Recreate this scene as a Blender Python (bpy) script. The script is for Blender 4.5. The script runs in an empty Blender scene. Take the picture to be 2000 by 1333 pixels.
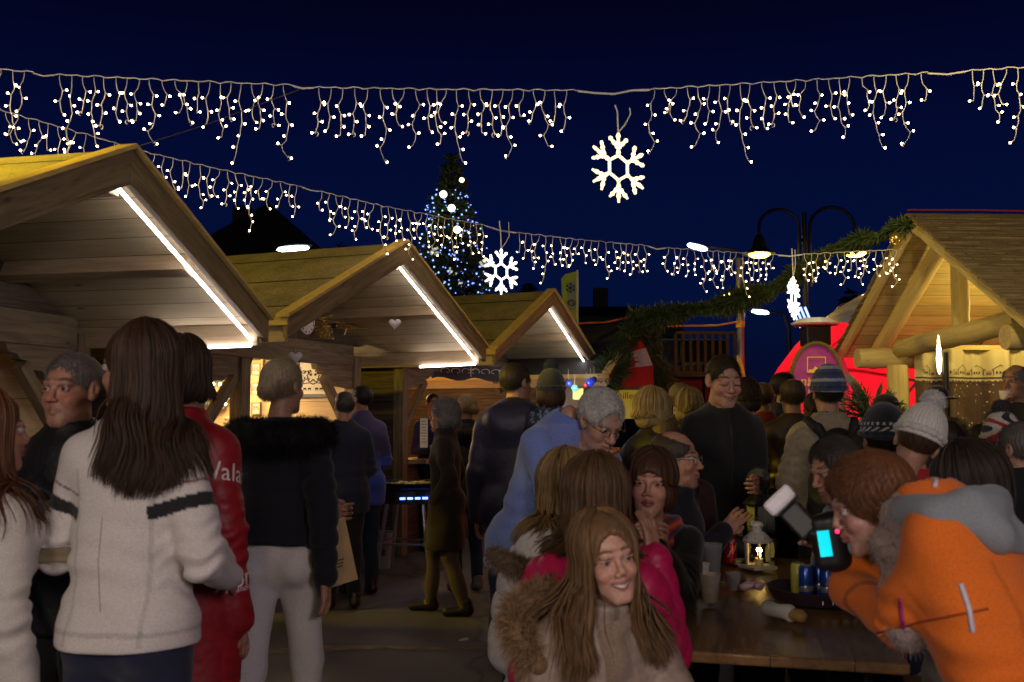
import bpy, math, random
import numpy as np
from mathutils import Vector, Matrix
from mathutils.bvhtree import BVHTree
random.seed(7); rng = np.random.default_rng(7)
R = math.radians
sc = bpy.context.scene
# ------------------------------------------------------------------ camera
FPX, HOR, CAMH = 1944.0, 812.0, 1.5
TH = math.atan((HOR-666.5)/FPX)
cd = bpy.data.cameras.new('camera'); cam = bpy.data.objects.new('camera', cd)
sc.collection.objects.link(cam); sc.camera = cam
cam.location = (0, 0, CAMH); cam.rotation_euler = (R(90)+TH, 0, 0)
cd.sensor_width = 36; cd.lens = FPX/2000*36; cd.clip_start = .05; cd.clip_end = 2000
cd.dof.use_dof = True; cd.dof.focus_distance = 8.0; cd.dof.aperture_fstop = 4.5
def P(px, py, d):
    "point on the sight line of a photo pixel at depth d metres"
    u = (px-1000)/FPX; v = (666.5-py)/FPX; c, s = math.cos(TH), math.sin(TH)
    dx, dy, dz = u, c-s*v, s+c*v
    return Vector((dx/dy*d, d, CAMH+dz/dy*d))
# ------------------------------------------------------------------ world (night sky, last blue after dusk)
w = bpy.data.worlds.new('World'); sc.world = w; w.use_nodes = True
nt = w.node_tree; bg = nt.nodes['Background']
tc = nt.nodes.new('ShaderNodeTexCoord'); sp = nt.nodes.new('ShaderNodeSeparateXYZ'); cr = nt.nodes.new('ShaderNodeValToRGB')
nt.links.new(tc.outputs['Generated'], sp.inputs[0]); nt.links.new(sp.outputs[2], cr.inputs[0]); nt.links.new(cr.outputs[0], bg.inputs[0])
e = cr.color_ramp.elements
e[0].position = 0.0; e[0].color = (.0010, .0024, .0105, 1)
e[1].position = .9; e[1].color = (.0006, .0008, .0075, 1)
x = e.new(.12); x.color = (.0010, .0042, .0300, 1)
x = e.new(.25); x.color = (.0008, .0028, .0255, 1)
x = e.new(.38); x.color = (.0007, .0010, .0098, 1)
bg.inputs[1].default_value = 1.2
# ------------------------------------------------------------------ exposure
vs = sc.view_settings; vs.view_transform = 'Standard'; vs.look = 'None'; vs.gamma = 1; vs.use_curve_mapping = False; vs.exposure = 0
sc.cycles.max_bounces = 6; sc.cycles.diffuse_bounces = 3; sc.cycles.glossy_bounces = 3; sc.cycles.transmission_bounces = 4
sc.cycles.sample_clamp_indirect = 3; sc.cycles.caustics_reflective = False; sc.cycles.caustics_refractive = False
def lamp(kind, loc, power, col, size=.15, parent=None, aim=None, spot=None, name='lamp'):
    l = bpy.data.lights.new(name, kind); l.energy = power; l.color = col
    if kind == 'AREA': l.size = size
    else: l.shadow_soft_size = size
    if spot: l.spot_size = R(spot); l.spot_blend = .6
    o = bpy.data.objects.new(name, l); sc.collection.objects.link(o); o.location = loc
    if aim is not None: o.rotation_euler = (Vector(aim)-Vector(loc)).to_track_quat('-Z', 'Y').to_euler()
    if parent: o.parent = parent
    return o
YEL = (1, .70, .02)
# unseen sodium street lamps, some narrowed to spots, and unseen stall lights as fill
lamp('SPOT', (-8.0, 2.6, 5.7), 8500, YEL, .22, aim=(-3.3, 4.4, 2.6), spot=17, name='unseen_sodium')
lamp('SPOT', (-10.0, 6.0, 5.6), 1600, YEL, .22, aim=(-1.9, 8.4, 2.7), spot=44, name='unseen_sodium')
lamp('POINT', (.6, -8.0, 6.6), 380, (1, .72, .36), .22, name='unseen_sodium')
lamp('SPOT', (.8, .6, 5.6), 1300, (1, .77, .26), .2, aim=(4.1, 8.8, 3.2), spot=27, name='unseen_sodium')  # added spot without a lamp of its own, throws yellow light on the hut
lamp('POINT', (-2.4, -2.2, 2.6), 300, (1, .86, .74), .5, name='stall_fill')
lamp('POINT', (1.8, -2.0, 2.5), 260, (1, .85, .90), .5, name='stall_fill')  # added fill lamp for the table and the people in front
# ------------------------------------------------------------------ object bookkeeping
def tag(o, label=None, cat=None, group=None, kind=None):
    if label: o['label'] = label
    if cat: o['category'] = cat
    if group: o['group'] = group
    if kind: o['kind'] = kind
    return o
def empty(name, loc=(0, 0, 0), rz=0, label=None, cat=None, group=None):
    o = bpy.data.objects.new(name, None); sc.collection.objects.link(o)
    o.location = loc; o.rotation_euler = (0, 0, rz); o.empty_display_size = .1
    return tag(o, label, cat, group)
# ------------------------------------------------------------------ materials
MC = {}
def newmat(name):
    m = bpy.data.materials.new(name); m.use_nodes = True
    return m, m.node_tree, m.node_tree.nodes['Principled BSDF']
def node(t, kind, **kw):
    n = t.nodes.new('ShaderNode'+kind)
    for k, v in kw.items():
        if k.startswith('i_'):
            key = k[2:]; n.inputs[int(key) if key.isdigit() else key].default_value = v
        else: setattr(n, k, v)
    return n
def bump(t, b, src, dist, strength=.6):
    n = node(t, 'Bump'); n.inputs['Distance'].default_value = dist; n.inputs['Strength'].default_value = strength
    t.links.new(src, n.inputs['Height']); t.links.new(n.outputs[0], b.inputs['Normal'])
def plain(name, col, rough=.6, metal=0, emit=0, ecol=None, spec=.5, var=.12, bs=40, bd=.001, trans=0, alpha=1):
    if name in MC: return MC[name]
    m, t, b = newmat(name); c = (*col, 1)
    if var:
        o = node(t, 'TexCoord'); n = node(t, 'TexNoise', i_Scale=bs, i_Detail=4.0); t.links.new(o.outputs['Object'], n.inputs['Vector'])
        mr = node(t, 'MapRange'); mr.inputs[1].default_value = .3; mr.inputs[2].default_value = .7
        mr.inputs[3].default_value = 1-var; mr.inputs[4].default_value = 1+var
        hs = node(t, 'HueSaturation', i_Color=c); t.links.new(n.outputs[0], mr.inputs[0]); t.links.new(mr.outputs[0], hs.inputs['Value'])
        t.links.new(hs.outputs[0], b.inputs['Base Color']); bump(t, b, n.outputs[0], bd)
    else: b.inputs['Base Color'].default_value = c
    b.inputs['Roughness'].default_value = rough; b.inputs['Metallic'].default_value = metal; b.inputs['Specular IOR Level'].default_value = spec
    if emit: b.inputs['Emission Color'].default_value = (*(ecol or col), 1); b.inputs['Emission Strength'].default_value = emit
    if trans: b.inputs['Transmission Weight'].default_value = trans; b.inputs['IOR'].default_value = 1.3
    MC[name] = m; return m
def attr(name, rough=.7, bs=60, bd=.002, strength=.6, sheen=0, spec=.4, stretch=None, coat=0, sss=0):
    "finish whose colour comes from the mesh's own colour attribute"
    if name in MC: return MC[name]
    m, t, b = newmat(name); a = node(t, 'Attribute', attribute_name='Col')
    o = node(t, 'TexCoord'); mp = node(t, 'Mapping'); t.links.new(o.outputs['Object'], mp.inputs[0])
    if stretch: mp.inputs['Scale'].default_value = stretch
    n = node(t, 'TexNoise', i_Scale=bs, i_Detail=3.0); t.links.new(mp.outputs[0], n.inputs['Vector'])
    mr = node(t, 'MapRange'); mr.inputs[1].default_value = .3; mr.inputs[2].default_value = .7; mr.inputs[3].default_value = .82; mr.inputs[4].default_value = 1.15
    hs = node(t, 'HueSaturation'); t.links.new(a.outputs[0], hs.inputs['Color']); t.links.new(n.outputs[0], mr.inputs[0]); t.links.new(mr.outputs[0], hs.inputs['Value'])
    t.links.new(hs.outputs[0], b.inputs['Base Color']); b.inputs['Roughness'].default_value = rough; b.inputs['Specular IOR Level'].default_value = spec
    if sheen: b.inputs['Sheen Weight'].default_value = sheen
    if sss: b.inputs['Subsurface Weight'].default_value = sss; b.inputs['Subsurface Radius'].default_value = (1, .35, .2); b.inputs['Subsurface Scale'].default_value = .006
    if bd:
        n2 = node(t, 'TexNoise', i_Scale=9.0, i_Detail=5.0, i_Distortion=.6); t.links.new(o.outputs['Object'], n2.inputs['Vector'])
        ad = node(t, 'Math', operation='MULTIPLY_ADD'); ad.inputs[1].default_value = 1.6
        t.links.new(n2.outputs[0], ad.inputs[0]); t.links.new(n.outputs[0], ad.inputs[2]); bump(t, b, ad.outputs[0], bd, strength)
    MC[name] = m; return m
def wood(name, c1, c2, plank=0, rough=.65, knots=True, gap=.05, pv=.25, shine=.3):
    if name in MC: return MC[name]
    m, t, b = newmat(name); o = node(t, 'TexCoord'); oi = node(t, 'ObjectInfo')
    of = node(t, 'VectorMath', operation='SCALE'); of.inputs['Scale'].default_value = 13.7
    cx = node(t, 'CombineXYZ'); t.links.new(oi.outputs['Random'], cx.inputs[0]); t.links.new(oi.outputs['Random'], cx.inputs[2]); t.links.new(cx.outputs[0], of.inputs[0])
    ad = node(t, 'VectorMath', operation='ADD'); t.links.new(o.outputs['Object'], ad.inputs[0]); t.links.new(of.outputs[0], ad.inputs[1])
    vec = ad.outputs[0]; br = None
    if plank:
        s = node(t, 'SeparateXYZ'); t.links.new(o.outputs['Object'], s.inputs[0])
        dv = node(t, 'Math', operation='DIVIDE'); dv.inputs[1].default_value = plank; t.links.new(s.outputs[1], dv.inputs[0])
        fl = node(t, 'Math', operation='FLOOR'); t.links.new(dv.outputs[0], fl.inputs[0])
        fr = node(t, 'Math', operation='FRACT'); t.links.new(dv.outputs[0], fr.inputs[0])
        wn = node(t, 'TexWhiteNoise', noise_dimensions='1D'); t.links.new(fl.outputs[0], wn.inputs['W'])
        gp = node(t, 'Math', operation='LESS_THAN'); gp.inputs[1].default_value = gap; t.links.new(fr.outputs[0], gp.inputs[0])
        a2 = node(t, 'VectorMath', operation='ADD'); c2n = node(t, 'CombineXYZ')
        m5 = node(t, 'Math', operation='MULTIPLY'); m5.inputs[1].default_value = 7.3; t.links.new(wn.outputs[0], m5.inputs[0])
        t.links.new(m5.outputs[0], c2n.inputs[0]); t.links.new(vec, a2.inputs[0]); t.links.new(c2n.outputs[0], a2.inputs[1]); vec = a2.outputs[0]
        br = wn.outputs[0]
    mp = node(t, 'Mapping'); mp.inputs['Scale'].default_value = (1.1, 13, 13); t.links.new(vec, mp.inputs[0])
    n = node(t, 'TexNoise', i_Scale=2.2, i_Detail=6.0, i_Roughness=.65, i_Distortion=.8); t.links.new(mp.outputs[0], n.inputs['Vector'])
    cr = node(t, 'ValToRGB'); t.links.new(n.outputs[0], cr.inputs[0])
    cr.color_ramp.elements[0].position = .35; cr.color_ramp.elements[0].color = (*c2, 1)
    cr.color_ramp.elements[1].position = .62; cr.color_ramp.elements[1].color = (*c1, 1)
    col = cr.outputs[0]
    if knots:
        mk = node(t, 'Mapping'); mk.inputs['Scale'].default_value = (1.0, 2.6, 2.6); t.links.new(vec, mk.inputs[0])
        v = node(t, 'TexVoronoi', i_Scale=2.3); t.links.new(mk.outputs[0], v.inputs['Vector'])
        k = node(t, 'MapRange'); k.inputs[1].default_value = .03; k.inputs[2].default_value = .09; k.inputs[3].default_value = .35; k.inputs[4].default_value = 1
        t.links.new(v.outputs['Distance'], k.inputs[0])
        mu = node(t, 'MixRGB', blend_type='MULTIPLY'); mu.inputs[0].default_value = 1; t.links.new(col, mu.inputs[1]); t.links.new(k.outputs[0], mu.inputs[2]); col = mu.outputs[0]
    if plank:
        mr = node(t, 'MapRange'); mr.inputs[3].default_value = 1-pv; mr.inputs[4].default_value = 1+pv; t.links.new(br, mr.inputs[0])
        hs = node(t, 'HueSaturation'); t.links.new(mr.outputs[0], hs.inputs['Value']); t.links.new(col, hs.inputs['Color'])
        mx = node(t, 'MixRGB'); mx.inputs[2].default_value = (c2[0]*.12, c2[1]*.12, c2[2]*.12, 1); t.links.new(gp.outputs[0], mx.inputs[0]); t.links.new(hs.outputs[0], mx.inputs[1]); col = mx.outputs[0]
    t.links.new(col, b.inputs['Base Color']); b.inputs['Roughness'].default_value = rough; b.inputs['Specular IOR Level'].default_value = shine
    bump(t, b, n.outputs[0], .004, .5)
    MC[name] = m; return m
# ------------------------------------------------------------------ meshes
def mesh_from(name, V, F, mats=None, col=None, smooth=False, midx=None):
    V = np.asarray(V, dtype=np.float32).reshape(-1, 3); me = bpy.data.meshes.new(name)
    if isinstance(F, np.ndarray):
        n, k = F.shape
        me.vertices.add(len(V)); me.vertices.foreach_set('co', V.ravel())
        me.loops.add(n*k); me.loops.foreach_set('vertex_index', F.astype(np.int32).ravel())
        me.polygons.add(n); me.polygons.foreach_set('loop_start', np.arange(0, n*k, k, dtype=np.int32))
    else: me.from_pydata([tuple(map(float, v)) for v in V], [], F)
    me.update(calc_edges=True)
    if smooth: me.polygons.foreach_set('use_smooth', np.ones(len(me.polygons), dtype=bool))
    if midx is not None: me.polygons.foreach_set('material_index', np.asarray(midx, dtype=np.int32))
    if col is not None:
        a = me.color_attributes.new('Col', 'FLOAT_COLOR', 'POINT'); c = np.ones((len(V), 4), dtype=np.float32)
        c[:, :3] = col; a.data.foreach_set('color', c.ravel())
    for m in (mats if isinstance(mats, (list, tuple)) else [mats]):
        if m: me.materials.append(m)
    return me
def link(name, me, parent=None, M=None):
    o = bpy.data.objects.new(name, me); sc.collection.objects.link(o)
    if parent: o.parent = parent
    if M is not None: o.matrix_basis = M
    return o
class G:
    "collects simple solids into one mesh"
    def __init__(s): s.V = []; s.F = []; s.M = []; s.m = 0
    def add(s, V, F):
        k = len(s.V); s.V += [tuple(v) for v in V]; s.F += [tuple(i+k for i in f) for f in F]; s.M += [s.m]*len(F); return s
    def mat(s, i): s.m = i; return s
    def box(s, c, d, M=None):
        c = Vector(c); V = [Vector((x*d[0]/2, y*d[1]/2, z*d[2]/2)) for x in (-1, 1) for y in (-1, 1) for z in (-1, 1)]
        V = [c+(M @ v if M else v) for v in V]
        return s.add(V, [(0, 1, 3, 2), (4, 6, 7, 5), (0, 4, 5, 1), (2, 3, 7, 6), (0, 2, 6, 4), (1, 5, 7, 3)])
    def tube(s, pts, r, n=8, cap=True):
        pts = [Vector(p) for p in pts]; m = len(pts); r = r if isinstance(r, (list, tuple)) else [r]*m; V = []; U = None
        for i, p in enumerate(pts):
            t = (pts[min(i+1, m-1)]-pts[max(i-1, 0)]); t = t.normalized() if t.length > 1e-9 else Vector((0, 0, 1))
            if U is None: U = t.orthogonal().normalized()
            U = (U-t*U.dot(t)); U = U.normalized() if U.length > 1e-6 else t.orthogonal().normalized()
            W = t.cross(U)
            V += [p+(U*math.cos(a)+W*math.sin(a))*r[i] for a in (2*math.pi*j/n for j in range(n))]
        F = [(i*n+j, i*n+(j+1) % n, (i+1)*n+(j+1) % n, (i+1)*n+j) for i in range(m-1) for j in range(n)]
        if cap: F += [tuple(range(n))[::-1], tuple((m-1)*n+j for j in range(n))]
        return s.add(V, F)
    def cyl(s, a, b, r, r2=None, n=12): return s.tube([a, b], [r, r if r2 is None else r2], n)
    def lathe(s, prof, c=(0, 0, 0), n=20, closed=False):
        c = Vector(c); V = [c+Vector((r*math.cos(2*math.pi*j/n), r*math.sin(2*math.pi*j/n), z)) for r, z in prof for j in range(n)]; m = len(prof)
        F = [(i*n+j, i*n+(j+1) % n, (i+1)*n+(j+1) % n, (i+1)*n+j) for i in range(m-1) for j in range(n)]
        return s.add(V, F)
    def ball(s, c, r, n=8, sq=(1, 1, 1)):
        m = max(4, n//2+1); pr = [(math.sin(math.pi*i/m), -math.cos(math.pi*i/m)) for i in range(m+1)]
        V = [Vector(c)+Vector((a*math.cos(2*math.pi*j/n)*r*sq[0], a*math.sin(2*math.pi*j/n)*r*sq[1], b*r*sq[2])) for a, b in pr for j in range(n)]
        return s.add(V, [(i*n+j, i*n+(j+1) % n, (i+1)*n+(j+1) % n, (i+1)*n+j) for i in range(m) for j in range(n)])
    def prism(s, poly, y0, y1):
        "polygon in x-z, extruded along y"
        n = len(poly); V = [(x, y0, z) for x, z in poly]+[(x, y1, z) for x, z in poly]
        return s.add(V, [tuple(range(n)), tuple(range(2*n-1, n-1, -1))]+[(i, n+i, n+(i+1) % n, (i+1) % n) for i in range(n)])
    def me(s, name, mats, smooth=False):
        m = mesh_from(name, s.V, s.F, mats, smooth=smooth, midx=s.M)
        return m
    def obj(s, name, mats, parent=None, M=None, smooth=False, bevel=0):
        me = s.me(name, mats, smooth)
        import bmesh
        bm = bmesh.new(); bm.from_mesh(me); bmesh.ops.recalc_face_normals(bm, faces=bm.faces); bm.to_mesh(me); bm.free()
        if smooth: me.shade_smooth() if hasattr(me, 'shade_smooth') else None
        if smooth:
            try: me.set_sharp_from_angle(angle=R(40))
            except Exception: pass
        o = link(name, me, parent, M)
        if bevel:
            b = o.modifiers.new('bevel', 'BEVEL'); b.width = bevel; b.segments = 2; b.limit_method = 'ANGLE'
        return o
def frame(p0, p1, up=(0, 0, 1)):
    p0, p1 = Vector(p0), Vector(p1); X = (p1-p0).normalized(); Z = Vector(up); Z = (Z-X*Z.dot(X))
    Z = Z.normalized() if Z.length > 1e-6 else X.orthogonal().normalized(); Y = Z.cross(X)
    M = Matrix.Identity(4)
    for i in range(3): M[i][0], M[i][1], M[i][2], M[i][3] = X[i], Y[i], Z[i], ((p0+p1)/2)[i]
    return M
def board(name, p0, p1, wd, th, mat, parent=None, up=(0, 0, 1), bevel=.004):
    L = (Vector(p1)-Vector(p0)).length
    return G().box((0, 0, 0), (L, wd, th)).obj(name, mat, parent, frame(p0, p1, up), bevel=bevel)
def log(name, p0, p1, r, mat, mend, parent=None, n=20):
    L = (Vector(p1)-Vector(p0)).length; g = G(); m = 14; pts = []; rr = []
    for i in range(m):
        t = i/(m-1); pts.append(Vector((-L/2+.012+(L-.024)*t, random.uniform(-.004, .004), random.uniform(-.004, .004)))); rr.append(r*(1+random.uniform(-.03, .03)))
    g.tube([pts[0]-Vector((.012, 0, 0))]+pts+[pts[-1]+Vector((.012, 0, 0))], [r*.93]+rr+[r*.93], n, cap=False); k = m+2
    g.m = 1; a = (0, 0, 0)
    g.F += [tuple(range(n))[::-1], tuple((k-1)*n+j for j in range(n))]; g.M += [1, 1]
    return g.obj(name, [mat, mend], parent, frame(p0, p1), smooth=True)
def text_me(s, size, mat, ext=.001, align='CENTER'):
    c = bpy.data.curves.new('t', 'FONT'); c.body = s; c.size = size; c.extrude = ext; c.align_x = align; c.align_y = 'CENTER'; c.resolution_u = 3
    o = bpy.data.objects.new('t', c); sc.collection.objects.link(o); dg = bpy.context.evaluated_depsgraph_get()
    me = bpy.data.meshes.new_from_object(o.evaluated_get(dg)); bpy.data.objects.remove(o); me.materials.clear(); me.materials.append(mat); return me
def tubes(paths, rad, n=3):
    "many thin strands at once -> V, F (vectorised)"
    N, M, _ = paths.shape; T = np.gradient(paths, axis=1); T /= np.linalg.norm(T, axis=2, keepdims=True)+1e-9
    ref = rng.normal(size=(N, 1, 3)); U = np.cross(T, ref); U /= np.linalg.norm(U, axis=2, keepdims=True)+1e-9; W = np.cross(T, U)
    a = np.arange(n)*2*np.pi/n; rad = np.broadcast_to(rad, (N, M))[:, :, None, None]
    V = paths[:, :, None, :]+rad*(U[:, :, None, :]*np.cos(a)[None, None, :, None]+W[:, :, None, :]*np.sin(a)[None, None, :, None])
    idx = np.arange(N*M*n).reshape(N, M, n); j2 = (np.arange(n)+1) % n
    F = np.stack([idx[:, :-1, :], idx[:, :-1, j2], idx[:, 1:, j2], idx[:, 1:, :]], -1).reshape(-1, 4)
    return V.reshape(-1, 3), F
# ------------------------------------------------------------------ distance-field modelling of bodies and clothes
def cap(a, b, ra, rb=None, k=.02, sq=None, quilt=None, op='add'):
    return dict(t='cap', a=np.array(a, float), b=np.array(b, float), ra=ra, rb=ra if rb is None else rb, k=k, sq=sq, quilt=quilt, op=op)
def ell(c, r, k=.02, op='add'): return dict(t='ell', c=np.array(c, float), r=np.array(r if hasattr(r, '__len__') else (r, r, r), float), k=k, op=op)
def plane(p, n): return dict(t='pl', p=np.array(p, float), n=np.array(n, float)/np.linalg.norm(n), op='int')
def sdf_mesh(prims, h, noise=0, nscale=14., pad=.02, fn=None):
    lo = np.full(3, 1e9); hi = -lo
    for p in prims:
        if p['op'] != 'add': continue
        if p['t'] == 'cap': r = max(p['ra'], p['rb'])+pad; a = np.minimum(p['a'], p['b'])-r; b = np.maximum(p['a'], p['b'])+r
        else: a = p['c']-p['r']-pad; b = p['c']+p['r']+pad
        lo = np.minimum(lo, a); hi = np.maximum(hi, b)
    lo -= 2*h; n = np.ceil((hi+2*h-lo)/h).astype(int)+1
    ax = [(lo[i]+h*np.arange(n[i])).astype(np.float32) for i in range(3)]
    F = np.full(n, .08, dtype=np.float32)
    for p in prims:
        if p['t'] == 'pl':
            g = (ax[0]-p['p'][0])[:, None, None]*p['n'][0]+(ax[1]-p['p'][1])[None, :, None]*p['n'][1]+(ax[2]-p['p'][2])[None, None, :]*p['n'][2]
            F = np.maximum(F, g.astype(np.float32)); continue
        if p['t'] == 'cap': r = max(p['ra'], p['rb'])*1.02+p['k']+3*h+.015; a = np.minimum(p['a'], p['b'])-r; b = np.maximum(p['a'], p['b'])+r
        else: r = p['k']+3*h+.012; a = p['c']-p['r']-r; b = p['c']+p['r']+r
        s = [slice(max(0, int((a[i]-lo[i])/h)), max(0, min(n[i], int((b[i]-lo[i])/h)+2))) for i in range(3)]
        X = ax[0][s[0]][:, None, None]; Y = ax[1][s[1]][None, :, None]; Z = ax[2][s[2]][None, None, :]
        if X.size == 0 or Y.size == 0 or Z.size == 0: continue
        if p['t'] == 'cap':
            A, B = p['a'], p['b']; d = B-A; L2 = max((d**2).sum(), 1e-9)
            x, y, z = X-A[0], Y-A[1], Z-A[2]
            tt = np.clip((x*d[0]+y*d[1]+z*d[2])/L2, 0, 1)
            qx, qy, qz = x-tt*d[0], y-tt*d[1], z-tt*d[2]
            D2 = qx*qx+qy*qy+qz*qz
            if p['sq'] is not None:
                nv, q = p['sq']; c = qx*nv[0]+qy*nv[1]+qz*nv[2]; D2 = D2+c*c*(q*q-1)
            D = np.sqrt(D2)-(p['ra']+(p['rb']-p['ra'])*tt)
            if p['quilt']:
                per, amp = p['quilt']; D = D-amp*(np.sqrt(np.abs(np.sin(np.pi*tt*math.sqrt(L2)/per)))-.5)
        else:
            c, r = p['c'], p['r']; x, y, z = X-c[0], Y-c[1], Z-c[2]
            k0 = np.sqrt((x/r[0])**2+(y/r[1])**2+(z/r[2])**2); k1 = np.sqrt((x/r[0]**2)**2+(y/r[1]**2)**2+(z/r[2]**2)**2)+1e-6
            D = k0*(k0-1)/k1
        Fs = F[s[0], s[1], s[2]]; k = p['k']
        if p['op'] == 'add':
            t = np.clip(.5+.5*(Fs-D)/k, 0, 1); F[s[0], s[1], s[2]] = Fs*(1-t)+D*t-k*t*(1-t)
        elif p['op'] == 'sub':
            D = -D; t = np.clip(.5-.5*(Fs-D)/k, 0, 1); F[s[0], s[1], s[2]] = Fs*(1-t)+D*t+k*t*(1-t)
    if noise:
        X, Y, Z = ax[0][:, None, None], ax[1][None, :, None], ax[2][None, None, :]; q = nscale; o = random.uniform(0, 9)
        wv = np.sin(q*X*1.1+2.1*np.sin(q*.53*Z+o)+o)+np.sin(q*Z*1.7+1.7*np.sin(q*.6*X+1.3*o)+1.5*np.sin(q*.9*Y))*1.2+.6*np.sin(q*2.3*(Z*.8+X*.6)+2*np.sin(q*Y)+o)
        F += (noise*wv/2).astype(np.float32)
    if fn is not None: F = fn(ax[0][:, None, None], ax[1][None, :, None], ax[2][None, None, :], F)
    return snet(F, lo, h)
def snet(F, lo, h):
    S = F < 0; n = S.shape; c = np.zeros(tuple(x-1 for x in n), np.int8)
    for i in (0, 1):
        for j in (0, 1):
            for k in (0, 1): c += S[i:n[0]-1+i, j:n[1]-1+j, k:n[2]-1+k]
    idx = np.argwhere((c > 0) & (c < 8))
    if len(idx) == 0: return np.zeros((0, 3)), np.zeros((0, 4), int)
    pos = np.zeros((len(idx), 3)); cnt = np.zeros(len(idx))
    cs = [(i, j, k) for i in (0, 1) for j in (0, 1) for k in (0, 1)]
    for a in cs:
        for ax in range(3):
            if a[ax]: continue
            b = list(a); b[ax] = 1
            f0 = F[idx[:, 0]+a[0], idx[:, 1]+a[1], idx[:, 2]+a[2]]; f1 = F[idx[:, 0]+b[0], idx[:, 1]+b[1], idx[:, 2]+b[2]]
            m = (f0 < 0) != (f1 < 0); t = np.where(m, f0/np.where(m, f0-f1, 1), 0)
            q = np.tile(np.array(a, float), (len(idx), 1)); q[:, ax] = t
            pos[m] += q[m]; cnt[m] += 1
    V = lo+h*(idx+pos/cnt[:, None])
    im = np.full(c.shape, -1, int); im[idx[:, 0], idx[:, 1], idx[:, 2]] = np.arange(len(idx)); Fs = []
    for ax in range(3):
        b, d = [(1, 2), (2, 0), (0, 1)][ax]
        s0 = [slice(1, -1)]*3; s1 = [slice(1, -1)]*3; s0[ax] = slice(0, -1); s1[ax] = slice(1, None)
        A = S[tuple(s0)]; B = S[tuple(s1)]; e = np.argwhere(A != B)
        if not len(e): continue
        inside = A[e[:, 0], e[:, 1], e[:, 2]]; off = np.ones(3, int); off[ax] = 0; e = e+off
        def cell(db, dd):
            q = e.copy(); q[:, b] -= db; q[:, d] -= dd; return im[q[:, 0], q[:, 1], q[:, 2]]
        Q = np.stack([cell(1, 1), cell(0, 1), cell(0, 0), cell(1, 0)], 1); Q[~inside] = Q[~inside][:, ::-1]
        Fs.append(Q[(Q >= 0).all(1)])
    return V, np.concatenate(Fs)
def join_parts(parts):
    Vs, Fs, Cs, k = [], [], [], 0
    for V, F, C in parts:
        if len(V) == 0: continue
        Vs.append(V); Fs.append(np.asarray(F)+k); Cs.append(np.broadcast_to(C, (len(V), 3))); k += len(V)
    return np.concatenate(Vs), np.concatenate(Fs), np.concatenate(Cs)
def rot(ax, deg):
    a = R(deg); c, s = math.cos(a), math.sin(a)
    return np.array({'x': [[1, 0, 0], [0, c, -s], [0, s, c]], 'y': [[c, 0, s], [0, 1, 0], [-s, 0, c]], 'z': [[c, -s, 0], [s, c, 0], [0, 0, 1]]}[ax])
SKIN = attr('skin', .5, 90, .0006, .4, spec=.45, sss=.12)
CLOTH = attr('cloth', .88, 260, .003, .45, sheen=.12)
KNIT = attr('knit', .95, 160, .004, .9, sheen=.3)
NYLON = attr('nylon', .50, 45, .004, .6, spec=.45)
LEATHER = attr('leather', .38, 120, .002, .6, spec=.5)
DENIM = attr('denim', .9, 400, .003, .6)
HAIR = attr('hair', .56, 30, .0, 0, spec=.32)
FUR = attr('fur', .8, 30, .0, 0, spec=.2)
EYE = attr('eye', .12, 1, 0, 0, spec=.6)
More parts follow.
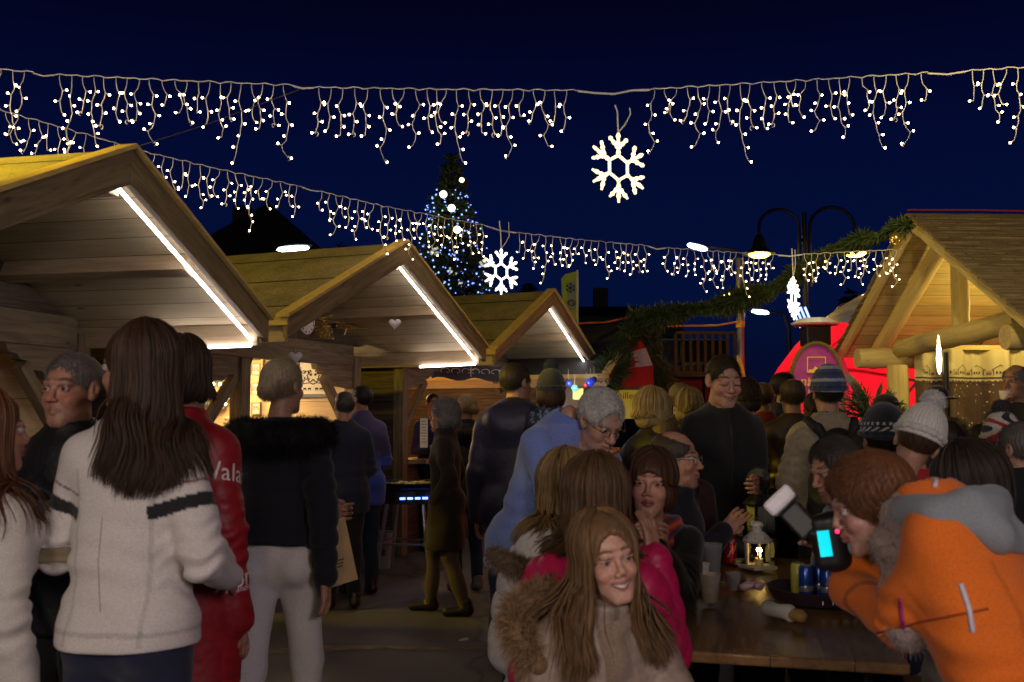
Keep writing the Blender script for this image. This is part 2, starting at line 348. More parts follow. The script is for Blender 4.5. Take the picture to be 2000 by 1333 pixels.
def head_parts(hs, skin, h, smile=0, male=True, beard=0, brow=(.03, .02, .012), teeth=False, old=0, iris=(.05, .03, .02), closed=False, wide=1.0):
    a = .0 if male else 1.
    p = [ell((0, -.014, .034), (.073, .093, .084), .02), ell((0, .03, -.035), (.057, .056, .07), .026), ell((0, .045, -.075), (.042+.004*male, .038, .035), .025),
         cap((-.012, .072, -.098), (.012, .072, -.098), .017, k=.02),
         ell((-.035, .057, -.028), (.023, .027, .023), .018), ell((.035, .057, -.028), (.023, .027, .023), .018),
         cap((-.034, .073, .026), (-.01, .083, .024), .010+.002*male, k=.015), cap((.034, .073, .026), (.01, .083, .024), .010+.002*male, k=.015),
         ell((-.031, .097, .006), (.0185, .017, .0125), .008, 'sub'), ell((.031, .097, .006), (.0185, .017, .0125), .008, 'sub'),
         cap((0, .082, .02), (0, .104-.004*a, -.022+.003*a), .0065-.0008*a, .0098-.0015*a, k=.010), ell((0, .108-.006*a, -.026+.003*a), (.0105-.0018*a, .0105-.001*a, .009-.001*a), .008),
         ell((-.012, .096, -.030), (.0075, .010, .007), .006), ell((.012, .096, -.030), (.0075, .010, .007), .006),
         cap((0, -.004, -.07), (0, -.028, -.2), .046+.007*male, .054+.008*male, k=.025),
         ell((0, .087, -.045), (.014, .006, .012), .01)]
    up = .006*smile
    for s in (-1, 1):
        p += [cap((s*.002, .095, -.054), (s*(.021+.006*smile), .082, -.056+up), .0055, .003, k=.006), cap((s*.002, .092, -.0655), (s*.019, .081, -.061+up), .0066, .003, k=.006),
              ell((s*.0735, -.004, .004), (.010, .017, .029), .008), ell((s*.081, .002, .006), (.006, .009, .015), .005, 'sub'), ell((s*.071, .004, -.022), (.008, .01, .010), .006)]
        if smile: p.append(ell((s*.040, .070, -.030), (.013, .012, .012), .012))
        p.append(cap((s*.001, .1, -.0598), (s*(.02+.006*smile), .088, -.0592+up), .0022+.0022*teeth, .0012, k=.003, op='sub'))
        if closed: p.append(ell((s*.031, .083, .008), (.0155, .0125, .0125), .004))
        else: p += [cap((s*.019, .0845, .0128), (s*.031, .0875, .0146), .0036, k=.003), cap((s*.031, .0875, .0146), (s*.045, .080, .0110), .0036, k=.003), cap((s*.020, .0845, -.0010), (s*.043, .081, .0), .0026, k=.003)]
    V, F = sdf_mesh(p, h, noise=.0006*(1+2*old), nscale=60)
    x, y, z = V.T; C = np.tile(np.array(skin, float), (len(V), 1))
    def mix(m, c): 
        nonlocal C; m = np.clip(m, 0, 1)[:, None]; C = C*(1-m)+np.array(c)*m
    fr = y > .055
    mix(.35*np.exp(-(((np.abs(x)-.042)/.022)**2+((z+.025)/.022)**2))*fr, (skin[0]*1.0, skin[1]*.55, skin[2]*.5))
    mix(.4*np.exp(-((x/.014)**2+((z+.026)/.012)**2))*fr, (skin[0], skin[1]*.6, skin[2]*.55))
    zc = -.0595+up*(np.abs(x)/.024)**2; wl = .025+.006*smile
    lip = ((np.abs(x)/wl)**2+((z-zc)/(.0125-.001*male))**2 < 1) & (y > .078)
    mix(lip*(.8 if not male else .5), (.32, .09, .08) if not male else (skin[0]*.75, skin[1]*.5, skin[2]*.45))
    if teeth:
        tm = ((np.abs(x)/(wl*.8))**2+((z-zc+.001)/.0035)**2 < 1) & (y > .075); mix(tm*1., (.6, .56, .5))
    else: mix(((np.abs(x)/(wl*.9))**2+((z-zc)/.0018)**2 < 1)*(y > .075)*.8, (.08, .02, .02))
    zb = .030+.006*np.cos((np.abs(x)-.028)/.02*1.3)-(.0)
    mix(((np.abs(z-zb) < .0035+.001*male) & (np.abs(x) > .012) & (np.abs(x) < .05) & fr)*.75, brow)
    if beard: mix(beard*np.clip((-.035-z)/.02, 0, 1)*(y > .0)*(z > -.13)*(1-lip)*(1-.0*x), brow)
    if closed: mix((np.abs(z-(-.001-.1*(np.abs(x)-.031)**2*40)) < .0016)*(np.abs(np.abs(x)-.031) < .015)*fr*.85, (.03, .02, .015))
    else: mix((np.abs(z-.0165) < .0018)*(np.abs(np.abs(x)-.031) < .016)*fr*.75, (.03, .02, .015))
    V = V*wide_vec(wide); out = [(V*hs, F, C)]
    if not closed:
        n, m = 16, 12; eV = []; eF = []; eC = []
        for s in (-1, 1):
            k = len(eV)
            for i in range(m+1):
                for j in range(n):
                    th = math.pi*i/m; ph = 2*math.pi*j/n; r = .0118
                    eV.append((s*.0315*wide+r*math.sin(th)*math.cos(ph), .0765+r*math.cos(th)*1.0, .0075+r*math.sin(th)*math.sin(ph)))
                    dg = math.degrees(th); eC.append((.005, .005, .005) if dg < 14 else (iris if dg < 33 else (.42, .38, .36)))
            eF += [(k+i*n+j, k+(i+1)*n+j, k+(i+1)*n+(j+1) % n, k+i*n+(j+1) % n) for i in range(m) for j in range(n)]
        out.append((np.array(eV)*hs, np.array(eF), np.array(eC)))
    return out
def wide_vec(w): return np.array([w, 1, 1])
def hand_mesh(s, side, curl, skin, h=.0042, spread=1.0, thumb_in=.3):
    "hand in its own frame: z to the fingertips, palm faces -y, thumb on side*x"
    p = [cap((-.016, 0, .02), (-.018, 0, .07), .022, .021, k=.012, sq=(np.array([0, 1., 0]), 1.5)), cap((.016, 0, .02), (.018, 0, .07), .022, .019, k=.012, sq=(np.array([0, 1., 0]), 1.5)),
         cap((0, 0, -.03), (0, 0, .02), .024, .026, k=.015, sq=(np.array([0, 1., 0]), 1.3))]
    for i, (bx, L) in enumerate(((-.031, .058), (-.0105, .070), (.0105, .076), (.031, .068))):
        bx *= -1 if side < 0 else 1; q = np.array([bx, 0, .082-.06*abs(bx-.006*side)]); a = curl*(.55+.12*((i*7) % 3)); ang = 0.
        for j, f in enumerate((.45, .32, .26)):
            ang += a*(1.0 if j else .8); d = np.array([bx*1.4*spread*(1-.3*j), -math.sin(R(ang)), math.cos(R(ang))]); d /= np.linalg.norm(d)
            q2 = q+d*L*f; p.append(cap(q, q2, .0092-.0008*j, .0085-.0009*j, k=.0035)); q = q2
    t0 = np.array([side*.024, -.004, .018]); t1 = np.array([side*(.048-.015*thumb_in), -.016-.01*thumb_in, .046]); t2 = np.array([side*(.050-.035*thumb_in), -.026-.014*thumb_in, .076])
    p += [cap(t0, t1, .0145, .0115, k=.012), cap(t1, t2, .0108, .0088, k=.003)]
    V, F = sdf_mesh(p, h); C = np.tile(np.array(skin, float), (len(V), 1))
    kn = np.clip(1-np.abs(V[:, 2]-.085)/.012, 0, 1)[:, None]*.25; C = C*(1-kn)+np.array(skin)*np.array([1, .65, .6])*kn
    return V*s, F, C
ARM = dict(down=((.05, -.03, -.285), (.02, .05, -.255)), pocket=((.11, -.07, -.265), (-.09, .13, -.19)), hold=((.05, .03, -.28), (-.10, .235, .02)),
           table=((.07, .14, -.24), (-.12, .22, .03)), swing=((.06, -.10, -.265), (.02, -.02, -.26)), front=((.06, .03, -.28), (-.16, .17, -.04)))
def strand_hair(hd, hs, n, length, col, gap=52, part=.0, wave=.012, drape=(.19, .12), sh_z=None, w=.0028, tilt=0, volume=1.0, to_local=None, ctr=None, back_only=False, top=.0, forward=0, bvh=None, szs=None):
    lift = rng.uniform(.004, .018, n); fly = rng.random(n) < .07; lift[fly] *= 2.4
    "long hair: strands run over the skull and then hang, resting on shoulders and back; one mesh of n strands"
    lo, hi = R(gap), 2*math.pi-R(gap)
    ph = rng.uniform(lo, hi, n); M1, M2 = 7, 12; rx, ry, rz = .086*volume, .106*volume, .098*volume
    lay = (rng.uniform(.97, 1.09, n)+fly*rng.uniform(0, .07, n))[:, None]; th0 = rng.uniform(.02, .5, n)[:, None]
    t = np.linspace(0, 1, M1)[None, :]; th = th0+(math.pi*.56-th0)*t
    pp = ph[:, None]+rng.normal(0, .05, (n, 1))*t; sx, cy = np.sin(pp), np.cos(pp)
    hp = np.stack([rx*np.sin(th)*sx*lay, -.014+ry*np.sin(th)*cy*lay, .034+rz*np.cos(th)*lay], -1)*hs
    fl = np.clip((np.abs(np.angle(np.exp(1j*ph)))-R(gap))/R(35), 0, 1)
    hp = hp @ to_local[0].T+to_local[1]
    end = hp[:, -1]; L = length*rng.uniform(.72, 1.03, n)*(.85+.15*fl)
    u = np.linspace(0, 1, M2+1)[None, 1:]; z = -L[:, None]*u
    wv = wave*u[..., None]*np.stack([np.sin(9*u*L[:, None]/.3+ph[:, None]*3+i) for i in range(2)], -1)+rng.normal(0, .006, (n, 1, 2))*u[..., None]
    q = np.stack([end[:, 0:1]+wv[..., 0], end[:, 1:2]+wv[..., 1], end[:, 2:3]+z], -1)
    if bvh is not None:
        dl = np.diff(np.concatenate([hp[:, -1:], q], 1), axis=1); prev = hp[:, -1].copy()
        for j_ in range(q.shape[1]):
            for i_ in range(n):
                L0 = float(np.linalg.norm(dl[i_, j_])); p0 = Vector(prev[i_]); p_ = p0+Vector(dl[i_, j_])
                if szs is None or p_.z < szs+.16:
                    for _ in range(2):
                        c_, n_, _, d_ = bvh.find_nearest(p_)
                        if c_ is None or d_ > .2 or (p_-c_).dot(n_) >= lift[i_]: break
                        p_ = c_+n_*lift[i_]; v_ = p_-p0
                        if v_.length < L0*.9 and v_.length > 1e-5: p_ = p0+v_.normalized()*L0
                q[i_, j_] = p_
            prev = q[:, j_].copy()
    paths = np.concatenate([hp, q], 1); Mt = M1+M2; prof = np.ones(Mt); prof[-5:] = np.linspace(1, .25, 5)
    V, F = tubes(paths, (w*prof)[None, :]*rng.uniform(.7, 1.3, (n, 1)))
    c = np.array(col)*rng.uniform(.55, 1.5, (n, 1)); 
    return V, F, np.repeat(c, Mt*3, 0)
def fuzz(n, centres, normals, L, col, w=.0012, droop=.3, M=4, var=.5, jit=.45):
    "short fur strands on given points"
    d = normals+rng.normal(0, jit, normals.shape); d /= np.linalg.norm(d, axis=1, keepdims=True); t = np.linspace(0, 1, M)[None, :, None]
    l = L*rng.uniform(.6, 1.2, (len(centres), 1, 1)); p = centres[:, None]+d[:, None]*t*l; p[..., 2] -= (droop*l*t*t)[..., 0]
    V, F = tubes(p, (w*np.linspace(1, .2, M))[None, :]); c = np.array(col)*rng.uniform(1-var, 1+var, (len(centres), 1)); return V, F, np.repeat(c, M*3, 0)
def fur_tube(pts, r, n, L, col, w=.0013):
    "fur trim along a polyline, with a solid core"
    pts = np.array(pts, float); seg = rng.integers(0, len(pts)-1, n); t = rng.uniform(0, 1, (n, 1)); c = pts[seg]*(1-t)+pts[seg+1]*t
    T = pts[seg+1]-pts[seg]; v = rng.normal(size=(n, 3)); T /= np.linalg.norm(T, axis=1, keepdims=True)+1e-9; v -= T*(v*T).sum(1, keepdims=True); v /= np.linalg.norm(v, axis=1, keepdims=True)
    V, F, C = fuzz(n, c+v*r*.8, v, L, col, w)
    pr = [cap(pts[i], pts[i+1], r*.95, k=.01) for i in range(len(pts)-1)]; V2, F2 = sdf_mesh(pr, .008 if r < .05 else .012)
    return join_parts([(V, F, C), (V2, F2, np.array(col)*.6)])
PEOPLE = {}
def person(key, px, py, d, face, label, hs=None, build='m', seated=False, lean=0, yaw=0, pitch=0, roll=0, arms=('down', 'down'), skin=(.36, .19, .125),
           hair=None, jacket=None, legs=None, shoes=(.015, .012, .01), res=None, glasses=None, group=None, hands=(25, 25), smile=0, teeth=False, beard=0, old=0,
           closed=False, hoff=(0, 0, 0), step=0, girth=1.0, palm=(None, None), wide=1.0, side_lean=0, iris=(.05, .03, .02), nohand=(False, False), feet=True, floor=0):
    near = res or (.008 if d < 3.7 else .010 if d < 5 else .013 if d < 9 else .02)
    male = build == 'm'; Hw = P(px, py, d)
    Rl = rot('x', -lean) @ rot('y', side_lean); hipz = .50 if seated else .93
    def tr(x, y, z): return np.array([0, 0, hipz])+Rl @ np.array([x, y, z-.93])
    head_l = tr(0, .015, 1.63)+np.array(hoff); s = (Hw.z-floor)/head_l[2]; S = lambda v: np.asarray(v, float)*s
    if hs is None: hs = .5+.5*s if s < 1.1 else 1.05
    th = R(face+180); Rz = rot('z', face+180); base = np.array(Hw)-Rz @ S(head_l); base[2] = floor
    root_loc = Vector(base)
    sw = .163 if male else .142; g = girth
    sh = {m: tr(m*sw, 0, 1.395) for m in (1, -1)}; el, wr = {}, {}
    for i, m in enumerate((1, -1)):
        a = arms[i]
        if isinstance(a, Vector):
            T_ = Rz.T @ (np.array(a)-base)/s; d_ = T_-sh[m]; L_ = np.linalg.norm(d_); mx_ = .53; d_ = d_/L_; L_ = min(L_, mx_); wr[m] = sh[m]+d_*L_
            h_ = np.array([m*.22, -.3, -1.]); h_ -= d_*h_.dot(d_); h_ /= np.linalg.norm(h_); c_ = (L_*L_+.285**2-.26**2)/(2*L_); el[m] = sh[m]+d_*c_+h_*math.sqrt(max(.285**2-c_*c_, .0004)); continue
        a = ARM[a] if isinstance(a, str) else a
        e1, w1 = np.array(a[0], float), np.array(a[1], float); e1[0] *= m; w1[0] *= m; el[m] = sh[m]+e1; wr[m] = el[m]+w1
    hip = {m: np.array([m*.085, 0, hipz-.01]) for m in (1, -1)}; kn, an = {}, {}
    for m in (1, -1):
        if seated: kn[m] = np.array([m*.12, .42, .50]); an[m] = np.array([m*.12, .36, .08])
        else: kn[m] = np.array([m*.095, .03+m*step*.5, .49]); an[m] = np.array([m*.10, -.02+m*step, .08])
    Yv = Rl @ np.array([0, 1., 0]); sq = lambda q: (Yv, q)
    # ---- body (skin): trunk, legs and arms in one surface; finer head and hands belong to the same mesh
    r0 = -.016
    pr = [cap(tr(0, 0, .95), tr(0, 0, 1.12), .14*g+r0, .125*g+r0, sq=sq(1.35)), cap(tr(0, 0, 1.12), tr(0, 0, 1.33), .125*g+r0, .145*g+r0, sq=sq(1.4)),
          cap(tr(-.10, 0, 1.39), tr(.10, 0, 1.39), .06, k=.05), cap(tr(0, -.01, 1.40), tr(0, .0, 1.52), .05, .045)]
    for m in (1, -1):
        pr += [cap(hip[m], kn[m], .07, .05), cap(kn[m], an[m], .05, .033), cap(sh[m], el[m], .042, .034), cap(el[m], wr[m], .034, .024)]
        if not seated or True: pr.append(cap(an[m], an[m]+np.array([0, .11, -.045]), .03, .022))
    pr = [dict(p, a=p['a']*s, b=p['b']*s, ra=p['ra']*s, rb=p['rb']*s) for p in pr]
    V, F = sdf_mesh(pr, .024); parts = [(V, F, np.array(skin))]
    Rh = Rl @ rot('z', -yaw) @ rot('x', -pitch) @ rot('y', roll) if not lean else rot('z', -yaw) @ rot('x', -pitch) @ rot('y', roll)
    Hc = S(head_l); hair = hair or {}; brow = hair.get('brow', tuple(np.array(hair.get('col', (.03, .02, .01)))*.6))
    hh = .0030 if d < 3 else .0036 if d < 4.8 else .0048 if d < 7 else .0065
    for V, F, C in head_parts(hs, skin, hh, smile, male, beard, brow, teeth, old, iris, closed, wide): parts.append((V @ Rh.T+Hc, F, C))
    for i, m in enumerate((1, -1)):
        if nohand[i]: continue
        dz = wr[m]-el[m]; dz = dz/np.linalg.norm(dz); pn = np.array(palm[i] if palm[i] is not None else (-m, .15, 0), float)
        pn = pn-dz*pn.dot(dz); pn /= np.linalg.norm(pn); yv = -pn; xv = np.cross(yv, dz)
        fwd = np.array([0, 1., .3]); side = 1 if xv.dot(fwd) > 0 else -1
        V, F, C = hand_mesh(s*.97, side, hands[i], skin, .0042 if d < 5 else .006 if d < 9 else .009); Mx = np.stack([xv, yv, dz], 1)
        parts.append((V @ Mx.T+S(wr[m])+dz*.012, F, C))
    V, F, C = join_parts(parts); me = mesh_from('person', V, F, [SKIN], C, True)
    root = link('person', me); root.location = root_loc; root.rotation_euler = (0, 0, th); tag(root, label, 'person', group)
    info = dict(root=root, s=s, hs=hs, Hc=Hc, Rh=Rh, tr=lambda x, y, z: S(tr(x, y, z)), sh={k: S(v) for k, v in sh.items()}, el={k: S(v) for k, v in el.items()}, wr={k: S(v) for k, v in wr.items()}, kn=kn, an=an)
    PEOPLE[key] = info
    # ---- legs
    lg = dict(col=(.012, .016, .035), mat=DENIM, flare=0, t=.014); lg.update(legs or {})
    t = lg['t']; fl = lg['flare']
    pr = [cap(tr(0, 0, .93), tr(0, 0, 1.05), (.135 if male else .14)*g+t*.5, .12*g+t*.5, sq=sq(1.3), k=.04)]
    for m in (1, -1):
        pr += [cap(hip[m], kn[m], .082*g**.5+t, .056+t, k=.02), cap(kn[m], an[m]-np.array([0, 0, .02]), .054+t, .038+t+fl, k=.02)]
        if not seated: pr.append(cap(hip[m]+np.array([m*.0, -.05, .0]), hip[m]+np.array([0, -.055, -.03]), .062+t*.5, k=.03))
    pr = [dict(p, a=p['a']*s, b=p['b']*s, ra=p['ra']*s, rb=p['rb']*s) for p in pr]+[plane((0, 0, .045), (0, 0, -1))]
    V, F = sdf_mesh(pr, max(near, .011), noise=.006, nscale=13); link('trousers', mesh_from('trousers', V, F, [lg['mat']], np.array(lg['col']), True), root)
    if feet:
        for m in (1, -1):
            a = an[m]*s; pr = [cap(a+np.array([0, -.03, -.028]), a+np.array([m*.012, .15*s, -.045]), .040, .036, k=.02), cap(a+np.array([0, -.01, -.02]), a+np.array([0, -.01, .03]), .045, .045, k=.02), plane((0, 0, .0), (0, 0, -1))]
            V, F = sdf_mesh(pr, .010 if d < 9 else .018); link('shoe', mesh_from('shoe', V, F, [LEATHER], np.array(shoes), True), root)
    # ---- jacket
    j = dict(col=(.012, .013, .018), mat=CLOTH, t=.025, hem=-.10, quilt=None, collar=.025, noise=.006, hood=0, colfn=None, sleeve=.0, open=0, name='jacket', flare=0); j.update(jacket or {})
    t = j['t']; q = j['quilt']; hz = .93+j['hem']
    chest = .150 if male else .142
    pr = [cap(tr(0, 0, min(hz, .93)-.01), tr(0, 0, 1.12), (.142 if male else .150)*g+t+j['flare'], .128*g+t, sq=sq(1.32), k=.03, quilt=q), cap(tr(0, .0, 1.12), tr(0, 0.005, 1.31), .128*g+t, chest*g+t, sq=sq(1.4), k=.03, quilt=q),
          cap(tr(-sw*.66, -.005, 1.365), tr(sw*.66, -.005, 1.365), .055+t*.8, k=.05, sq=sq(.95)),
          cap(tr(-sw*.72, -.01, 1.395), tr(-.02, -.01, 1.455), .036+t*.6, .050+t*.5, k=.04), cap(tr(sw*.72, -.01, 1.395), tr(.02, -.01, 1.455), .036+t*.6, .050+t*.5, k=.04)]
    for m in (1, -1):
        hv = (kn[m]-hip[m])*(.45 if seated else 1); pr.append(cap(hip[m]+np.array([0, 0, .02]), hip[m]+hv*(1.0 if j['hem'] < -.15 else .4), .088*g**.5+t, (.075+t) if j['hem'] < -.15 else .075+t*.8, k=.04, quilt=q))
    if j['hem'] < -.15 and not seated: pr.append(cap((0, -.01, .9), (0, .0, .45), .15*g+t, .165*g+t, sq=(np.array([0, 1., 0]), 1.3), k=.04, quilt=q))
    pr.append(cap(tr(-.05, -.05, hz if hz > .85 else .93), tr(.05, -.05, hz if hz > .85 else .93), .078+t, k=.04))
    if not male: pr.append(cap(tr(-.07, .065, 1.26), tr(.07, .065, 1.26), .055+t*.5, k=.05))
    for m in (1, -1):
        wq = wr[m]+(wr[m]-el[m])/np.linalg.norm(wr[m]-el[m])*j['sleeve']
        pr += [cap(sh[m]+np.array([-m*.01, 0, -.01]), el[m], .050*g**.5+t*.62, .044+t*.62, k=.028, quilt=q), cap(el[m], wq, .044+t*.62, .034+t*.45, k=.014, quilt=q)]
    if j['collar']: pr += [cap(tr(0, -.005, 1.44), tr(0, .02, 1.47+j['collar']), .078+t*.3, .070+t*.3, k=.035)]
    if j['hood']: pr += [cap(tr(-.07, -.095, 1.425), tr(.07, -.095, 1.425), .052+j['hood']*.5, k=.05, sq=sq(1.1)), cap(tr(-.05, -.11, 1.38), tr(.05, -.11, 1.38), .045+j['hood']*.5, k=.05)]
    pr = [dict(p, **({'a': p['a']*s, 'b': p['b']*s, 'ra': p['ra']*s, 'rb': p['rb']*s} if p['t'] == 'cap' else {'c': p['c']*s, 'r': p['r']*s})) for p in pr]
    pr += [cap(S(tr(0, .0, 1.46)), S(tr(0, .045, 1.62)), .058*s, .085*s, k=.012, op='sub'), plane(S(tr(0, 0, hz)) if hz > .85 else (0, 0, hz*s-(.43*s if seated else 0)), Rl @ np.array([0, 0, -1.]) if hz > .85 else (0, 0, -1))] if True else []
    els = [(el[m]*s, (el[m]-sh[m])/np.linalg.norm(el[m]-sh[m])) for m in (1, -1)]; wz = tr(0, 0, 1.10)[2]*s
    def folds(X, Y, Z, F):
        o_ = random.uniform(0, 9); F = F+(.0045*np.exp(-((Z-wz)/.13)**2)*np.sin(Z*75+2.2*np.sin(X*13+o_)+1.5*np.sin(Y*16+o_))).astype(np.float32)
        for c_, d_ in els:
            x, y, z = X-c_[0], Y-c_[1], Z-c_[2]; F = F+(.0055*np.exp(-(x*x+y*y+z*z)/.012)*np.sin((x*d_[0]+y*d_[1]+z*d_[2])*130+2*np.sin(x*40+y*30+o_))).astype(np.float32)
        return F
    if q: folds = None
    V, F = sdf_mesh(pr, near, noise=j['noise'], nscale=12, fn=folds)
    # keep forearms whichever way the hem plane cuts: they are added again as their own surface
    Cc = np.tile(np.array(j['col'], float), (len(V), 1))
    P2 = []
    for m in (1, -1):
        if min(wr[m][2], el[m][2]) < hz+.08 or lean > 20:
            wq = wr[m]; P2 += [cap(sh[m]*s, el[m]*s, (.048*g**.5+t*.6)*s, (.044+t*.62)*s, k=.01, quilt=q), cap(el[m]*s, wq*s, (.044+t*.62)*s, (.034+t*.45)*s, k=.014, quilt=q)]
    mp = [(V, F, Cc)]
    if P2:
        V2, F2 = sdf_mesh(P2, near, noise=j['noise'], nscale=12, fn=folds); mp.append((V2, F2, np.array(j['col'])))
    V, F, C = join_parts(mp)
    jv, jf = V, F
    zp = (np.abs(V[:, 0]) < .007) & (V[:, 1] > .03); C[zp] *= .55; sm_ = np.abs(np.abs(V[:, 0]/s)-.105) < .006; C[sm_ & (V[:, 2] < S(tr(0, 0, 1.36))[2]) & (V[:, 2] > .9)] *= .8
    C[np.abs(V[:, 2]-S(tr(0, 0, hz+.045))[2]) < .006] *= .75
    if j['colfn']: C = j['colfn'](V/s, C.copy(), dict(sh=sh, el=el, wr=wr))
    jo = link(j['name'], mesh_from(j['name'], V, F, [j['mat']], C, True), root); info['jacket'] = jo
    # ---- hair
    st = hair.get('style'); c = np.array(hair.get('col', (.03, .02, .012))); toL = (Rh, Hc)
    if st:
        z0 = dict(short=-.045, bald=-.045, crop=-.045, bob=-.075, long=-.05, bun=-.05, curly=-.06)[st]; f = hair.get('vol', 1.0)
        q_ = .962 if st in ('short', 'crop') else 1; pr = [ell((0, -.015, .036), (.082*f*q_, .102*f*q_, .092*f*q_), .01)]; fh = hair.get('fringe', .0)+(.014 if st in ('short', 'crop') else 0)
        if st in ('bob', 'curly'): pr += [ell((-.06, -.01, -.03), (.035*f, .05*f, .06), .03), ell((.06, -.01, -.03), (.035*f, .05*f, .06), .03), ell((0, -.07, -.035), (.065*f, .045*f, .06), .03)]
        if st == 'long': pr += [ell((0, -.065, -.07), (.075, .045, .10), .03)]
        if st == 'bun': pr += [ell((0, -.095, -.01), (.045, .04, .045), .02)]
        pr += [ell((0, .125, -.022+fh), (.069+.008*(st in ('short', 'crop', 'bald')), .088, .112-fh*.2), .012, 'sub')]
        if st in ('short', 'crop', 'bald'): pr += [plane((0, -.1, -.072), (0, .62, -1)), ell((-.08, .0, -.01), (.022, .022, .036), .008, 'sub'), ell((.08, .0, -.01), (.022, .022, .036), .008, 'sub')]
        if st == 'bald': pr += [ell((0, .03, .13), (.072, .10, .075), .012, 'sub')]
        fq = 34 if st not in ('curly',) else 55
        def grooves(X, Y, Z, F):
            an_ = np.arctan2(X, -(Y+.015)+1e-5); return F+(.0016*np.sin(fq*an_+3*np.sin(30*Z)+2*np.sin(13*X*10))*np.clip(1.2-8*(Z-.02), .15, 1)+(.004*np.sin(160*X+2*np.sin(90*Z))*np.sin(170*Y+Z*60) if st == 'curly' else 0)).astype(np.float32)
        V, F = sdf_mesh(pr, hh*1.15, fn=grooves)
        hp = [((V*hs) @ Rh.T+Hc, F, c*(.75+.5*rng.random((len(V), 1))))]
        nst = int({True: 1.0, False: .6}[d < 4.2]*hair.get('n', 1000)) if d < 9 else 0
        if st in ('long', 'bob') and nst:
            tt = max(t, .02)
            hp.append(strand_hair(None, hs, nst, hair.get('len', .06)*s, c, gap=hair.get('gap', 55), to_local=toL, ctr=(Hc[0]-0*s, S(tr(0, 0, 1.3))[1], S(tr(0, 0, 1.43))[2]), drape=((sw+.05+t)*s, (.125+t+.03+.075*(j['hood'] > 0))*s), volume=f*.98, bvh=BVHTree.FromPolygons([Vector(v) for v in jv], [tuple(q_) for q_ in jf.tolist()]), szs=S(tr(0, 0, 1.40))[2], wave=hair.get('wave', .012), w=hair.get('w', .0028)))
        elif nst and len(V):
            k = rng.choice(len(V), min(nst*4, len(V)), replace=False); vv = V[k]; nn = vv-np.array([0, -.015, .02]); nn /= np.linalg.norm(nn, axis=1, keepdims=True)
            flow = np.array([0, .5, 0])*np.clip(vv[:, 2:3]*12, 0, 1)+np.array([0, -.2, -.9])*np.clip(1-vv[:, 2:3]*12, 0, 1)
            dn = nn*(.16 if st != 'curly' else .5)+flow*1.3; L = .015 if st != 'curly' else .022
            V2, F2, C2 = fuzz(len(k), vv-nn*.001, dn, L, c, w=.0010, droop=.1, jit=.10); hp.append(((V2*hs) @ Rh.T+Hc, F2, C2))
        V, F, C = join_parts(hp); link('hair', mesh_from('hair', V, F, [HAIR], C, True), root)
    if glasses:
        g_ = G(); w_ = .0012
        for m in (-1, 1):
            g_.tube([(m*.031+.020*math.cos(a)*1.0, .103-.006*abs(math.cos(a)), .006+.014*math.sin(a)) for a in np.linspace(0, 2*math.pi, 17)], w_, 6)
            g_.tube([(m*.051, .098, .010), (m*.074, .06, .012), (m*.080, .0, .010), (m*.078, -.015, -.005)], w_*1.3, 6)
        g_.tube([(-.011, .106, .010), (0, .108, .013), (.011, .106, .010)], w_, 6)
        V = (np.array([tuple(v) for v in g_.V])*hs) @ Rh.T+Hc
        link('glasses', mesh_from('glasses', V, g_.F, [plain('glasses_'+str(glasses), glasses, .3, .5, var=0)]), root)
    return info
def hat(info, style, col, col2=None, pom=None, fuzzy=False, name='knit_hat'):
    hs, Rh, Hc, root = info['hs'], info['Rh'], info['Hc'], info['root']; c = np.array(col, float)
    if style == 'beanie':
        pr = [ell((0, -.017, .046), (.091, .111, .102), .01), ell((0, -.02, .09), (.07, .085, .075), .02), plane((0, 0, .02), (0, .12, -1))]
        V, F = sdf_mesh(pr, .004, fn=lambda X, Y, Z, F: F+(.0018*np.sin(46*np.arctan2(X, Y+.015))).astype(np.float32))
        pr2 = [cap((.087*math.sin(a), -.015+.107*math.cos(a), .034), (.087*math.sin(a+.4), -.015+.107*math.cos(a+.4), .034), .014, k=.006) for a in np.arange(0, 6.29, .39)]
        V2, F2 = sdf_mesh(pr2, .005)
        C = np.tile(c, (len(V), 1)); C2 = np.tile(c*.9, (len(V2), 1))
        if col2 is not None: C = col2(V, C); C2 = col2(V2, C2)
        parts = [(V, F, C), (V2, F2, C2)]
    elif style == 'cap':
        pr = [ell((0, -.015, .045), (.087, .106, .09), .01), cap((-.03, .10, .055), (.03, .10, .055), .05, k=.02, sq=(np.array([0, .25, 1.]), 9)), plane((0, 0, .03), (0, -.2, -1))]
        V, F = sdf_mesh(pr, .005); parts = [(V, F, c)]
    else:
        pr = [ell((0, -.015, .07), (.085, .10, .075), .01), ell((0, -.015, .045), (.15, .16, .012), .012), plane((0, 0, .03), (0, 0, -1))]
        V, F = sdf_mesh(pr, .005); parts = [(V, F, c)]
    if pom is not None:
        n = 2600; v = rng.normal(size=(n, 3)); v /= np.linalg.norm(v, axis=1, keepdims=True); cc = np.array([0, -.02, .175 if style == 'beanie' else .16])
        V, F, C = fuzz(n, cc+v*.028, v, .022, pom, w=.0016, droop=.1, M=3, var=.15); parts.append((V, F, C)); V, F = sdf_mesh([ell(cc, .036)], .006); parts.append((V, F, np.array(pom)))
    V, F, C = join_parts(parts); return link(name, mesh_from(name, (V*hs) @ Rh.T+Hc, F, [KNIT], C, True), root)
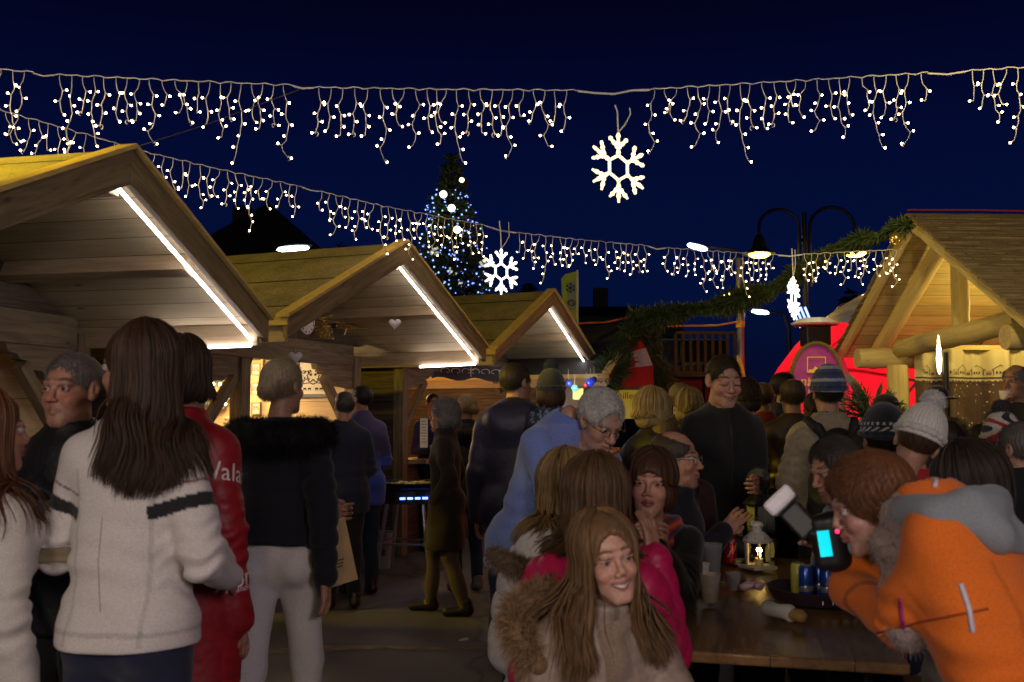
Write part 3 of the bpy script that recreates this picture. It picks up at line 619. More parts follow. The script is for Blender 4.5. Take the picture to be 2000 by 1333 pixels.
def fur_hood(info, r=.05, col=(.02, .017, .015), back=.16, n=5000, L=.04, drop=.02, half=1.0, z=1.44, name='fur_trim', wdt=.17):
    tr = info['tr']; pts = []
    for a in np.linspace(-2.3*half, 2.3*half, 15): pts.append(tr(wdt*math.sin(a), -back*math.cos(a)+.0 if math.cos(a) > 0 else -back*.6*math.cos(a), z-drop*math.cos(a)))
    V, F, C = fur_tube(pts, r, n, L, col); return link(name, mesh_from(name, V, F, [FUR], C, True), info['root'])

def jacket_bvh(info):
    o = info['jacket']; bpy.context.view_layer.update(); Mw = o.matrix_world
    return BVHTree.FromPolygons([Mw @ v.co for v in o.data.vertices], [tuple(f.vertices) for f in o.data.polygons]), Mw
def piping(info, pix, r, mat, name='piping'):
    "a line of tape or a zip sewn on the jacket, following its surface"
    bvh, Mw = jacket_bvh(info); c = Vector((0, 0, CAMH)); I = Mw.inverted(); pts = []
    for (x0, y0), (x1, y1) in zip(pix[:-1], pix[1:]):
        for k in range(9):
            t = k/8; h_, n_, _, _ = bvh.ray_cast(c, (P(x0+(x1-x0)*t, y0+(y1-y0)*t, 5)-c).normalized())
            if h_ is not None and (not pts or (I @ h_-pts[-1]).length < .12): pts.append(I @ (h_+n_*r*.2))
    if len(pts) > 3: link(name, G().tube(pts, r, 6).me(name, mat, True), info['jacket'])
# ------------------------------------------------------------------ materials of the place
W_PALE = wood('w_pale', (.42, .33, .20), (.31, .23, .13), knots=True)
W_CEIL = wood('w_ceil', (.50, .43, .27), (.42, .35, .20), plank=.17, gap=.03, pv=.12)
W_GREY = wood('w_grey', (.23, .18, .105), (.11, .085, .05), knots=True)
W_DARK = wood('w_dark', (.11, .080, .050), (.045, .032, .020), plank=.15, pv=.35, gap=.05)
W_WALL = wood('w_wall', (.72, .54, .32), (.60, .42, .22), plank=.30, gap=.012, pv=.10)
W_LOG = wood('w_log', (.60, .49, .25), (.48, .37, .17), knots=True)
W_END = wood('w_end', (.60, .47, .26), (.45, .33, .16), knots=False)
W_SHK = wood('w_shingle', (.27, .20, .14), (.10, .075, .055), knots=False)
W_TABLE = wood('w_table', (.28, .15, .06), (.19, .095, .035), plank=.245, gap=.012, pv=.15, rough=.16, knots=False, shine=.7)
YT = wood('w_trim', (.60, .45, .16), (.45, .32, .10), knots=False)
IRON = plain('iron', (.02, .02, .024), .4, .6)
STEEL = plain('steel', (.5, .5, .52), .3, .9)
FELT, t_, b_ = newmat('felt'); MC['felt'] = FELT
o_ = node(t_, 'TexCoord'); s_ = node(t_, 'SeparateXYZ'); t_.links.new(o_.outputs['Object'], s_.inputs[0])
n_ = node(t_, 'TexNoise', i_Scale=60.0, i_Detail=5.0); t_.links.new(o_.outputs['Object'], n_.inputs['Vector'])
n2_ = node(t_, 'TexNoise', i_Scale=3.0, i_Detail=5.0); t_.links.new(o_.outputs['Object'], n2_.inputs['Vector'])
c_ = node(t_, 'ValToRGB'); c_.color_ramp.elements[0].position = .35; c_.color_ramp.elements[0].color = (.10, .085, .05, 1); c_.color_ramp.elements[1].position = .68; c_.color_ramp.elements[1].color = (.34, .29, .17, 1)
mx_ = node(t_, 'MixRGB'); mx_.inputs[0].default_value = .45; t_.links.new(n_.outputs[0], mx_.inputs[1]); t_.links.new(n2_.outputs[0], mx_.inputs[2]); t_.links.new(mx_.outputs[0], c_.inputs[0])
d_ = node(t_, 'Math', operation='DIVIDE'); d_.inputs[1].default_value = .62; t_.links.new(s_.outputs[1], d_.inputs[0])
f_ = node(t_, 'Math', operation='FRACT'); t_.links.new(d_.outputs[0], f_.inputs[0]); l_ = node(t_, 'Math', operation='LESS_THAN'); l_.inputs[1].default_value = .05; t_.links.new(f_.outputs[0], l_.inputs[0])
m2_ = node(t_, 'MixRGB'); m2_.inputs[2].default_value = (.02, .017, .013, 1); t_.links.new(l_.outputs[0], m2_.inputs[0]); t_.links.new(c_.outputs[0], m2_.inputs[1])
t_.links.new(m2_.outputs[0], b_.inputs['Base Color']); b_.inputs['Roughness'].default_value = .75; bump(t_, b_, n_.outputs[0], .004)
LED = plain('led', (1, .86, .96), emit=14, ecol=(1, .86, .90), var=0)
BULB = plain('bulb', (1, .8, .55), emit=24, ecol=(1, .70, .38), var=0)
CORD = plain('cord', (.80, .78, .72), .5, var=0)
FLAKE = plain('flake_glow', (1, .85, .6), emit=1.9, ecol=(1, .80, .42), var=0)
FLAKE2 = plain('flake_glow_white', (1, .9, .9), emit=2.6, ecol=(1, .88, .74), var=0)
WARM = plain('warm_glow', (1, .7, .3), emit=22, ecol=(1, .62, .22), var=0)
# ------------------------------------------------------------------ ground
m, t, b = newmat('asphalt'); o = node(t, 'TexCoord'); n1 = node(t, 'TexNoise', i_Scale=.7, i_Detail=6.0, i_Roughness=.6); n2 = node(t, 'TexNoise', i_Scale=150.0, i_Detail=2.0); n3 = node(t, 'TexVoronoi', feature='DISTANCE_TO_EDGE', i_Scale=.45)
for q in (n1, n2): t.links.new(o.outputs['Object'], q.inputs['Vector'])
dn = node(t, 'TexNoise', i_Scale=3.0, i_Detail=4.0); ad = node(t, 'MixRGB'); ad.inputs[0].default_value = .22; t.links.new(o.outputs['Object'], ad.inputs[1]); t.links.new(o.outputs['Object'], dn.inputs['Vector']); t.links.new(dn.outputs['Color'], ad.inputs[2]); t.links.new(ad.outputs[0], n3.inputs['Vector'])
cr = node(t, 'ValToRGB'); t.links.new(n1.outputs[0], cr.inputs[0]); cr.color_ramp.elements[0].position = .35; cr.color_ramp.elements[0].color = (.075, .068, .064, 1); cr.color_ramp.elements[1].position = .7; cr.color_ramp.elements[1].color = (.13, .118, .11, 1)
mr = node(t, 'MapRange'); mr.inputs[1].default_value = 0; mr.inputs[2].default_value = .012; mr.inputs[3].default_value = .35; mr.inputs[4].default_value = 1; t.links.new(n3.outputs[0], mr.inputs[0])
mu = node(t, 'MixRGB', blend_type='MULTIPLY'); mu.inputs[0].default_value = 1; t.links.new(cr.outputs[0], mu.inputs[1]); t.links.new(mr.outputs[0], mu.inputs[2])
ov = node(t, 'MixRGB', blend_type='OVERLAY'); ov.inputs[0].default_value = .5; t.links.new(mu.outputs[0], ov.inputs[1]); t.links.new(n2.outputs[0], ov.inputs[2])
t.links.new(ov.outputs[0], b.inputs['Base Color']); b.inputs['Roughness'].default_value = .62; bump(t, b, n2.outputs[0], .004)
tag(link('ground', mesh_from('ground', [(-400, -40, 0), (400, -40, 0), (400, 700, 0), (-400, 700, 0)], [(0, 1, 2, 3)], m)), kind='structure')
# worn joint of tar with pale chips across the lane
g = G(); V = []; N = 26
for i in range(N+1):
    x = -3.4+4.4*i/N; y = 6.62+.10*math.sin(x*1.3)+.05*math.sin(x*5.1); ww = .055+.03*math.sin(x*3.7)+random.uniform(-.015, .015); V += [(x, y-ww, .004), (x, y+ww, .004)]
tag(link('road_marking', mesh_from('road_marking', V, [(2*i, 2*i+2, 2*i+3, 2*i+1) for i in range(N)], plain('worn_paint', (.17, .13, .075), .7, var=.5, bs=9))), kind='structure')
# ------------------------------------------------------------------ market stalls
def stall(peak_px, X, Y, deg, w, e, r, label, ov=1.3, L=3.3, ins=(.12, .12), led=True, roof_mat=None, fas=W_GREY, lintel=True, gable=True, walls=True, inner=None, midp=None, wallm=None, top='trim', led_left=((.0, .22), (.42, .5), (.62, .72))):
    a = R(deg); root = empty('market_stall', (X, Y, 0), R(90)-a, label, 'market stall', 'wooden market stalls in a row')
    ze, zr = CAMH+e, CAMH+r; sl = math.atan2(zr-ze, w); wl_, wr_ = w-ins[0], w-ins[1]; ww = wr_; zl = ze-.05
    rm = roof_mat or FELT
    for s in (-1, 1):
        A = (0, zr); B = (s*w, ze); nx, nz = s*math.sin(sl), math.cos(sl)
        mid = lambda v, off: ((A[0]+B[0])/2+nx*off, v, (A[1]+B[1])/2+nz*off)
        W_ = math.hypot(w, zr-ze)
        o = board('roof_covering', mid(-.02, .012), mid(L, .012), W_+.02, .024, rm, root, up=(nx, 0, nz), bevel=0)
        o = board('ceiling', mid(.0, -.013), mid(L-.02, -.013), W_-.02, .024, W_CEIL, root, up=(nx, 0, nz), bevel=0)
        # rake fascia with plumb cuts, in its own frame along the slope
        Lf = W_; fr = frame((0, -.018, zr), (s*w, -.018, ze), up=(nx, 0, nz)); inv = fr.inverted(); g = G()
        poly = [(0, zr+.03), (s*(w+.015), ze+.03), (s*(w+.015), ze-.115), (0, zr-.145)]
        g.add([inv @ Vector((x, y, z)) for y in (-.05-.002*(s > 0), -.012) for x, z in poly], [(0, 1, 2, 3), (7, 6, 5, 4)]+[(i, 4+i, 4+(i+1) % 4, (i+1) % 4) for i in range(4)])
        g.obj('fascia', fas, root, fr, bevel=.003)
        g = G(); poly = [(0, zr+.055), (s*(w+.04), ze+.045), (s*(w+.04), ze+.022), (0, zr+.032)]
        g.prism(poly, -.075, .03); g.obj('edge_strip', YT, root)
        if s < 0: board('lit_eaves_strip', (-w-.012, -.05, ze-.005), (-w-.012, L, ze-.005), .02, .055, YT, root)  # added strip, its yellow stands for lamplight on the eaves edge
        u = s*w*.50; z = zr-(zr-ze)*.50
        board('purlin', (u, .055, z-.085), (u, L-.1, z-.085), .085, .10, W_PALE, root, up=(nx, 0, nz))
        board('eaves_board', (s*(w-.035), -.008, ze-.075), (s*(w-.035), L-.1, ze-.075), .03, .13, W_PALE, root)
    board('ridge_beam', (0, .05, zr-.12), (0, L-.1, zr-.12), .10, .14, W_PALE, root)
    if led:
        g = G(); off = .155
        g.tube([(0, .03, zr-off+.005), (w-.03, .03, ze-off+.04), (w-.06, .03, ze-.14), (w-.07, .62, ze-.155)], .011, 6)
        g.obj('led_strip', LED, root)
        for f0, f1 in led_left:
            g = G(); g.tube([(-w*f0, .03, zr-(zr-ze)*f0-off+.035), (-w*f1, .03, zr-(zr-ze)*f1-off+.035)], .010, 6); g.obj('led_strip', LED, root)
    wm = wallm or W_DARK
    if walls:
        for s in (-1, 1):
            ww = wl_ if s < 0 else wr_
            board('corner_post', (s*ww, ov, 0), (s*ww, ov, zl), .12, .12, W_GREY, root, up=(0, 1, 0))
            board('side_wall', (s*ww, ov+.07, zl/2), (s*ww, L-.15, zl/2), zl-.02, .04, wm, root, up=(s, 0, 0), bevel=0)
            board('brace', (s*(ww-.07), ov, zl-.72), (s*(ww-.52), ov, zl-.22), .08, .07, W_GREY, root, up=(0, 1, 0))
            # carved bracket under the lintel
            c = [(0, 0), (.62, 0), (.60, -.05), (.52, -.06), (.50, -.09), (.42, -.10), (.39, -.15), (.30, -.155), (.25, -.20), (.0, -.22)]
            g = G(); g.prism([(s*(ww-.062-x), zl-.10+z) for x, z in c], ov-.035, ov+.035); g.obj('bracket', W_GREY, root, bevel=.004)
        if lintel: board('lintel', (-wl_+.065, ov, zl-.0), (ww-.065, ov, zl-.0), .10, .20, W_GREY, root)
        iw = W_WALL
        if midp is not None: board('middle_post', (midp, ov, 0), (midp, ov, zl-.11), .12, .12, W_GREY, root, up=(0, 1, 0))
        board('back_wall', (-wl_+.03, L-.12, zl/2), (ww-.03, L-.12, zl/2), zl, .03, iw, root, up=(0, -1, 0), bevel=0)
        for s, ww in ((-1, wl_), (1, wr_)): board('lining', (s*(ww-.026), ov+.07, zl/2), (s*(ww-.026), L-.15, zl/2), zl-.03, .008, iw, root, up=(-s, 0, 0), bevel=0)
        board('counter_front', (-wl_+.065, ov, .48), (ww-.065, ov, .48), .96, .03, wm, root, up=(0, -1, 0), bevel=0)
        board('counter_top', (-wl_+.06, ov-.05, 1.0), (ww-.06, ov-.05, 1.0), .45, .045, W_PALE, root)
        if gable:
            g = G(); z0 = zl+.10; k = (zr-.03-z0)/(zr-ze)*w
            fr = frame((-1, ov, z0), (1, ov, z0), up=(0, -1, 0)); inv = fr.inverted()
            tri = [(-k+.02, z0), (k-.02, z0), (0, zr-.05)]
            g.add([inv @ Vector((x, y, z)) for y in (ov-.02, ov+.02) for x, z in tri], [(0, 1, 2), (5, 4, 3), (0, 3, 4, 1), (1, 4, 5, 2), (2, 5, 3, 0)]); g.obj('gable_wall', W_DARK, root, fr)
    M = Matrix.Translation((X, Y, 0)) @ Matrix.Rotation(R(90)-a, 4, 'Z')
    return root, M, dict(w=w, ze=ze, zr=zr, ww=ww, zl=zl, ov=ov, L=L)
s1, M1, D1 = stall(None, -1.88, 4.73, 12.5, 1.46, .57, 1.254, 'nearest wooden stall at left, its roof gable edged with a bright white light strip', ov=1.25, ins=(.1, .05))
s2, M2, D2 = stall(None, -.915, 8.085, 22.5, 1.60, .63, 1.386, 'middle wooden stall with framed papercut picture on its bright pine back wall', ov=1.25, ins=(.62, .28), midp=-.42)
s3, M3, D3 = stall(None, .45, 11.77, 24, 1.62, .66, 1.452, 'smallest lit wooden stall with an orange curtain and dark banner under its roof', ov=1.15, wallm=W_DARK)
s4, M4, D4 = stall(None, 1.72, 13.7, 24, 1.35, .50, 1.25, 'unlit wooden stall with a red and white flag under its fir-trimmed gable', ov=.9, led=False, gable=False, roof_mat=plain('dark_felt', (.03, .03, .03), .8))
# warm lamps inside the stalls
def loc(M, x, y, z): return M @ Vector((x, y, z))
lamp('POINT', loc(M2, .35, 2.3, 1.95), 52, (1, .72, .42), .12, name='stall_lamp')
lamp('POINT', loc(M3, -.3, 1.9, 1.95), 40, (1, .50, .18), .12, name='stall_lamp')
lamp('POINT', loc(M1, -.4, 2.1, 1.9), 1.5, (1, .55, .22), .12, name='stall_lamp')
lamp('POINT', loc(M4, 0, 1.6, 1.9), 12, (1, .75, .45), .12, name='stall_lamp')
# ------------------------------------------------------------------ log hut at the right
UH = R(-87.5); hut = empty('log_hut', (3.86, 9.45, 0), UH, 'open log hut with a shingled gable roof and thick round beams at the right edge', 'hut')
hw, hze, hzr, hL = 2.0, 2.18, 3.40, 3.6
hs_ = math.atan2(hzr-hze, hw); HM = Matrix.Translation((3.86, 9.45, 0)) @ Matrix.Rotation(UH, 4, 'Z')
for s in (-1, 1):
    nx, nz = s*math.sin(hs_), math.cos(hs_); W_ = math.hypot(hw, hzr-hze); g = G(); rows = 19
    fr = frame((0, 0, hzr), (0, 1, hzr), up=(nx, 0, nz)); inv = fr.inverted()
    for i in range(rows):
        t = (i+.5)/rows; c = Vector((s*hw*t*1.02, hL/2-.02, hzr-(hzr-hze)*t*1.02))+Vector((nx, 0, nz))*.03
        al = hs_-.09; rx = Vector((s*math.cos(al), 0, -math.sin(al))); rn = Vector((s*math.sin(al), 0, math.cos(al)))
        n_c = 30
        for j in range(n_c):
            y0 = -.07+(hL+.05)*j/n_c; y1 = y0+(hL+.05)/n_c-.006; jl = random.uniform(-.008, .008); h_ = W_/rows*.62
            cc = c+Vector((0, (y0+y1)/2-hL/2+.02, 0))+rx*jl+Vector((0, random.uniform(-.01, .01) if j == 0 else 0, 0))
            V = [cc+rx*a*h_+Vector((0, b*(y1-y0)/2, 0))+rn*q*.011 for a in (-1, 1) for b in (-1, 1) for q in (-1, 1)]
            g.add([inv @ v for v in V], [(0, 1, 3, 2), (4, 6, 7, 5), (0, 4, 5, 1), (2, 3, 7, 6), (0, 2, 6, 4), (1, 5, 7, 3)])
    g.obj('shingle_roof', W_SHK, hut, fr)
    mid = lambda off: Vector((s*hw/2, 0, (hzr+hze)/2))+Vector((nx, 0, nz))*off
    m0 = mid(-.012); board('ceiling', (m0.x, .02, m0.z), (m0.x, hL-.05, m0.z), W_-.01, .026, wood('w_hutceil', (.62, .52, .25), (.50, .40, .17), plank=.18, gap=.03, pv=.15), hut, up=(nx, 0, nz))
    # cleated rake board
    g = G(); fr2 = frame((0, -.04, hzr), (s*hw, -.04, hze), up=(nx, 0, nz)); inv2 = fr2.inverted(); poly = [(0, hzr+.02), (s*(hw+.03), hze+.02), (s*(hw+.03), hze-.10), (0, hzr-.12)]
    g.add([inv2 @ Vector((x, y, z)) for y in (-.035-.002*(s > 0), .012) for x, z in poly], [(0, 1, 2, 3), (7, 6, 5, 4)]+[(i, 4+i, 4+(i+1) % 4, (i+1) % 4) for i in range(4)]); g.obj('rake_board', W_LOG, hut, fr2)
    for v in (.32, 1.55, 2.8):
        log('rafter_log', (-s*.10, v+(.03 if s > 0 else 0), hzr-.17+.04), (s*(hw-.12), v+(.03 if s > 0 else 0), hze-.11+.02), .088, W_LOG, W_END, hut)
log('ridge_log', (0, .55, hzr-.36), (0, hL-.1, hzr-.36), .085, W_LOG, W_END, hut)
log('tie_beam', (-.85, .22, 2.19), (1.42, .22, 2.27), .098, W_LOG, W_END, hut)
log('king_post', (.06, .40, 2.34), (.06, .40, 3.06), .082, W_LOG, W_END, hut)
log('eaves_log', (-.98, -.20, 2.10), (-.98, 3.4, 2.10), .105, W_LOG, W_END, hut)
log('eaves_log', (1.55, .0, 2.12), (1.55, 3.4, 2.12), .105, W_LOG, W_END, hut)
log('post', (-.86, .18, 0), (-.86, .18, 2.02), .105, W_LOG, W_END, hut); log('post', (1.55, 3.0, 0), (1.55, 3.0, 2.02), .105, W_LOG, W_END, hut); log('post', (-.98, 3.0, 0), (-.98, 3.0, 2.02), .105, W_LOG, W_END, hut)
board('curtain_rail', (-.80, .30, 2.20), (-.80, 3.3, 2.20), .05, .05, W_LOG, hut)
board('back_wall', (-.9, 3.3, 1.05), (1.5, 3.3, 1.05), 2.1, .05, W_DARK, hut, up=(0, 1, 0), bevel=0)
g = G(); g.tube([(0, -.06, hzr+.07), (0, .6, hzr+.075), (0, 1.5, hzr+.065), (0, hL, hzr+.075)], .009, 8); g.obj('ridge_rope', plain('red_rope', (.25, .02, .015), .6), hut)
lamp('POINT', HM @ Vector((-.15, 1.15, 2.55)), 36, (1, .74, .22), .10, name='hut_lamp')
lamp('POINT', HM @ Vector((1.0, .9, 2.0)), 9, (1, .72, .2), .10, name='hut_lamp')
# curtain: pale top with a border of small houses, brown below with white dots
m, t, b = newmat('curtain'); o = node(t, 'TexCoord'); s = node(t, 'SeparateXYZ'); t.links.new(o.outputs['UV'], s.inputs[0])
st = node(t, 'Math', operation='GREATER_THAN'); st.inputs[1].default_value = 1.86; t.links.new(s.outputs[1], st.inputs[0])
vo = node(t, 'TexVoronoi', i_Scale=22.0); vo.inputs['Randomness'].default_value = .85; mpp = node(t, 'Mapping'); mpp.inputs['Scale'].default_value = (.6, 1, 1); t.links.new(o.outputs['UV'], vo.inputs['Vector'])
dt = node(t, 'Math', operation='LESS_THAN'); dt.inputs[1].default_value = .20; t.links.new(vo.outputs['Distance'], dt.inputs[0])
mb = node(t, 'MixRGB'); mb.inputs[1].default_value = (.085, .052, .045, 1); mb.inputs[2].default_value = (.55, .5, .42, 1); t.links.new(dt.outputs[0], mb.inputs[0])
ms = node(t, 'MixRGB'); ms.inputs[2].default_value = (.52, .46, .30, 1); t.links.new(st.outputs[0], ms.inputs[0]); t.links.new(mb.outputs[0], ms.inputs[1])
t.links.new(ms.outputs[0], b.inputs['Base Color']); b.inputs['Roughness'].default_value = .9
MCUR = m; V = []; F = []; UV = []; NX, NZ = 220, 12; z0, z1 = .55, 2.18
def cur(x): return .10*math.sin(x*17+1.6*math.sin(x*5))+.018*math.sin(x*41)
for i in range(NX+1):
    x = 2.7*i/NX
    for j in range(NZ+1): z = z0+(z1-z0)*j/NZ; V.append((-.78+cur(x)*(1.15-.45*j/NZ), .32+x, z)); UV.append((x*1.25, z))
F = [(i*(NZ+1)+j, (i+1)*(NZ+1)+j, (i+1)*(NZ+1)+j+1, i*(NZ+1)+j+1) for i in range(NX) for j in range(NZ)]
me = mesh_from('curtain', V, F, m, smooth=True); uvl = me.uv_layers.new(); uvl.data.foreach_set('uv', [c for l in me.loops for c in UV[l.vertex_index]])
curt = link('curtain', me, None, HM); tag(curt, 'brown curtain with white dots and a pale top, hanging inside the log hut', 'curtain')
g = G(); pz = 1.54
def on(x, z): return (-.78+cur(x)*(1.15-.45*(z-z0)/(z1-z0))+.007, .32+x, z)
for a, b_ in ((1.88, 1.895), (1.83, 1.838)):
    for i in range(160): x, x2 = 2.6*i/160, 2.6*(i+1)/160; k = len(g.V); g.add([on(x, a), on(x2, a), on(x2, b_), on(x, b_)], [(0, 1, 2, 3)])
g.m = 1
for i in range(60): x = .02+2.6*i/60; g.add([on(x, 1.85), on(x+.018, 1.85), on(x+.018, 1.87), on(x, 1.87)], [(0, 1, 2, 3)])
g.m = 0
x = .06
while x < 2.5:
    W_ = .12; pts = [(0, 0), (0, .055), (-.015, .052), (W_/2, .105), (W_+.015, .052), (W_, .055), (W_, 0)]
    for (a, b0), (c, d0) in zip(pts[:-1], pts[1:]):
        n_ = Vector((-(d0-b0), (c-a))).normalized()*.003; k = [on(x+a-n_.x, 1.915+b0-n_.y), on(x+c-n_.x, 1.915+d0-n_.y), on(x+c+n_.x, 1.915+d0+n_.y), on(x+a+n_.x, 1.915+b0+n_.y)]; g.add(k, [(0, 1, 2, 3)])
    for q in (.02, .05, .08): g.add([on(x+q, 1.93), on(x+q+.014, 1.93), on(x+q+.014, 1.955), on(x+q, 1.955)], [(0, 1, 2, 3)])
    x += .19
    for q in range(3): g.add([on(x-.05+.012*q, 1.92), on(x-.04+.012*q, 1.92), on(x-.045+.012*q, 1.96+.01*(q == 1)), on(x-.047+.012*q, 1.95)], [(0, 1, 2, 3)])
g.obj('border_print', [plain('print_brown', (.09, .06, .05), .9, var=0), plain('print_pale', (.5, .45, .35), .9, var=0)], curt)
# gas torch in front of the curtain
tp = P(1846, 700, 8.6); tor = empty('torch', (tp.x, tp.y, 0), 0, 'tall dark tube with a burning flame in front of the brown curtain', 'torch')
g = G(); g.cyl((0, 0, 0), (0, 0, tp.z+.05), .028, n=16); g.lathe([(0, 0), (.16, 0), (.16, .03), (.03, .05)]); g.obj('tube', IRON, tor, smooth=True)
fx = P(1834, 700, 8.6)-tp; g = G(); g.lathe([(.002, -.14), (.016, -.11), (.021, -.05), (.024, 0), (.017, .05), (.02, .08), (.010, .13), (.012, .15), (.003, .20)], (0, 0, 0), 10)
g.obj('flame', plain('flame', (1, .8, .3), emit=9, ecol=(1, .74, .34), var=0), tor, Matrix.Translation((fx.x, fx.y, tp.z-.0)), smooth=True)
# ------------------------------------------------------------------ icicle light curtains
def drop_proto(L, seed):
    r = random.Random(seed); pts = [Vector((0, 0, 0))]; z = 0; x = 0; bl = []; sg = r.choice((-1, 1)); z -= .02; pts.append(Vector((x, 0, z)))
    nb = max(2, int(L/.052))
    for i in range(nb):
        step = L/nb*r.uniform(.8, 1.2); x2 = x+sg*r.uniform(.003, .03); z -= step*.5; pts.append(Vector((x+(x2-x)*.3, r.uniform(-.01, .01), z))); z -= step*.5
        pts.append(Vector((x2, r.uniform(-.01, .01), z))); d = Vector((sg*r.uniform(.3, 1), r.uniform(-.5, .5), r.uniform(-.5, .3))).normalized()
        bl.append((pts[-1], pts[-1]+d*.022)); x = x2
        if r.random() < .75: sg = -sg
    g = G(); g.tube(pts, .0023, 5)
    for a, b in bl: g.cyl(a, b, .0030, .0036, 5)
    if r.random() < .5: g.tube([pts[-1]+Vector((.008*math.cos(a)-.008, 0, -.008+.012*math.sin(a))) for a in np.linspace(0, 5, 8)], .0022, 4)
    return g.me('light_drop', CORD, True), [b for a, b in bl]
PR = [drop_proto(L, 100+i) for i, L in enumerate((.12, .17, .22, .27, .33, .14, .19, .24, .30, .20, .16, .36))]
bme = G().ball((0, 0, 0), .0062, 8).me('bulb', BULB, True); bme.polygons.foreach_set('use_smooth', [True]*len(bme.polygons))
def path_at(wp):
    D = [0]
    for a, b in zip(wp[:-1], wp[1:]): D.append(D[-1]+(b-a).length)
    def f(s):
        for i in range(len(wp)-1):
            if s <= D[i+1] or i == len(wp)-2: return wp[i].lerp(wp[i+1], (s-D[i])/(D[i+1]-D[i]))
    return f, D[-1]
def curtain(pix, label, seed, seg, spacing=.072, k=1.0):
    "one plug-in length of icicle lights hung from a cable"
    xw, xb = G(), G(); rr = random.Random(seed); wp = [P(*p) for p in pix]; f, T = path_at(wp); o = wp[0]; root = empty('icicle_lights', o, 0, label, 'string lights', 'strings of icicle lights above the market')
    g = G(); n = max(8, int(T/.03)); cp = []
    for i in range(n+1): p = f(T*i/n)-o; cp.append(p+Vector((0, 0, .004*math.sin(i*1.9)+.006*abs(math.sin(i*.65)))))
    g.tube(cp, .0031, 6); g.obj('cord', CORD, root, smooth=True)
    d = (wp[-1]-wp[0]); az = math.atan2(d.y, d.x); s = .03; seq = [2, 7, 4, 0, 6, 9, 3, 5, 1, 8, 10, 6, 11, 2, 1, 7]; i = seed; cnt = 0
    while s < T-.02:
        me, bl = PR[seq[i % len(seq)]]; i += rr.choice((1, 1, 2)); p = f(s)-o
        if cnt+len(bl) > 99:
            Mx = Matrix.Translation(p) @ Matrix.Rotation(az+rr.uniform(-.5, .5), 4, 'Z'); xw.add([Mx @ v.co for v in me.vertices], [tuple(f.vertices) for f in me.polygons])
            for q in bl: xb.ball(Mx @ q, .0062, 8)
        else:
            dr = link('light_drop', me, root, Matrix.Translation(p) @ Matrix.Rotation(az+rr.choice((0, math.pi))+rr.uniform(-.5, .5), 4, 'Z') @ Matrix.Diagonal((1, 1, k*rr.uniform(.9, 1.1), 1)))
            for q in bl: bo = link('bulb', bme, dr, Matrix.Translation(q))
            cnt += len(bl)
        s += spacing*.84*rr.uniform(.85, 1.2)
    if xw.V: a_ = xw.obj('more_light_drops', CORD, root, smooth=True); a_['kind'] = 'stuff'; b_ = xb.obj('more_bulbs', BULB, a_, smooth=True); b_['kind'] = 'stuff'
A = lambda pts, d0, d1: [(x, y, d0+(d1-d0)*(x-pts[0][0])/(pts[-1][0]-pts[0][0])) for x, y in pts]
S1 = [([(-160, 122), (-60, 130), (65, 143)], 5.1, 5.2), ([(105, 147), (330, 158), (572, 168)], 5.2, 5.3), ([(612, 172), (860, 176), (1128, 178)], 5.35, 5.45), ([(1268, 176), (1540, 160), (1812, 144)], 5.45, 5.4), ([(1888, 140), (2010, 132), (2140, 122)], 5.4, 5.3)]
L1 = ['left end of the upper row', 'upper row, just right of its left end', 'upper row, left of the big snowflake', 'upper row, right of the big snowflake', 'right end of the upper row']
for i, (p, a, b) in enumerate(S1): curtain(A(p, a, b), 'white icicle lights against the night sky, '+L1[i], 3+i*5, 1, .070, 1.0)
S2 = [([(-150, 170), (0, 216), (190, 270)], 6.0, 6.4), ([(215, 277), (250, 290), (420, 330), (590, 366)], 6.4, 7.3), ([(622, 374), (740, 402), (950, 442)], 7.35, 8.35), ([(1008, 455), (1130, 469), (1265, 481)], 8.5, 9.0), ([(1300, 485), (1400, 492), (1520, 499)], 9.0, 9.3), ([(1565, 498), (1660, 493), (1762, 488)], 9.3, 9.3)]
L2 = ['starting over the nearest stall roof', 'between the nearest and the middle stall roof', 'crossing in front of the Christmas tree', 'between the two small snowflakes, left half', 'under the cool street lamp near the twin lantern', 'right end, meeting the log hut roof']
for i, (p, a, b) in enumerate(S2): curtain(A(p, a, b), 'lower row of icicle lights, '+L2[i], 11+i*4, 2, .075, 1.0)
def cable(pts, r, label, mat=None, cat='cable', name='cable', group=None):
    wp = [P(*p) for p in pts]; g = G(); g.tube([p-wp[0] for p in wp], r, 6); o = g.obj(name, mat or CORD, None, Matrix.Translation(wp[0]), smooth=True); return tag(o, label, cat, group)
cable([(65, 143, 5.2), (85, 149, 5.2), (105, 147, 5.2)], .004, 'short white link cable near the left end of the upper icicle lights', group='link cables of the icicle lights')
cable([(572, 168, 5.3), (590, 173, 5.33), (612, 172, 5.35)], .005, 'short white link cable above the gap left of centre in the upper lights', group='link cables of the icicle lights')
cable([(1128, 178, 5.45), (1160, 182, 5.45), (1200, 184, 5.45), (1235, 177, 5.45), (1268, 176, 5.45)], .006, 'white link cable from which the big glowing snowflake hangs', group='link cables of the icicle lights')
cable([(1812, 144, 5.4), (1850, 146, 5.4), (1888, 140, 5.4)], .005, 'short white link cable near the right end of the upper icicle lights', group='link cables of the icicle lights')
cable([(950, 442, 8.35), (978, 451, 8.4), (1008, 455, 8.5)], .007, 'white link cable holding the small snowflake near the Christmas tree', group='link cables of the icicle lights')
cable([(1265, 481, 9.0), (1283, 487, 9.0), (1300, 485, 9.0)], .006, 'white link cable in the lower lights left of the cool street lamp', group='link cables of the icicle lights')
cable([(1520, 499, 9.3), (1543, 501, 9.3), (1565, 498, 9.3)], .007, 'white link cable holding the snowflake turned side-on by the twin lantern', group='link cables of the icicle lights')
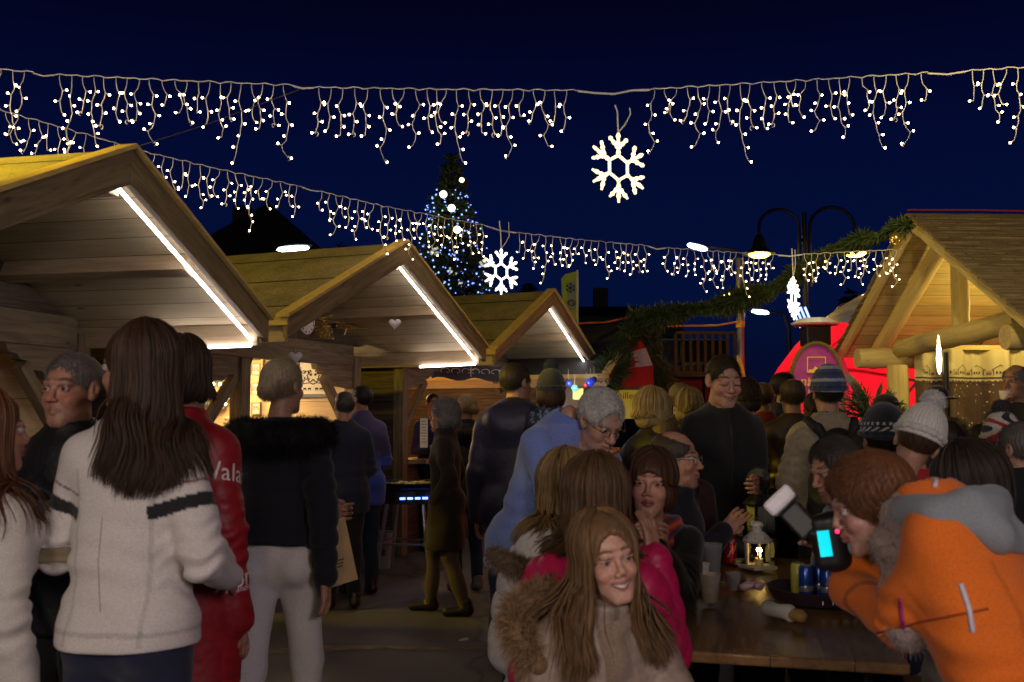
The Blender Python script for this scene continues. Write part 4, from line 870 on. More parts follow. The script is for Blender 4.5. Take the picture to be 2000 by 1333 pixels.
cable([(190, 270, 6.4), (203, 273, 6.4), (215, 277, 6.4)], .004, 'white link cable just above the gable peak of the nearest stall', group='link cables of the icicle lights')
cable([(590, 366, 7.3), (606, 372, 7.3), (622, 374, 7.35)], .005, 'white link cable above the roof of the middle stall', group='link cables of the icicle lights')
cable([(210, 305, 4.9), (400, 245, 5.0), (585, 175, 5.3)], .0022, 'thin dark guy wire from the nearest gable up to the lights', plain('wire', (.12, .08, .05), .7, var=0), 'wire', 'wire')
def snowflake(px, py, d, r, az, label, mat, tr_=.017):
    c = P(px, py, d); M = Matrix.Translation(c) @ Matrix.Rotation(az, 4, 'Z'); root = empty('snowflake_light', c, az, label, 'snowflake light', 'glowing snowflakes')
    hx = [(.36*r*math.sin(a), 0, .36*r*math.cos(a)) for a in [R(60*i) for i in range(7)]]
    G().tube(hx, tr_*.8, 8).obj('ring', mat, root, smooth=True)
    for i in range(6):
        a = R(60*i); u = Vector((math.sin(a), 0, math.cos(a))); v = Vector((math.cos(a), 0, -math.sin(a))); g = G()
        bm_ = []
        for p, q in (((.36, 0), (1.0, 0)), ((.56, 0), (.86, .31)), ((.56, 0), (.86, -.31))):
            A_, B_ = u*p[0]*r+v*p[1]*r, u*q[0]*r+v*q[1]*r; k = 7; pts = [A_.lerp(B_, j/k) for j in range(k+1)]; g.tube(pts, [tr_*(.9+.3*math.sin(j*2.3+i)) for j in range(k)]+[tr_*.6], 8)
        g.obj('arm', mat, root, smooth=True)
    g = G(); g.tube([(0, 0, r), (-.005, 0, r+.12), (-.02, 0, r+.155*d/5.4)], .005, 5); g.tube([(0, 0, r*1.02), (.05, 0, r+.06), (.085, 0, r+.12), (.08, 0, r+.155*d/5.4)], .004, 5); g.obj('hanging_cord', CORD, root)
    return root
snowflake(1208, 328, 5.42, .195, R(30), 'big glowing snowflake hanging alone in the night sky at top centre', FLAKE, .0115)
snowflake(979, 531, 8.4, .195, R(38), 'small white snowflake light hanging beside the Christmas tree', FLAKE2, .0125)
snowflake(1550, 583, 9.3, .205, R(58), 'narrow white snowflake light seen nearly edge-on beneath the twin lantern', FLAKE2, .0125)
# ------------------------------------------------------------------ trees
NEED = plain('needles', (.05, .085, .032), .6, var=.5, bs=12, bd=0); BARK = plain('bark', (.07, .045, .03), .9, bd=.01)
DARKL = plain('dark_needles', (.012, .02, .012), .8, var=.4, bd=0)
def conifer(px, py_top, d, h_, rb, label, n=2600, mat=None, group=None, seed=1, sprig=.10):
    top = P(px, py_top, d); rg = np.random.default_rng(seed); root = empty('conifer_tree', (top.x, top.y, 0), 0, label, 'tree', group); H_ = top.z
    G().tube([(0, 0, 0), (.02, 0, H_*.5), (0, 0, H_*.98)], [.04+H_*.013, .03+H_*.008, .01], 8).obj('trunk', BARK, root, smooth=True)
    # whorled limbs that carry the needles
    z = H_*(1-rg.uniform(0, 1, n)**.62*(h_/H_)); ph = rg.uniform(0, 6.283, n); lv = np.round((H_-z)/.28)*.28; z = H_-lv+rg.normal(0, .05, n)
    rmax = rb*(np.clip(H_-z, 0, None)/h_)**.85*(.82+.3*np.sin(ph*3+z*7)*.6+rg.normal(0, .07, n)); fr_ = rg.uniform(.25, 1, n)**.5; rad = rmax*fr_
    base = np.stack([rad*np.cos(ph), rad*np.sin(ph), z+.10*(1-fr_)-.16*rad*.6], -1)
    out = np.stack([np.cos(ph), np.sin(ph), np.full(n, .05)], -1)+rg.normal(0, .35, (n, 3)); out /= np.linalg.norm(out, axis=1, keepdims=True)
    L = sprig*rg.uniform(.7, 1.5, (n, 1)); P_ = np.stack([base, base+out*L*.5+[0, 0, .01], base+out*L], 1); V, F = tubes(P_, np.array([[.022, .02, .003]])*(sprig/.1), 3)
    crown = link('crown', mesh_from('crown', V, F, mat or NEED), root); return root, base, out, H_
def xmas():
    root, b, o, H_ = conifer(882, 310, 21, 5.6, 1.75, 'tall Christmas tree decked with blue-white lights and round white lamps behind the stalls', n=9000, seed=3, sprig=.15)
    rg = np.random.default_rng(5); cam_dir = np.array([-root.location.x, -root.location.y]); cam_dir /= np.linalg.norm(cam_dir)
    ok = (b[:, :2] @ cam_dir > -.1) & (H_-b[:, 2] > .7); idx = np.where(ok)[0]; rad = np.linalg.norm(b[:, :2], axis=1); idx = idx[rad[idx] > .5*1.75*((H_-b[idx, 2])/5.6)]
    sel = rg.choice(idx, 760, replace=False); g = G()
    for i in sel:
        p = b[i]+o[i]*.15; g.ball(p, .011+.010*rg.random(), 6)
    led = g.obj('tree_lights', plain('blue_bulb', (.6, .75, 1), emit=3.2, ecol=(.16, .30, 1), var=0), root); led['kind'] = 'stuff'
    for px, py in ((866, 380), (882, 407), (893, 449), (902, 352)):
        q = P(px, py, 20.1)-Vector(root.location); G().ball(q, .075 if px != 902 else .05, 16).obj('globe_lamp', plain('globe', (1, .9, .6), emit=5.5, ecol=(1, .86, .55), var=0), root, smooth=True)
    for px, py in ((848, 490), (885, 530), (903, 560), (944, 515), (864, 578)):
        q = P(px, py, 20.2)-Vector(root.location); g = G()
        for k in range(5): a = rg.uniform(0, 6.28); g.box(q+Vector((rg.uniform(-.06, .06), 0, rg.uniform(-.06, .06))), (.05, .012, .07), Matrix.Rotation(a, 3, 'Y'))
        g.obj('foil_star', plain('foil', (.8, .82, .75), .2, .9, var=0, emit=.35, ecol=(.9, 1, .8)), root)
    return root
xmas()
for i, (px, py, d, h, r, lb) in enumerate([(665, 478, 60, 7, 2.0, 'dark conifer far behind, right of the dark chalet roof'), (1030, 556, 60, 5, 2.2, 'dark conifer silhouette left of the green banner'), (1075, 572, 62, 4.5, 1.8, 'low dark conifer silhouette close to the green banner'), (1722, 545, 45, 6, 2.6, 'dark conifer behind the dome tent, left of the hut roof'), (1660, 572, 48, 5, 2.4, 'dark conifer farther left behind the red tent')]):
    conifer(px, py, d, h, r, lb, n=1500, mat=DARKL, group='dark conifers behind the market', seed=20+i, sprig=.35)
# ------------------------------------------------------------------ fir garland
def garland(pix, label, r=.085, n=2600, bal=None):
    wp = [P(*p) for p in pix]; f, T = path_at(wp); o = wp[0]; rg = np.random.default_rng(len(pix)+n)
    s = np.sort(rg.uniform(0, T, n)); c = np.array([tuple(f(x)-o) for x in s]); c[:, 2] -= .03*np.abs(np.sin(s*4))
    v = rg.normal(size=(n, 3)); v /= np.linalg.norm(v, axis=1, keepdims=True); L = rg.uniform(.5, 1.25, (n, 1))*r*1.5*(1+.35*np.sin(s*5.3))[:, None]; P_ = np.stack([c, c+v*L*.55, c+v*L+np.array([0, 0, -.01])], 1)
    V, F = tubes(P_, np.array([[.011, .012, .002]]), 3); oo = link('fir_garland', mesh_from('fir_garland', V, F, NEED), None, Matrix.Translation(o)); return tag(oo, label, 'garland', 'fir garlands')
garland([(1178, 748, 12.6), (1212, 690, 13.0), (1243, 628, 13.6)], 'thick fir garland up the left slope of the flagged stall gable', .13, 3800)
garland([(1243, 628, 13.6), (1268, 668, 14.0), (1296, 740, 14.7)], 'fir garland down the right slope of the flagged stall gable', .12, 3000)
garland([(1243, 628, 13.5), (1300, 612, 13.3), (1360, 602, 13.1), (1430, 588, 12.8), (1500, 566, 12.4), (1560, 530, 12)], 'long fir garland strung from the flagged stall toward the twin lantern', .105, 5200)
garland([(1560, 530, 12), (1615, 490, 11.4), (1670, 470, 10.6), (1725, 455, 9.9), (1770, 434, 9.4)], 'fir garland rising to the ridge of the log hut', .07, 2400)
ba = P(1750, 466, 9.2); o = G().ball((0, 0, 0), .062, 20).obj('bauble', plain('gold_ball', (.7, .5, .15), .25, .8, var=0), None, Matrix.Translation(ba), smooth=True); tag(o, 'gold bauble hanging under the hut ridge', 'bauble')
# ------------------------------------------------------------------ street lamps
def lanterns():
    d = 16.5; b = P(1575, 640, d); z0 = b.z; root = empty('twin_street_lamp', (b.x, b.y, 0), 0, 'tall black lamp post with two curved arms and yellow bell lanterns', 'street lamp')
    zt = P(1573, 415, d).z; g = G(); g.cyl((0, 0, 0), (0, 0, zt), .055, .04, 12); g.cyl((0, 0, 0), (0, 0, 1.0), .10, .08, 12)
    for s in (-1, 1): g.cyl((s*.09, 0, P(0, 560, d).z), (s*.09, 0, P(0, 440, d).z), .025, n=8); g.box((s*.05, 0, P(0, 470, d).z), (.1, .03, .05))
    g.obj('pole', IRON, root, smooth=True)
    for s, (lx, ly) in ((-1, (1483, 497)), (1, (1670, 495))):
        lp = P(lx, ly, d)-Vector((b.x, b.y, 0)); x0 = s*.09; zc = P(0, 445, d).z; R_ = abs(lp.x-x0)/2; cx = (lp.x+x0)/2; pts = [(x0, 0, P(0, 500, d).z), (x0, 0, zc)]
        pts += [(cx+(x0-cx)*math.cos(a), 0, zc+R_*.92*math.sin(a)) for a in np.linspace(.15, math.pi-.0, 14)]+[(lp.x, 0, lp.z+.28)]
        ar = G().tube(pts, .028, 8).obj('arm', IRON, root, smooth=True)
        ln = G().lathe([(.03, .34), (.07, .30), (.10, .22), (.13, .10), (.24, .03), (.27, .0), (.25, .0)], (0, 0, 0), 20).obj('lantern', IRON, root, Matrix.Translation(lp), smooth=True)
        G().lathe([(.0, -.065), (.10, -.055), (.17, -.02), (.18, 0.0), (0, .01)], (0, 0, 0), 16).obj('globe', plain('sodium', (1, .7, .1), emit=22, ecol=(1, .56, .07), var=0), ln, smooth=True)
        lamp('POINT', Vector((b.x, b.y, 0))+lp+Vector((0, 0, -.15)), 60, (1, .6, .12), .1, name='lantern_light')
    # blue rope lights wound down the post
    for k in range(4):
        g = G(); a, c = P(1585+k*9, 590+2*k, d-.2)-Vector((b.x, b.y, 0)), P(1578+k*13, 650, d-.2)-Vector((b.x, b.y, 0)); a, c = P(1545+k*9, 600, d-.2)-Vector((b.x, b.y, 0)), P(1566+k*8, 645, d-.2)-Vector((b.x, b.y, 0))
        g.tube([a.lerp(c, i/8) for i in range(9)], .018, 6); g.obj('blue_rope_light', plain('blue_rope', (.3, .45, 1), emit=2.6, ecol=(.25, .38, 1), var=0), root)
lanterns()
def cool_lamp(px, py, d, pole_px, label, tilt, w_=.75):
    h_ = P(px, py, d); pb = P(pole_px, py, d); root = empty('street_lamp', (pb.x, pb.y, 0), 0, label, 'street lamp', 'cool white street lamps'); lp = h_-Vector((pb.x, pb.y, 0)); s = 1 if lp.x > 0 else -1
    G().tube([(0, 0, 0), (0, 0, lp.z-.5), (lp.x*.15, 0, lp.z-.08), (lp.x, 0, lp.z+.04)], [.08, .06, .045, .03], 8).obj('pole', IRON, root, smooth=True)
    M = Matrix.Translation(lp) @ Matrix.Rotation(tilt, 4, 'Y')
    hd = G().ball((0, 0, .03), 1, 16, (w_*.5, .18, .06)).obj('lamp_head', STEEL, root, M, smooth=True)
    G().ball((-w_*.05, -.03, -.02), 1, 16, (w_*.46, .17, .055)).obj('lens', plain('cool', (.8, .9, 1), emit=20, ecol=(.72, .86, 1), var=0), hd, smooth=True)
cool_lamp(576, 485, 21, 598, 'flat cool-white street lamp over the roof of the middle stall', R(-4), .75)
cool_lamp(1364, 483, 24, 1447, 'cool-white street lamp beside the twin lantern, upper one', R(16), .55)
cool_lamp(1486, 609, 26, 1540, 'small cool-white street lamp low above the crowd near the red tent', R(8), .5)
lamp('POINT', P(576, 500, 20.6), 30, (.7, .85, 1), .2, name='street_light'); lamp('POINT', P(1364, 500, 23.6), 40, (.7, .85, 1), .2, name='street_light')
pp = P(1447, 700, 14.5); root = empty('pole', (pp.x, pp.y, 0), 0, 'steel pole with yellow-lit bands rising behind the smiling man', 'pole')
G().cyl((0, 0, 0), (0, 0, P(1447, 505, 14.5).z), .06, .05, 12).obj('shaft', plain('galv', (.25, .25, .27), .45, .6), root, smooth=True)
for y0, y1 in ((628, 640), (597, 604)): G().cyl((0, 0, P(0, y1, 14.5).z), (0, 0, P(0, y0, 14.5).z), .066, n=12).obj('lit_band', plain('lit_yellow', (.7, .5, .05), .5), root)  # yellow lamplight on the shaft, put in as coloured rings
G().ball(P(1422, 582, 14.4)-Vector((pp.x, pp.y, 0)), .07, 10).obj('lamp', plain('sodium', (1, .7, .1)), root)
cable([(1110, 633, 13.5), (1180, 630, 13.5), (1245, 618, 13.6)], .014, 'orange hose stretched from the green banner to the flagged stall', plain('orange', (.8, .16, .02), .5, var=0), 'hose', 'hose')
cable([(1250, 638, 13.6), (1400, 636, 14), (1447, 628, 14.4)], .014, 'taut yellow strap running from the flagged stall to the steel pole', plain('strap', (.7, .5, .08), .5, var=0), 'strap', 'strap')
# ------------------------------------------------------------------ buildings behind
NW = plain('night_wall', (.10, .09, .075), .9, bd=.01); NR = plain('night_roof', (.02, .02, .022), .9); NG = plain('night_glass', (.02, .025, .04), .1, var=0); NT = wood('n_wood', (.13, .10, .065), (.07, .05, .035), plank=.2); FR = plain('shutter', (.25, .24, .22), .7)
def house(pxl, pxr, py_e, py_r, d, dep, label, wall, wins=(), balc=None, chim=None, peak=None, rz=0):
    a, b = P(pxl, py_e, d), P(pxr, py_e, d); zr = P(0, py_r, d).z; ze = a.z; w_ = b.x-a.x; c = (a+b)/2; root = empty('house', (c.x, c.y, 0), rz, label, 'house', 'dark houses behind the market')
    G().box((0, dep/2, ze/2), (w_*.9, dep, ze)).obj('wall', wall, root)
    if peak: poly = [(-w_/2, ze), (w_/2, ze), (w_/2*peak, zr), (w_/2*peak-.01, zr)]; g = G().prism([(-w_/2, ze-.1), (w_/2, ze-.1), (w_/2, ze+.05), (w_*(peak-.5), zr), (-w_/2, ze+.05)], -.6, dep+.4)
    else: g = G(); V = [(-w_/2, -.5, ze), (w_/2, -.5, ze), (w_/2, dep+.5, ze), (-w_/2, dep+.5, ze), (-w_/2+w_*.08, dep/2, zr), (w_/2-w_*.08, dep/2, zr)]; g.add(V, [(0, 1, 5, 4), (2, 3, 4, 5), (1, 2, 5), (3, 0, 4), (0, 3, 2, 1)])
    rf = g.obj('roof', NR, root)
    if chim is not None: q = P(chim, py_r, d).x-c.x; G().box((q, dep/2, zr+.2), (.7, .7, 1.4)).obj('chimney', NW, rf)
    for (px, py, ww, hh_) in wins:
        q = P(px, py, d); fr_ = G().box((q.x-c.x, -.03, q.z), (ww, .10, hh_)).obj('window', FR, root); G().box((q.x-c.x, -.09, q.z), (ww*.8, .02, hh_*.84)).obj('pane', NG, fr_)
    if balc:
        x0, x1, py = balc; q0, q1 = P(x0, py, d).x-c.x, P(x1, py, d).x-c.x; z = P(0, py, d).z; g = G().box(((q0+q1)/2, -.6, z), (q1-q0, 1.2, .12)).box(((q0+q1)/2, -1.17, z+.95), (q1-q0, .06, .07))
        x = q0
        while x < q1: g.box((x, -1.17, z+.5), (.07, .025, .86)); x += .17
        g.obj('balcony', NT, root)
    return root
house(325, 655, 520, 402, 38, 9, 'dark chalet with a broad gable roof behind the two nearest stalls', NW, wins=[(487, 468, .5, .7), (527, 472, .8, 1.0)], chim=412, peak=.62)
house(1120, 1345, 618, 578, 45, 9, 'long dark roof with a chimney behind the green banner', NW, chim=1190)
house(1275, 1425, 668, 640, 24, 7, 'old wooden chalet with a railed balcony behind the smiling man', NT, wins=[(1345, 748, .75, 1.0), (1395, 752, .6, 1.0), (1310, 690, .55, .6)], balc=(1305, 1420, 735))
house(1660, 1990, 640, 590, 60, 10, 'dark low house behind the red tent', NW)
# pale gable end of the chalet attic
# hills
V = []; F = []; NN = 60
for i in range(NN+1):
    x = -260+520*i/NN; zt = 14+10*math.sin(i*.23+1)+4*math.sin(i*.9)+2*random.random(); V += [(x, 260, -1), (x, 300, zt), (x, 420, zt*.6)]
F = [(3*i+j, 3*i+3+j, 3*i+4+j, 3*i+1+j) for i in range(NN) for j in (0, 1)]
tag(link('hills', mesh_from('hills', V, F, plain('hill', (.02, .025, .02), .9))), kind='structure')
# ------------------------------------------------------------------ green banner
bp = P(1128, 640, 13.2); root = empty('feather_banner', (bp.x, bp.y, 0), 0, 'green upright banner with a dark snowflake panel behind the smallest stall', 'banner')
G().tube([(0, 0, 0), (0, 0, P(0, 528, 13.2).z)], .014, 8).obj('pole', plain('white_pole', (.6, .6, .6), .5, var=0), root)
g = G(); q = lambda px, py: P(px, py, 13.2)-Vector((bp.x, bp.y, 0)); pts = [(1128, 530), (1104, 536), (1096, 545), (1098, 580), (1103, 615), (1108, 645), (1128, 655)]
g.add([q(*p)+Vector((0, o_, 0)) for o_ in (0, .004) for p in pts], [tuple(range(7)), tuple(range(13, 6, -1))]); g.obj('flag', plain('green_cloth', (.35, .50, .05), .8), root)
g = G(); g.add([q(*p)+Vector((0, -.004, 0)) for p in ((1106, 552), (1123, 548), (1124, 605), (1110, 608))], [(0, 1, 2, 3)]); g.obj('panel', plain('grey_panel', (.28, .32, .30), .8), root)
g = G(); c = q(1114, 563)
for i in range(3):
    a = R(60*i+90); u = Vector((math.cos(a), 0, math.sin(a)))*.065; g.tube([c-u+Vector((0, -.008, 0)), c+u+Vector((0, -.008, 0))], .008, 4)
    for s in (-1, 1):
        for t_ in (-.5, .5): w_ = Vector((math.cos(a+t_*1.6), 0, math.sin(a+t_*1.6)))*.03*s; g.tube([c+u*.6*s+Vector((0, -.008, 0)), c+u*.6*s+w_+Vector((0, -.008, 0))], .006, 4)
c = q(1116, 592); g.tube([c+Vector((.05*math.cos(a), -.008, .035*math.sin(a))) for a in np.linspace(0, 6.28, 14)], .006, 4); g.tube([c+Vector((-.05, -.008, -.02)), c+Vector((.0, -.008, .05)), c+Vector((.04, -.008, -.03))], .006, 4)
g.obj('emblem', plain('ink', (.02, .03, .02), .8, var=0), root)
me = text_me('ecchal', .085, MC['ink']); link('lettering', me, root, Matrix.Translation(q(1117, 626)+Vector((0, -.006, 0))) @ Matrix.Rotation(R(90), 4, 'X'))
me = text_me('Hoch', .07, MC['ink']); link('lettering', me, root, Matrix.Translation(q(1117, 643)+Vector((0, -.006, 0))) @ Matrix.Rotation(R(90), 4, 'X'))
# ------------------------------------------------------------------ helpers for placing
def onplane(M, yl, px, py):
    "where the sight line of a photo pixel meets the plane y = yl of a local frame"
    I = M.inverted(); a = I @ Vector((0, 0, CAMH)); b = I @ P(px, py, 10); t = (yl-a.y)/(b.y-a.y); return a.lerp(b, t)
def onwall(M, xl, px, py):
    I = M.inverted(); a = I @ Vector((0, 0, CAMH)); b = I @ P(px, py, 10); t = (xl-a.x)/(b.x-a.x); return a.lerp(b, t)
def ground_d(py, z=0): return (CAMH-z)*FPX/(py-HOR)
def at(px, py, z=.77): return P(px, py, ground_d(py, z))
WHT = plain('white_paint', (.72, .70, .68), .5); PAPER = plain('paper', (.6, .57, .5), .8, bs=12); KRAFT = plain('kraft', (.50, .33, .15), .75, bs=14, bd=.004); INK = plain('ink_black', (.015, .015, .015), .7, var=0)
BLK = plain('black_plastic', (.012, .012, .013), .45); RED = plain('red_paint', (.45, .015, .02), .4); GLASS = plain('glass', (.9, .92, .9), .05, trans=.9, var=0); GOLD = plain('gold_foil', (.75, .55, .18), .25, .9, bs=120, bd=.006)
# ------------------------------------------------------------------ things in and on the middle stall
def heart_me(r, th, mat):
    n = 28; P_ = [(.062*16*math.sin(a)**3*r, .062*(13*math.cos(a)-5*math.cos(2*a)-2*math.cos(3*a)-math.cos(4*a))*r) for a in np.linspace(0, 2*math.pi, n, endpoint=False)]
    V = [(0, -th, 0), (0, th, 0)]+[(x*.75, -th*.75, z*.75) for x, z in P_]+[(x, 0, z) for x, z in P_]+[(x*.75, th*.75, z*.75) for x, z in P_]; F = []
    for i in range(n):
        j = (i+1) % n; a, b, c = 2, 2+n, 2+2*n; F += [(0, a+i, a+j), (1, c+j, c+i), (a+i, b+i, b+j, a+j), (b+i, c+i, c+j, b+j)]
    return mesh_from('heart', V, F, mat, smooth=True)
HM_ = plain('heart_paint', (.62, .60, .62), .55, bs=50, bd=.003)
for (px, py, d, r, up, lb) in ((771, 633, 8.35, .055, .24, 'white wooden heart dangling under the big roof overhang of the middle stall'), (577, 698, 7.6, .055, .28, 'white wooden heart hanging in front of the middle post of the stall')):
    p = P(px, py, d); root = link('hanging_heart', heart_me(r, .02, HM_), None, Matrix.Translation(p) @ Matrix.Rotation(R(8), 4, 'Z')); tag(root, lb, 'heart', 'wooden hearts at the middle stall')
    G().tube([(0, 0, r*.6), (.003, 0, up)], .0025, 4).obj('string', plain('twine', (.35, .28, .2), .9, var=0), root)
RX = Matrix.Rotation
wl = D2['ww']-.032; ZR = R(-22.5)
def wall2(px, py, off=0): return M2 @ onwall(M2, wl-off, px, py)
p = wall2(466, 757, .03); ht = link('wall_heart', heart_me(.082, .03, plain('bone', (.62, .5, .34), .5, bs=40)), None, Matrix.Translation(p) @ RX(ZR, 4, 'Z')); tag(ht, 'big cream heart hung by a cord on the bright pine wall', 'heart', 'wooden hearts at the middle stall')
G().tube([(-.01, 0, .05), (0, 0, .19), (.01, 0, .05)], .004, 4).obj('string', MC['twine'], ht)
def frame_pic(px, py, w_, h_, fw, label, mf, big):
    p = wall2(px, py, .02); root = empty('wall_picture' if big else 'picture_tile', p, ZR, label, 'picture', None if big else 'small papercut tiles on the pine wall')
    g = G()
    for sx in (-1, 1): g.box((sx*(w_/2-fw/2), 0, 0), (fw, .03, h_)).box((0, 0, sx*(h_/2-fw/2)), (w_-2*fw, .03, fw))
    g.obj('frame', mf, root, bevel=.002); G().box((0, .004, 0), (w_-2*fw, .01, h_-2*fw)).obj('sheet', plain('sheet', (.75, .68, .55), .8, var=.03), root)
    g = G(); k = w_*.30
    # symmetrical scissor-cut: scrolls, two facing shapes, a heart and small cows
    for s in (-1, 1):
        for (cx, cz, r, a0, a1) in ((.55, .45, .33, 0, 5), (.75, .0, .28, 2, 7.5), (.35, -.2, .30, 3, 8), (.30, .62, .22, -1, 4), (.9, .55, .2, 1, 6), (1.0, -.25, .16, 3, 9)):
            g.tube([(s*(cx+r*(1-.09*i)*math.cos(a0+(a1-a0)*i/9))*k, -.004, (cz+r*(1-.09*i)*math.sin(a0+(a1-a0)*i/9))*k*.8) for i in range(10)], k*.045, 4)
        g.tube([(0, -.004, -.55*k), (s*.35*k, -.004, -.42*k), (s*.9*k, -.004, -.5*k), (s*1.1*k, -.004, -.3*k)], k*.05, 4); g.ball((s*.22*k, -.004, .25*k), k*.14, 8, (1, .1, .8))
        for q in ((.35, .8) if big else ()): g.ball((s*q*k, -.004, -.9*k), k*.11, 8, (1.5, .1, .7)).box((s*q*k-.1*k, -.004, -1.0*k), (k*.04, .004, k*.12)).box((s*q*k+.1*k, -.004, -1.0*k), (k*.04, .004, k*.12))
    g.obj('papercut', INK, root); return root
frame_pic(612, 738, .40, .40, .035, 'framed black papercut picture on the pine back wall of the middle stall', plain('black_frame', (.02, .02, .018), .4), True)
for py, q in ((722, 'topmost'), (760, 'middle'), (798, 'lowest')): frame_pic(500, py, .115, .125, .012, q+' small square papercut tile on the pine wall beside the cream heart', plain('tile_frame', (.35, .28, .2), .6), False)
p = wall2(532, 722, .03); root = empty('wooden_niche', p, ZR, 'small open wooden box frame on the pine wall left of the papercut picture', 'box'); g = G()
for sx in (-1, 1): g.box((sx*.11, 0, 0), (.025, .06, .28)).box((0, 0, sx*.13), (.195, .06, .025))
g.obj('frame', W_WALL, root); board('plank', (-.095, .01, 0), (.095, .01, 0), .23, .01, W_PALE, root, up=(0, -1, 0))
# glowing wreath of small lamps
wp = wall2(422, 772, .08); root = empty('lit_wreath', wp, ZR, 'wreath of frosted leaves with glowing warm bulbs at the left of the middle stall', 'wreath')
th = rng.uniform(0, 6.28, 500); c = np.stack([.13*np.cos(th), rng.normal(0, .015, 500), .13*np.sin(th)], -1); v = rng.normal(size=(500, 3)); v /= np.linalg.norm(v, axis=1, keepdims=True); V, F = tubes(np.stack([c, c+v*.03, c+v*.05], 1), np.array([[.006, .006, .002]])); link('leaves', mesh_from('leaves', V, F, plain('frost_leaf', (.10, .12, .12), .7)), root)
for i in range(9): a = i*.7; G().ball((.12*math.cos(a)+.05, -.03, .12*math.sin(a)+.02*math.sin(i*3)), .016, 8).obj('bulb', WARM, root, smooth=True)
lamp('POINT', wp+Vector((.12, -.25, .0)), 14, (1, .62, .22), .04, name='wreath_light')
for i, (px, py, lb) in enumerate(((441, 828, 'small glass figurine on the shelf, left of the pair by the wreath'), (456, 820, 'small silvery figurine on the shelf, right of the pair by the wreath'))):
    q = wall2(px, py, .13); G().lathe([(0, -.06), (.035, -.055), (.018, -.02), (.03, .01), (.012, .03), (.02, .05), (0, .075)]).obj('figurine', plain('silver_glaze', (.6, .5, .4), .2, .6), None, Matrix.Translation(q), smooth=True); tag(bpy.context.scene.objects[-1], lb, 'figurine')
sh_ = wall2(448, 838, .13); dd = Vector((math.cos(ZR), math.sin(ZR), 0)); board('display_shelf', sh_-dd*.35, sh_+dd*.35, .22, .02, W_PALE); tag(bpy.context.scene.objects[-1], 'narrow pine display shelf carrying two figurines in the middle stall', 'shelf')
# tinsel and round plate on the gable of the middle stall
for i, (px, py, n_, lb) in enumerate(((628, 632, 420, 'long bunch of gold tinsel hanging on the gable beam'), (672, 640, 300, 'short bunch of gold tinsel lying on the lintel near the post'))):
    o = M2 @ onplane(M2, 1.16, px, py); t_ = rng.uniform(0, 1, n_); c = np.stack([rng.normal(0, .05+.04*i, n_), rng.normal(0, .03, n_), .12-.26*t_*(1-.5*i)], -1); v = rng.normal(size=(n_, 3)); v /= np.linalg.norm(v, axis=1, keepdims=True)
    gc = G().tube([(0, 0, .12), (.02, 0, 0), (-.02*(1-i), 0, -.14*(1-.5*i))], .012, 6); V, F = tubes(np.stack([c*.0+np.array([0, 0, 1.])*c[:, 2:3], c, c+v*.035], 1), np.array([[.001, .003, .001]])); k0 = len(V); V = np.concatenate([V, np.array([tuple(q) for q in gc.V])]); F = [tuple(q) for q in F.tolist()]+[tuple(q+k0 for q in f_) for f_ in gc.F]; tag(link('tinsel', mesh_from('tinsel', V, F, GOLD), None, Matrix.Translation(o)), lb, 'tinsel', 'gold tinsel on the middle stall')
o = M2 @ onplane(M2, .5, 598, 628); pl = G().lathe([(0, 0), (.10, 0), (.105, .006), (.1, .012), (0, .012)], (0, 0, 0), 32).obj('plate', WHT, None, Matrix.Translation(o) @ RX(M2.to_euler().z, 4, 'Z') @ RX(R(90), 4, 'X'), smooth=True); tag(pl, 'round white decorated disc half hidden under the left roof edge', 'plate')
g = G()
for a in np.arange(0, 6.28, .5): g.ball((.085*math.cos(a), .085*math.sin(a), .013), .009, 6, (1, 1, .3))
g.obj('dots', INK, pl)
# price sheet on the post of the small stall
p = P(828, 846, 9.55); root = empty('price_sheet', p, R(-10), 'long pale price sheet pinned to the corner post between two stalls', 'sheet'); G().box((0, 0, 0), (.075, .004, .28)).obj('paper', PAPER, root); g = G()
for i in range(8): g.box((-.002+.004*(i % 2), -.003, .11-.028*i), (.035+.012*((i*5) % 3), .002, .005))
g.obj('lines', INK, root)
# orange curtain, dark banner, papers in the small stall
def s3(px, py, yl, off=0): return M3 @ onwall(M3, D3['ww']-.04-.01*yl, px, py)
V = []; NX = 60; Z3 = M3.to_euler().z
xw_ = D3['ww']-.12; q0 = onwall(M3, xw_, 832, 740); q1 = onwall(M3, xw_, 905, 740)
for i in range(NX+1):
    y_ = q0.y+(q1.y-q0.y)*i/NX
    for j in range(6): V.append((xw_+.035*math.sin(i*.9)*(1+.3*j), y_, 2.05-.30*j))
tag(link('curtain', mesh_from('orange_curtain', V, [(i*6+j, i*6+6+j, i*6+7+j, i*6+1+j) for i in range(NX) for j in range(5)], plain('orange_cloth', (.65, .14, .015), .85), smooth=True), None, M3), 'orange curtain inside the smallest lit stall', 'curtain')
c = onplane(M3, .9, 916, 727); bn = empty('shop_banner', M3 @ c, Z3-.5, 'dark grey banner with pale scrollwork and a cross hung under the small stall roof', 'banner'); bn.scale = (1.25, 1.25, 1.1)
V = [(-.42+.84*i/12, .015*math.sin(i), z*.5*(1+.0*i)+.02*math.sin(i*1.1)) for i in range(13) for z in (-.16, .16)]; link('cloth', mesh_from('cloth', V, [(2*i, 2*i+2, 2*i+3, 2*i+1) for i in range(12)], plain('grey_cloth', (.06, .06, .07), .9)), bn)
g = G()
for s in (-1, 1):
    for k in (.05, .17, .29): g.tube([(s*(k+.05*math.cos(a)), -.03, .005+.035*math.sin(a)*(1-.1*a)) for a in np.linspace(-.5, 4.4, 10)], .004, 4)
g.tube([(0, -.03, -.05), (0, -.03, .05)], .006, 4); g.tube([(-.03, -.03, .02), (.03, -.03, .02)], .005, 4); g.obj('scrollwork', WHT, bn)
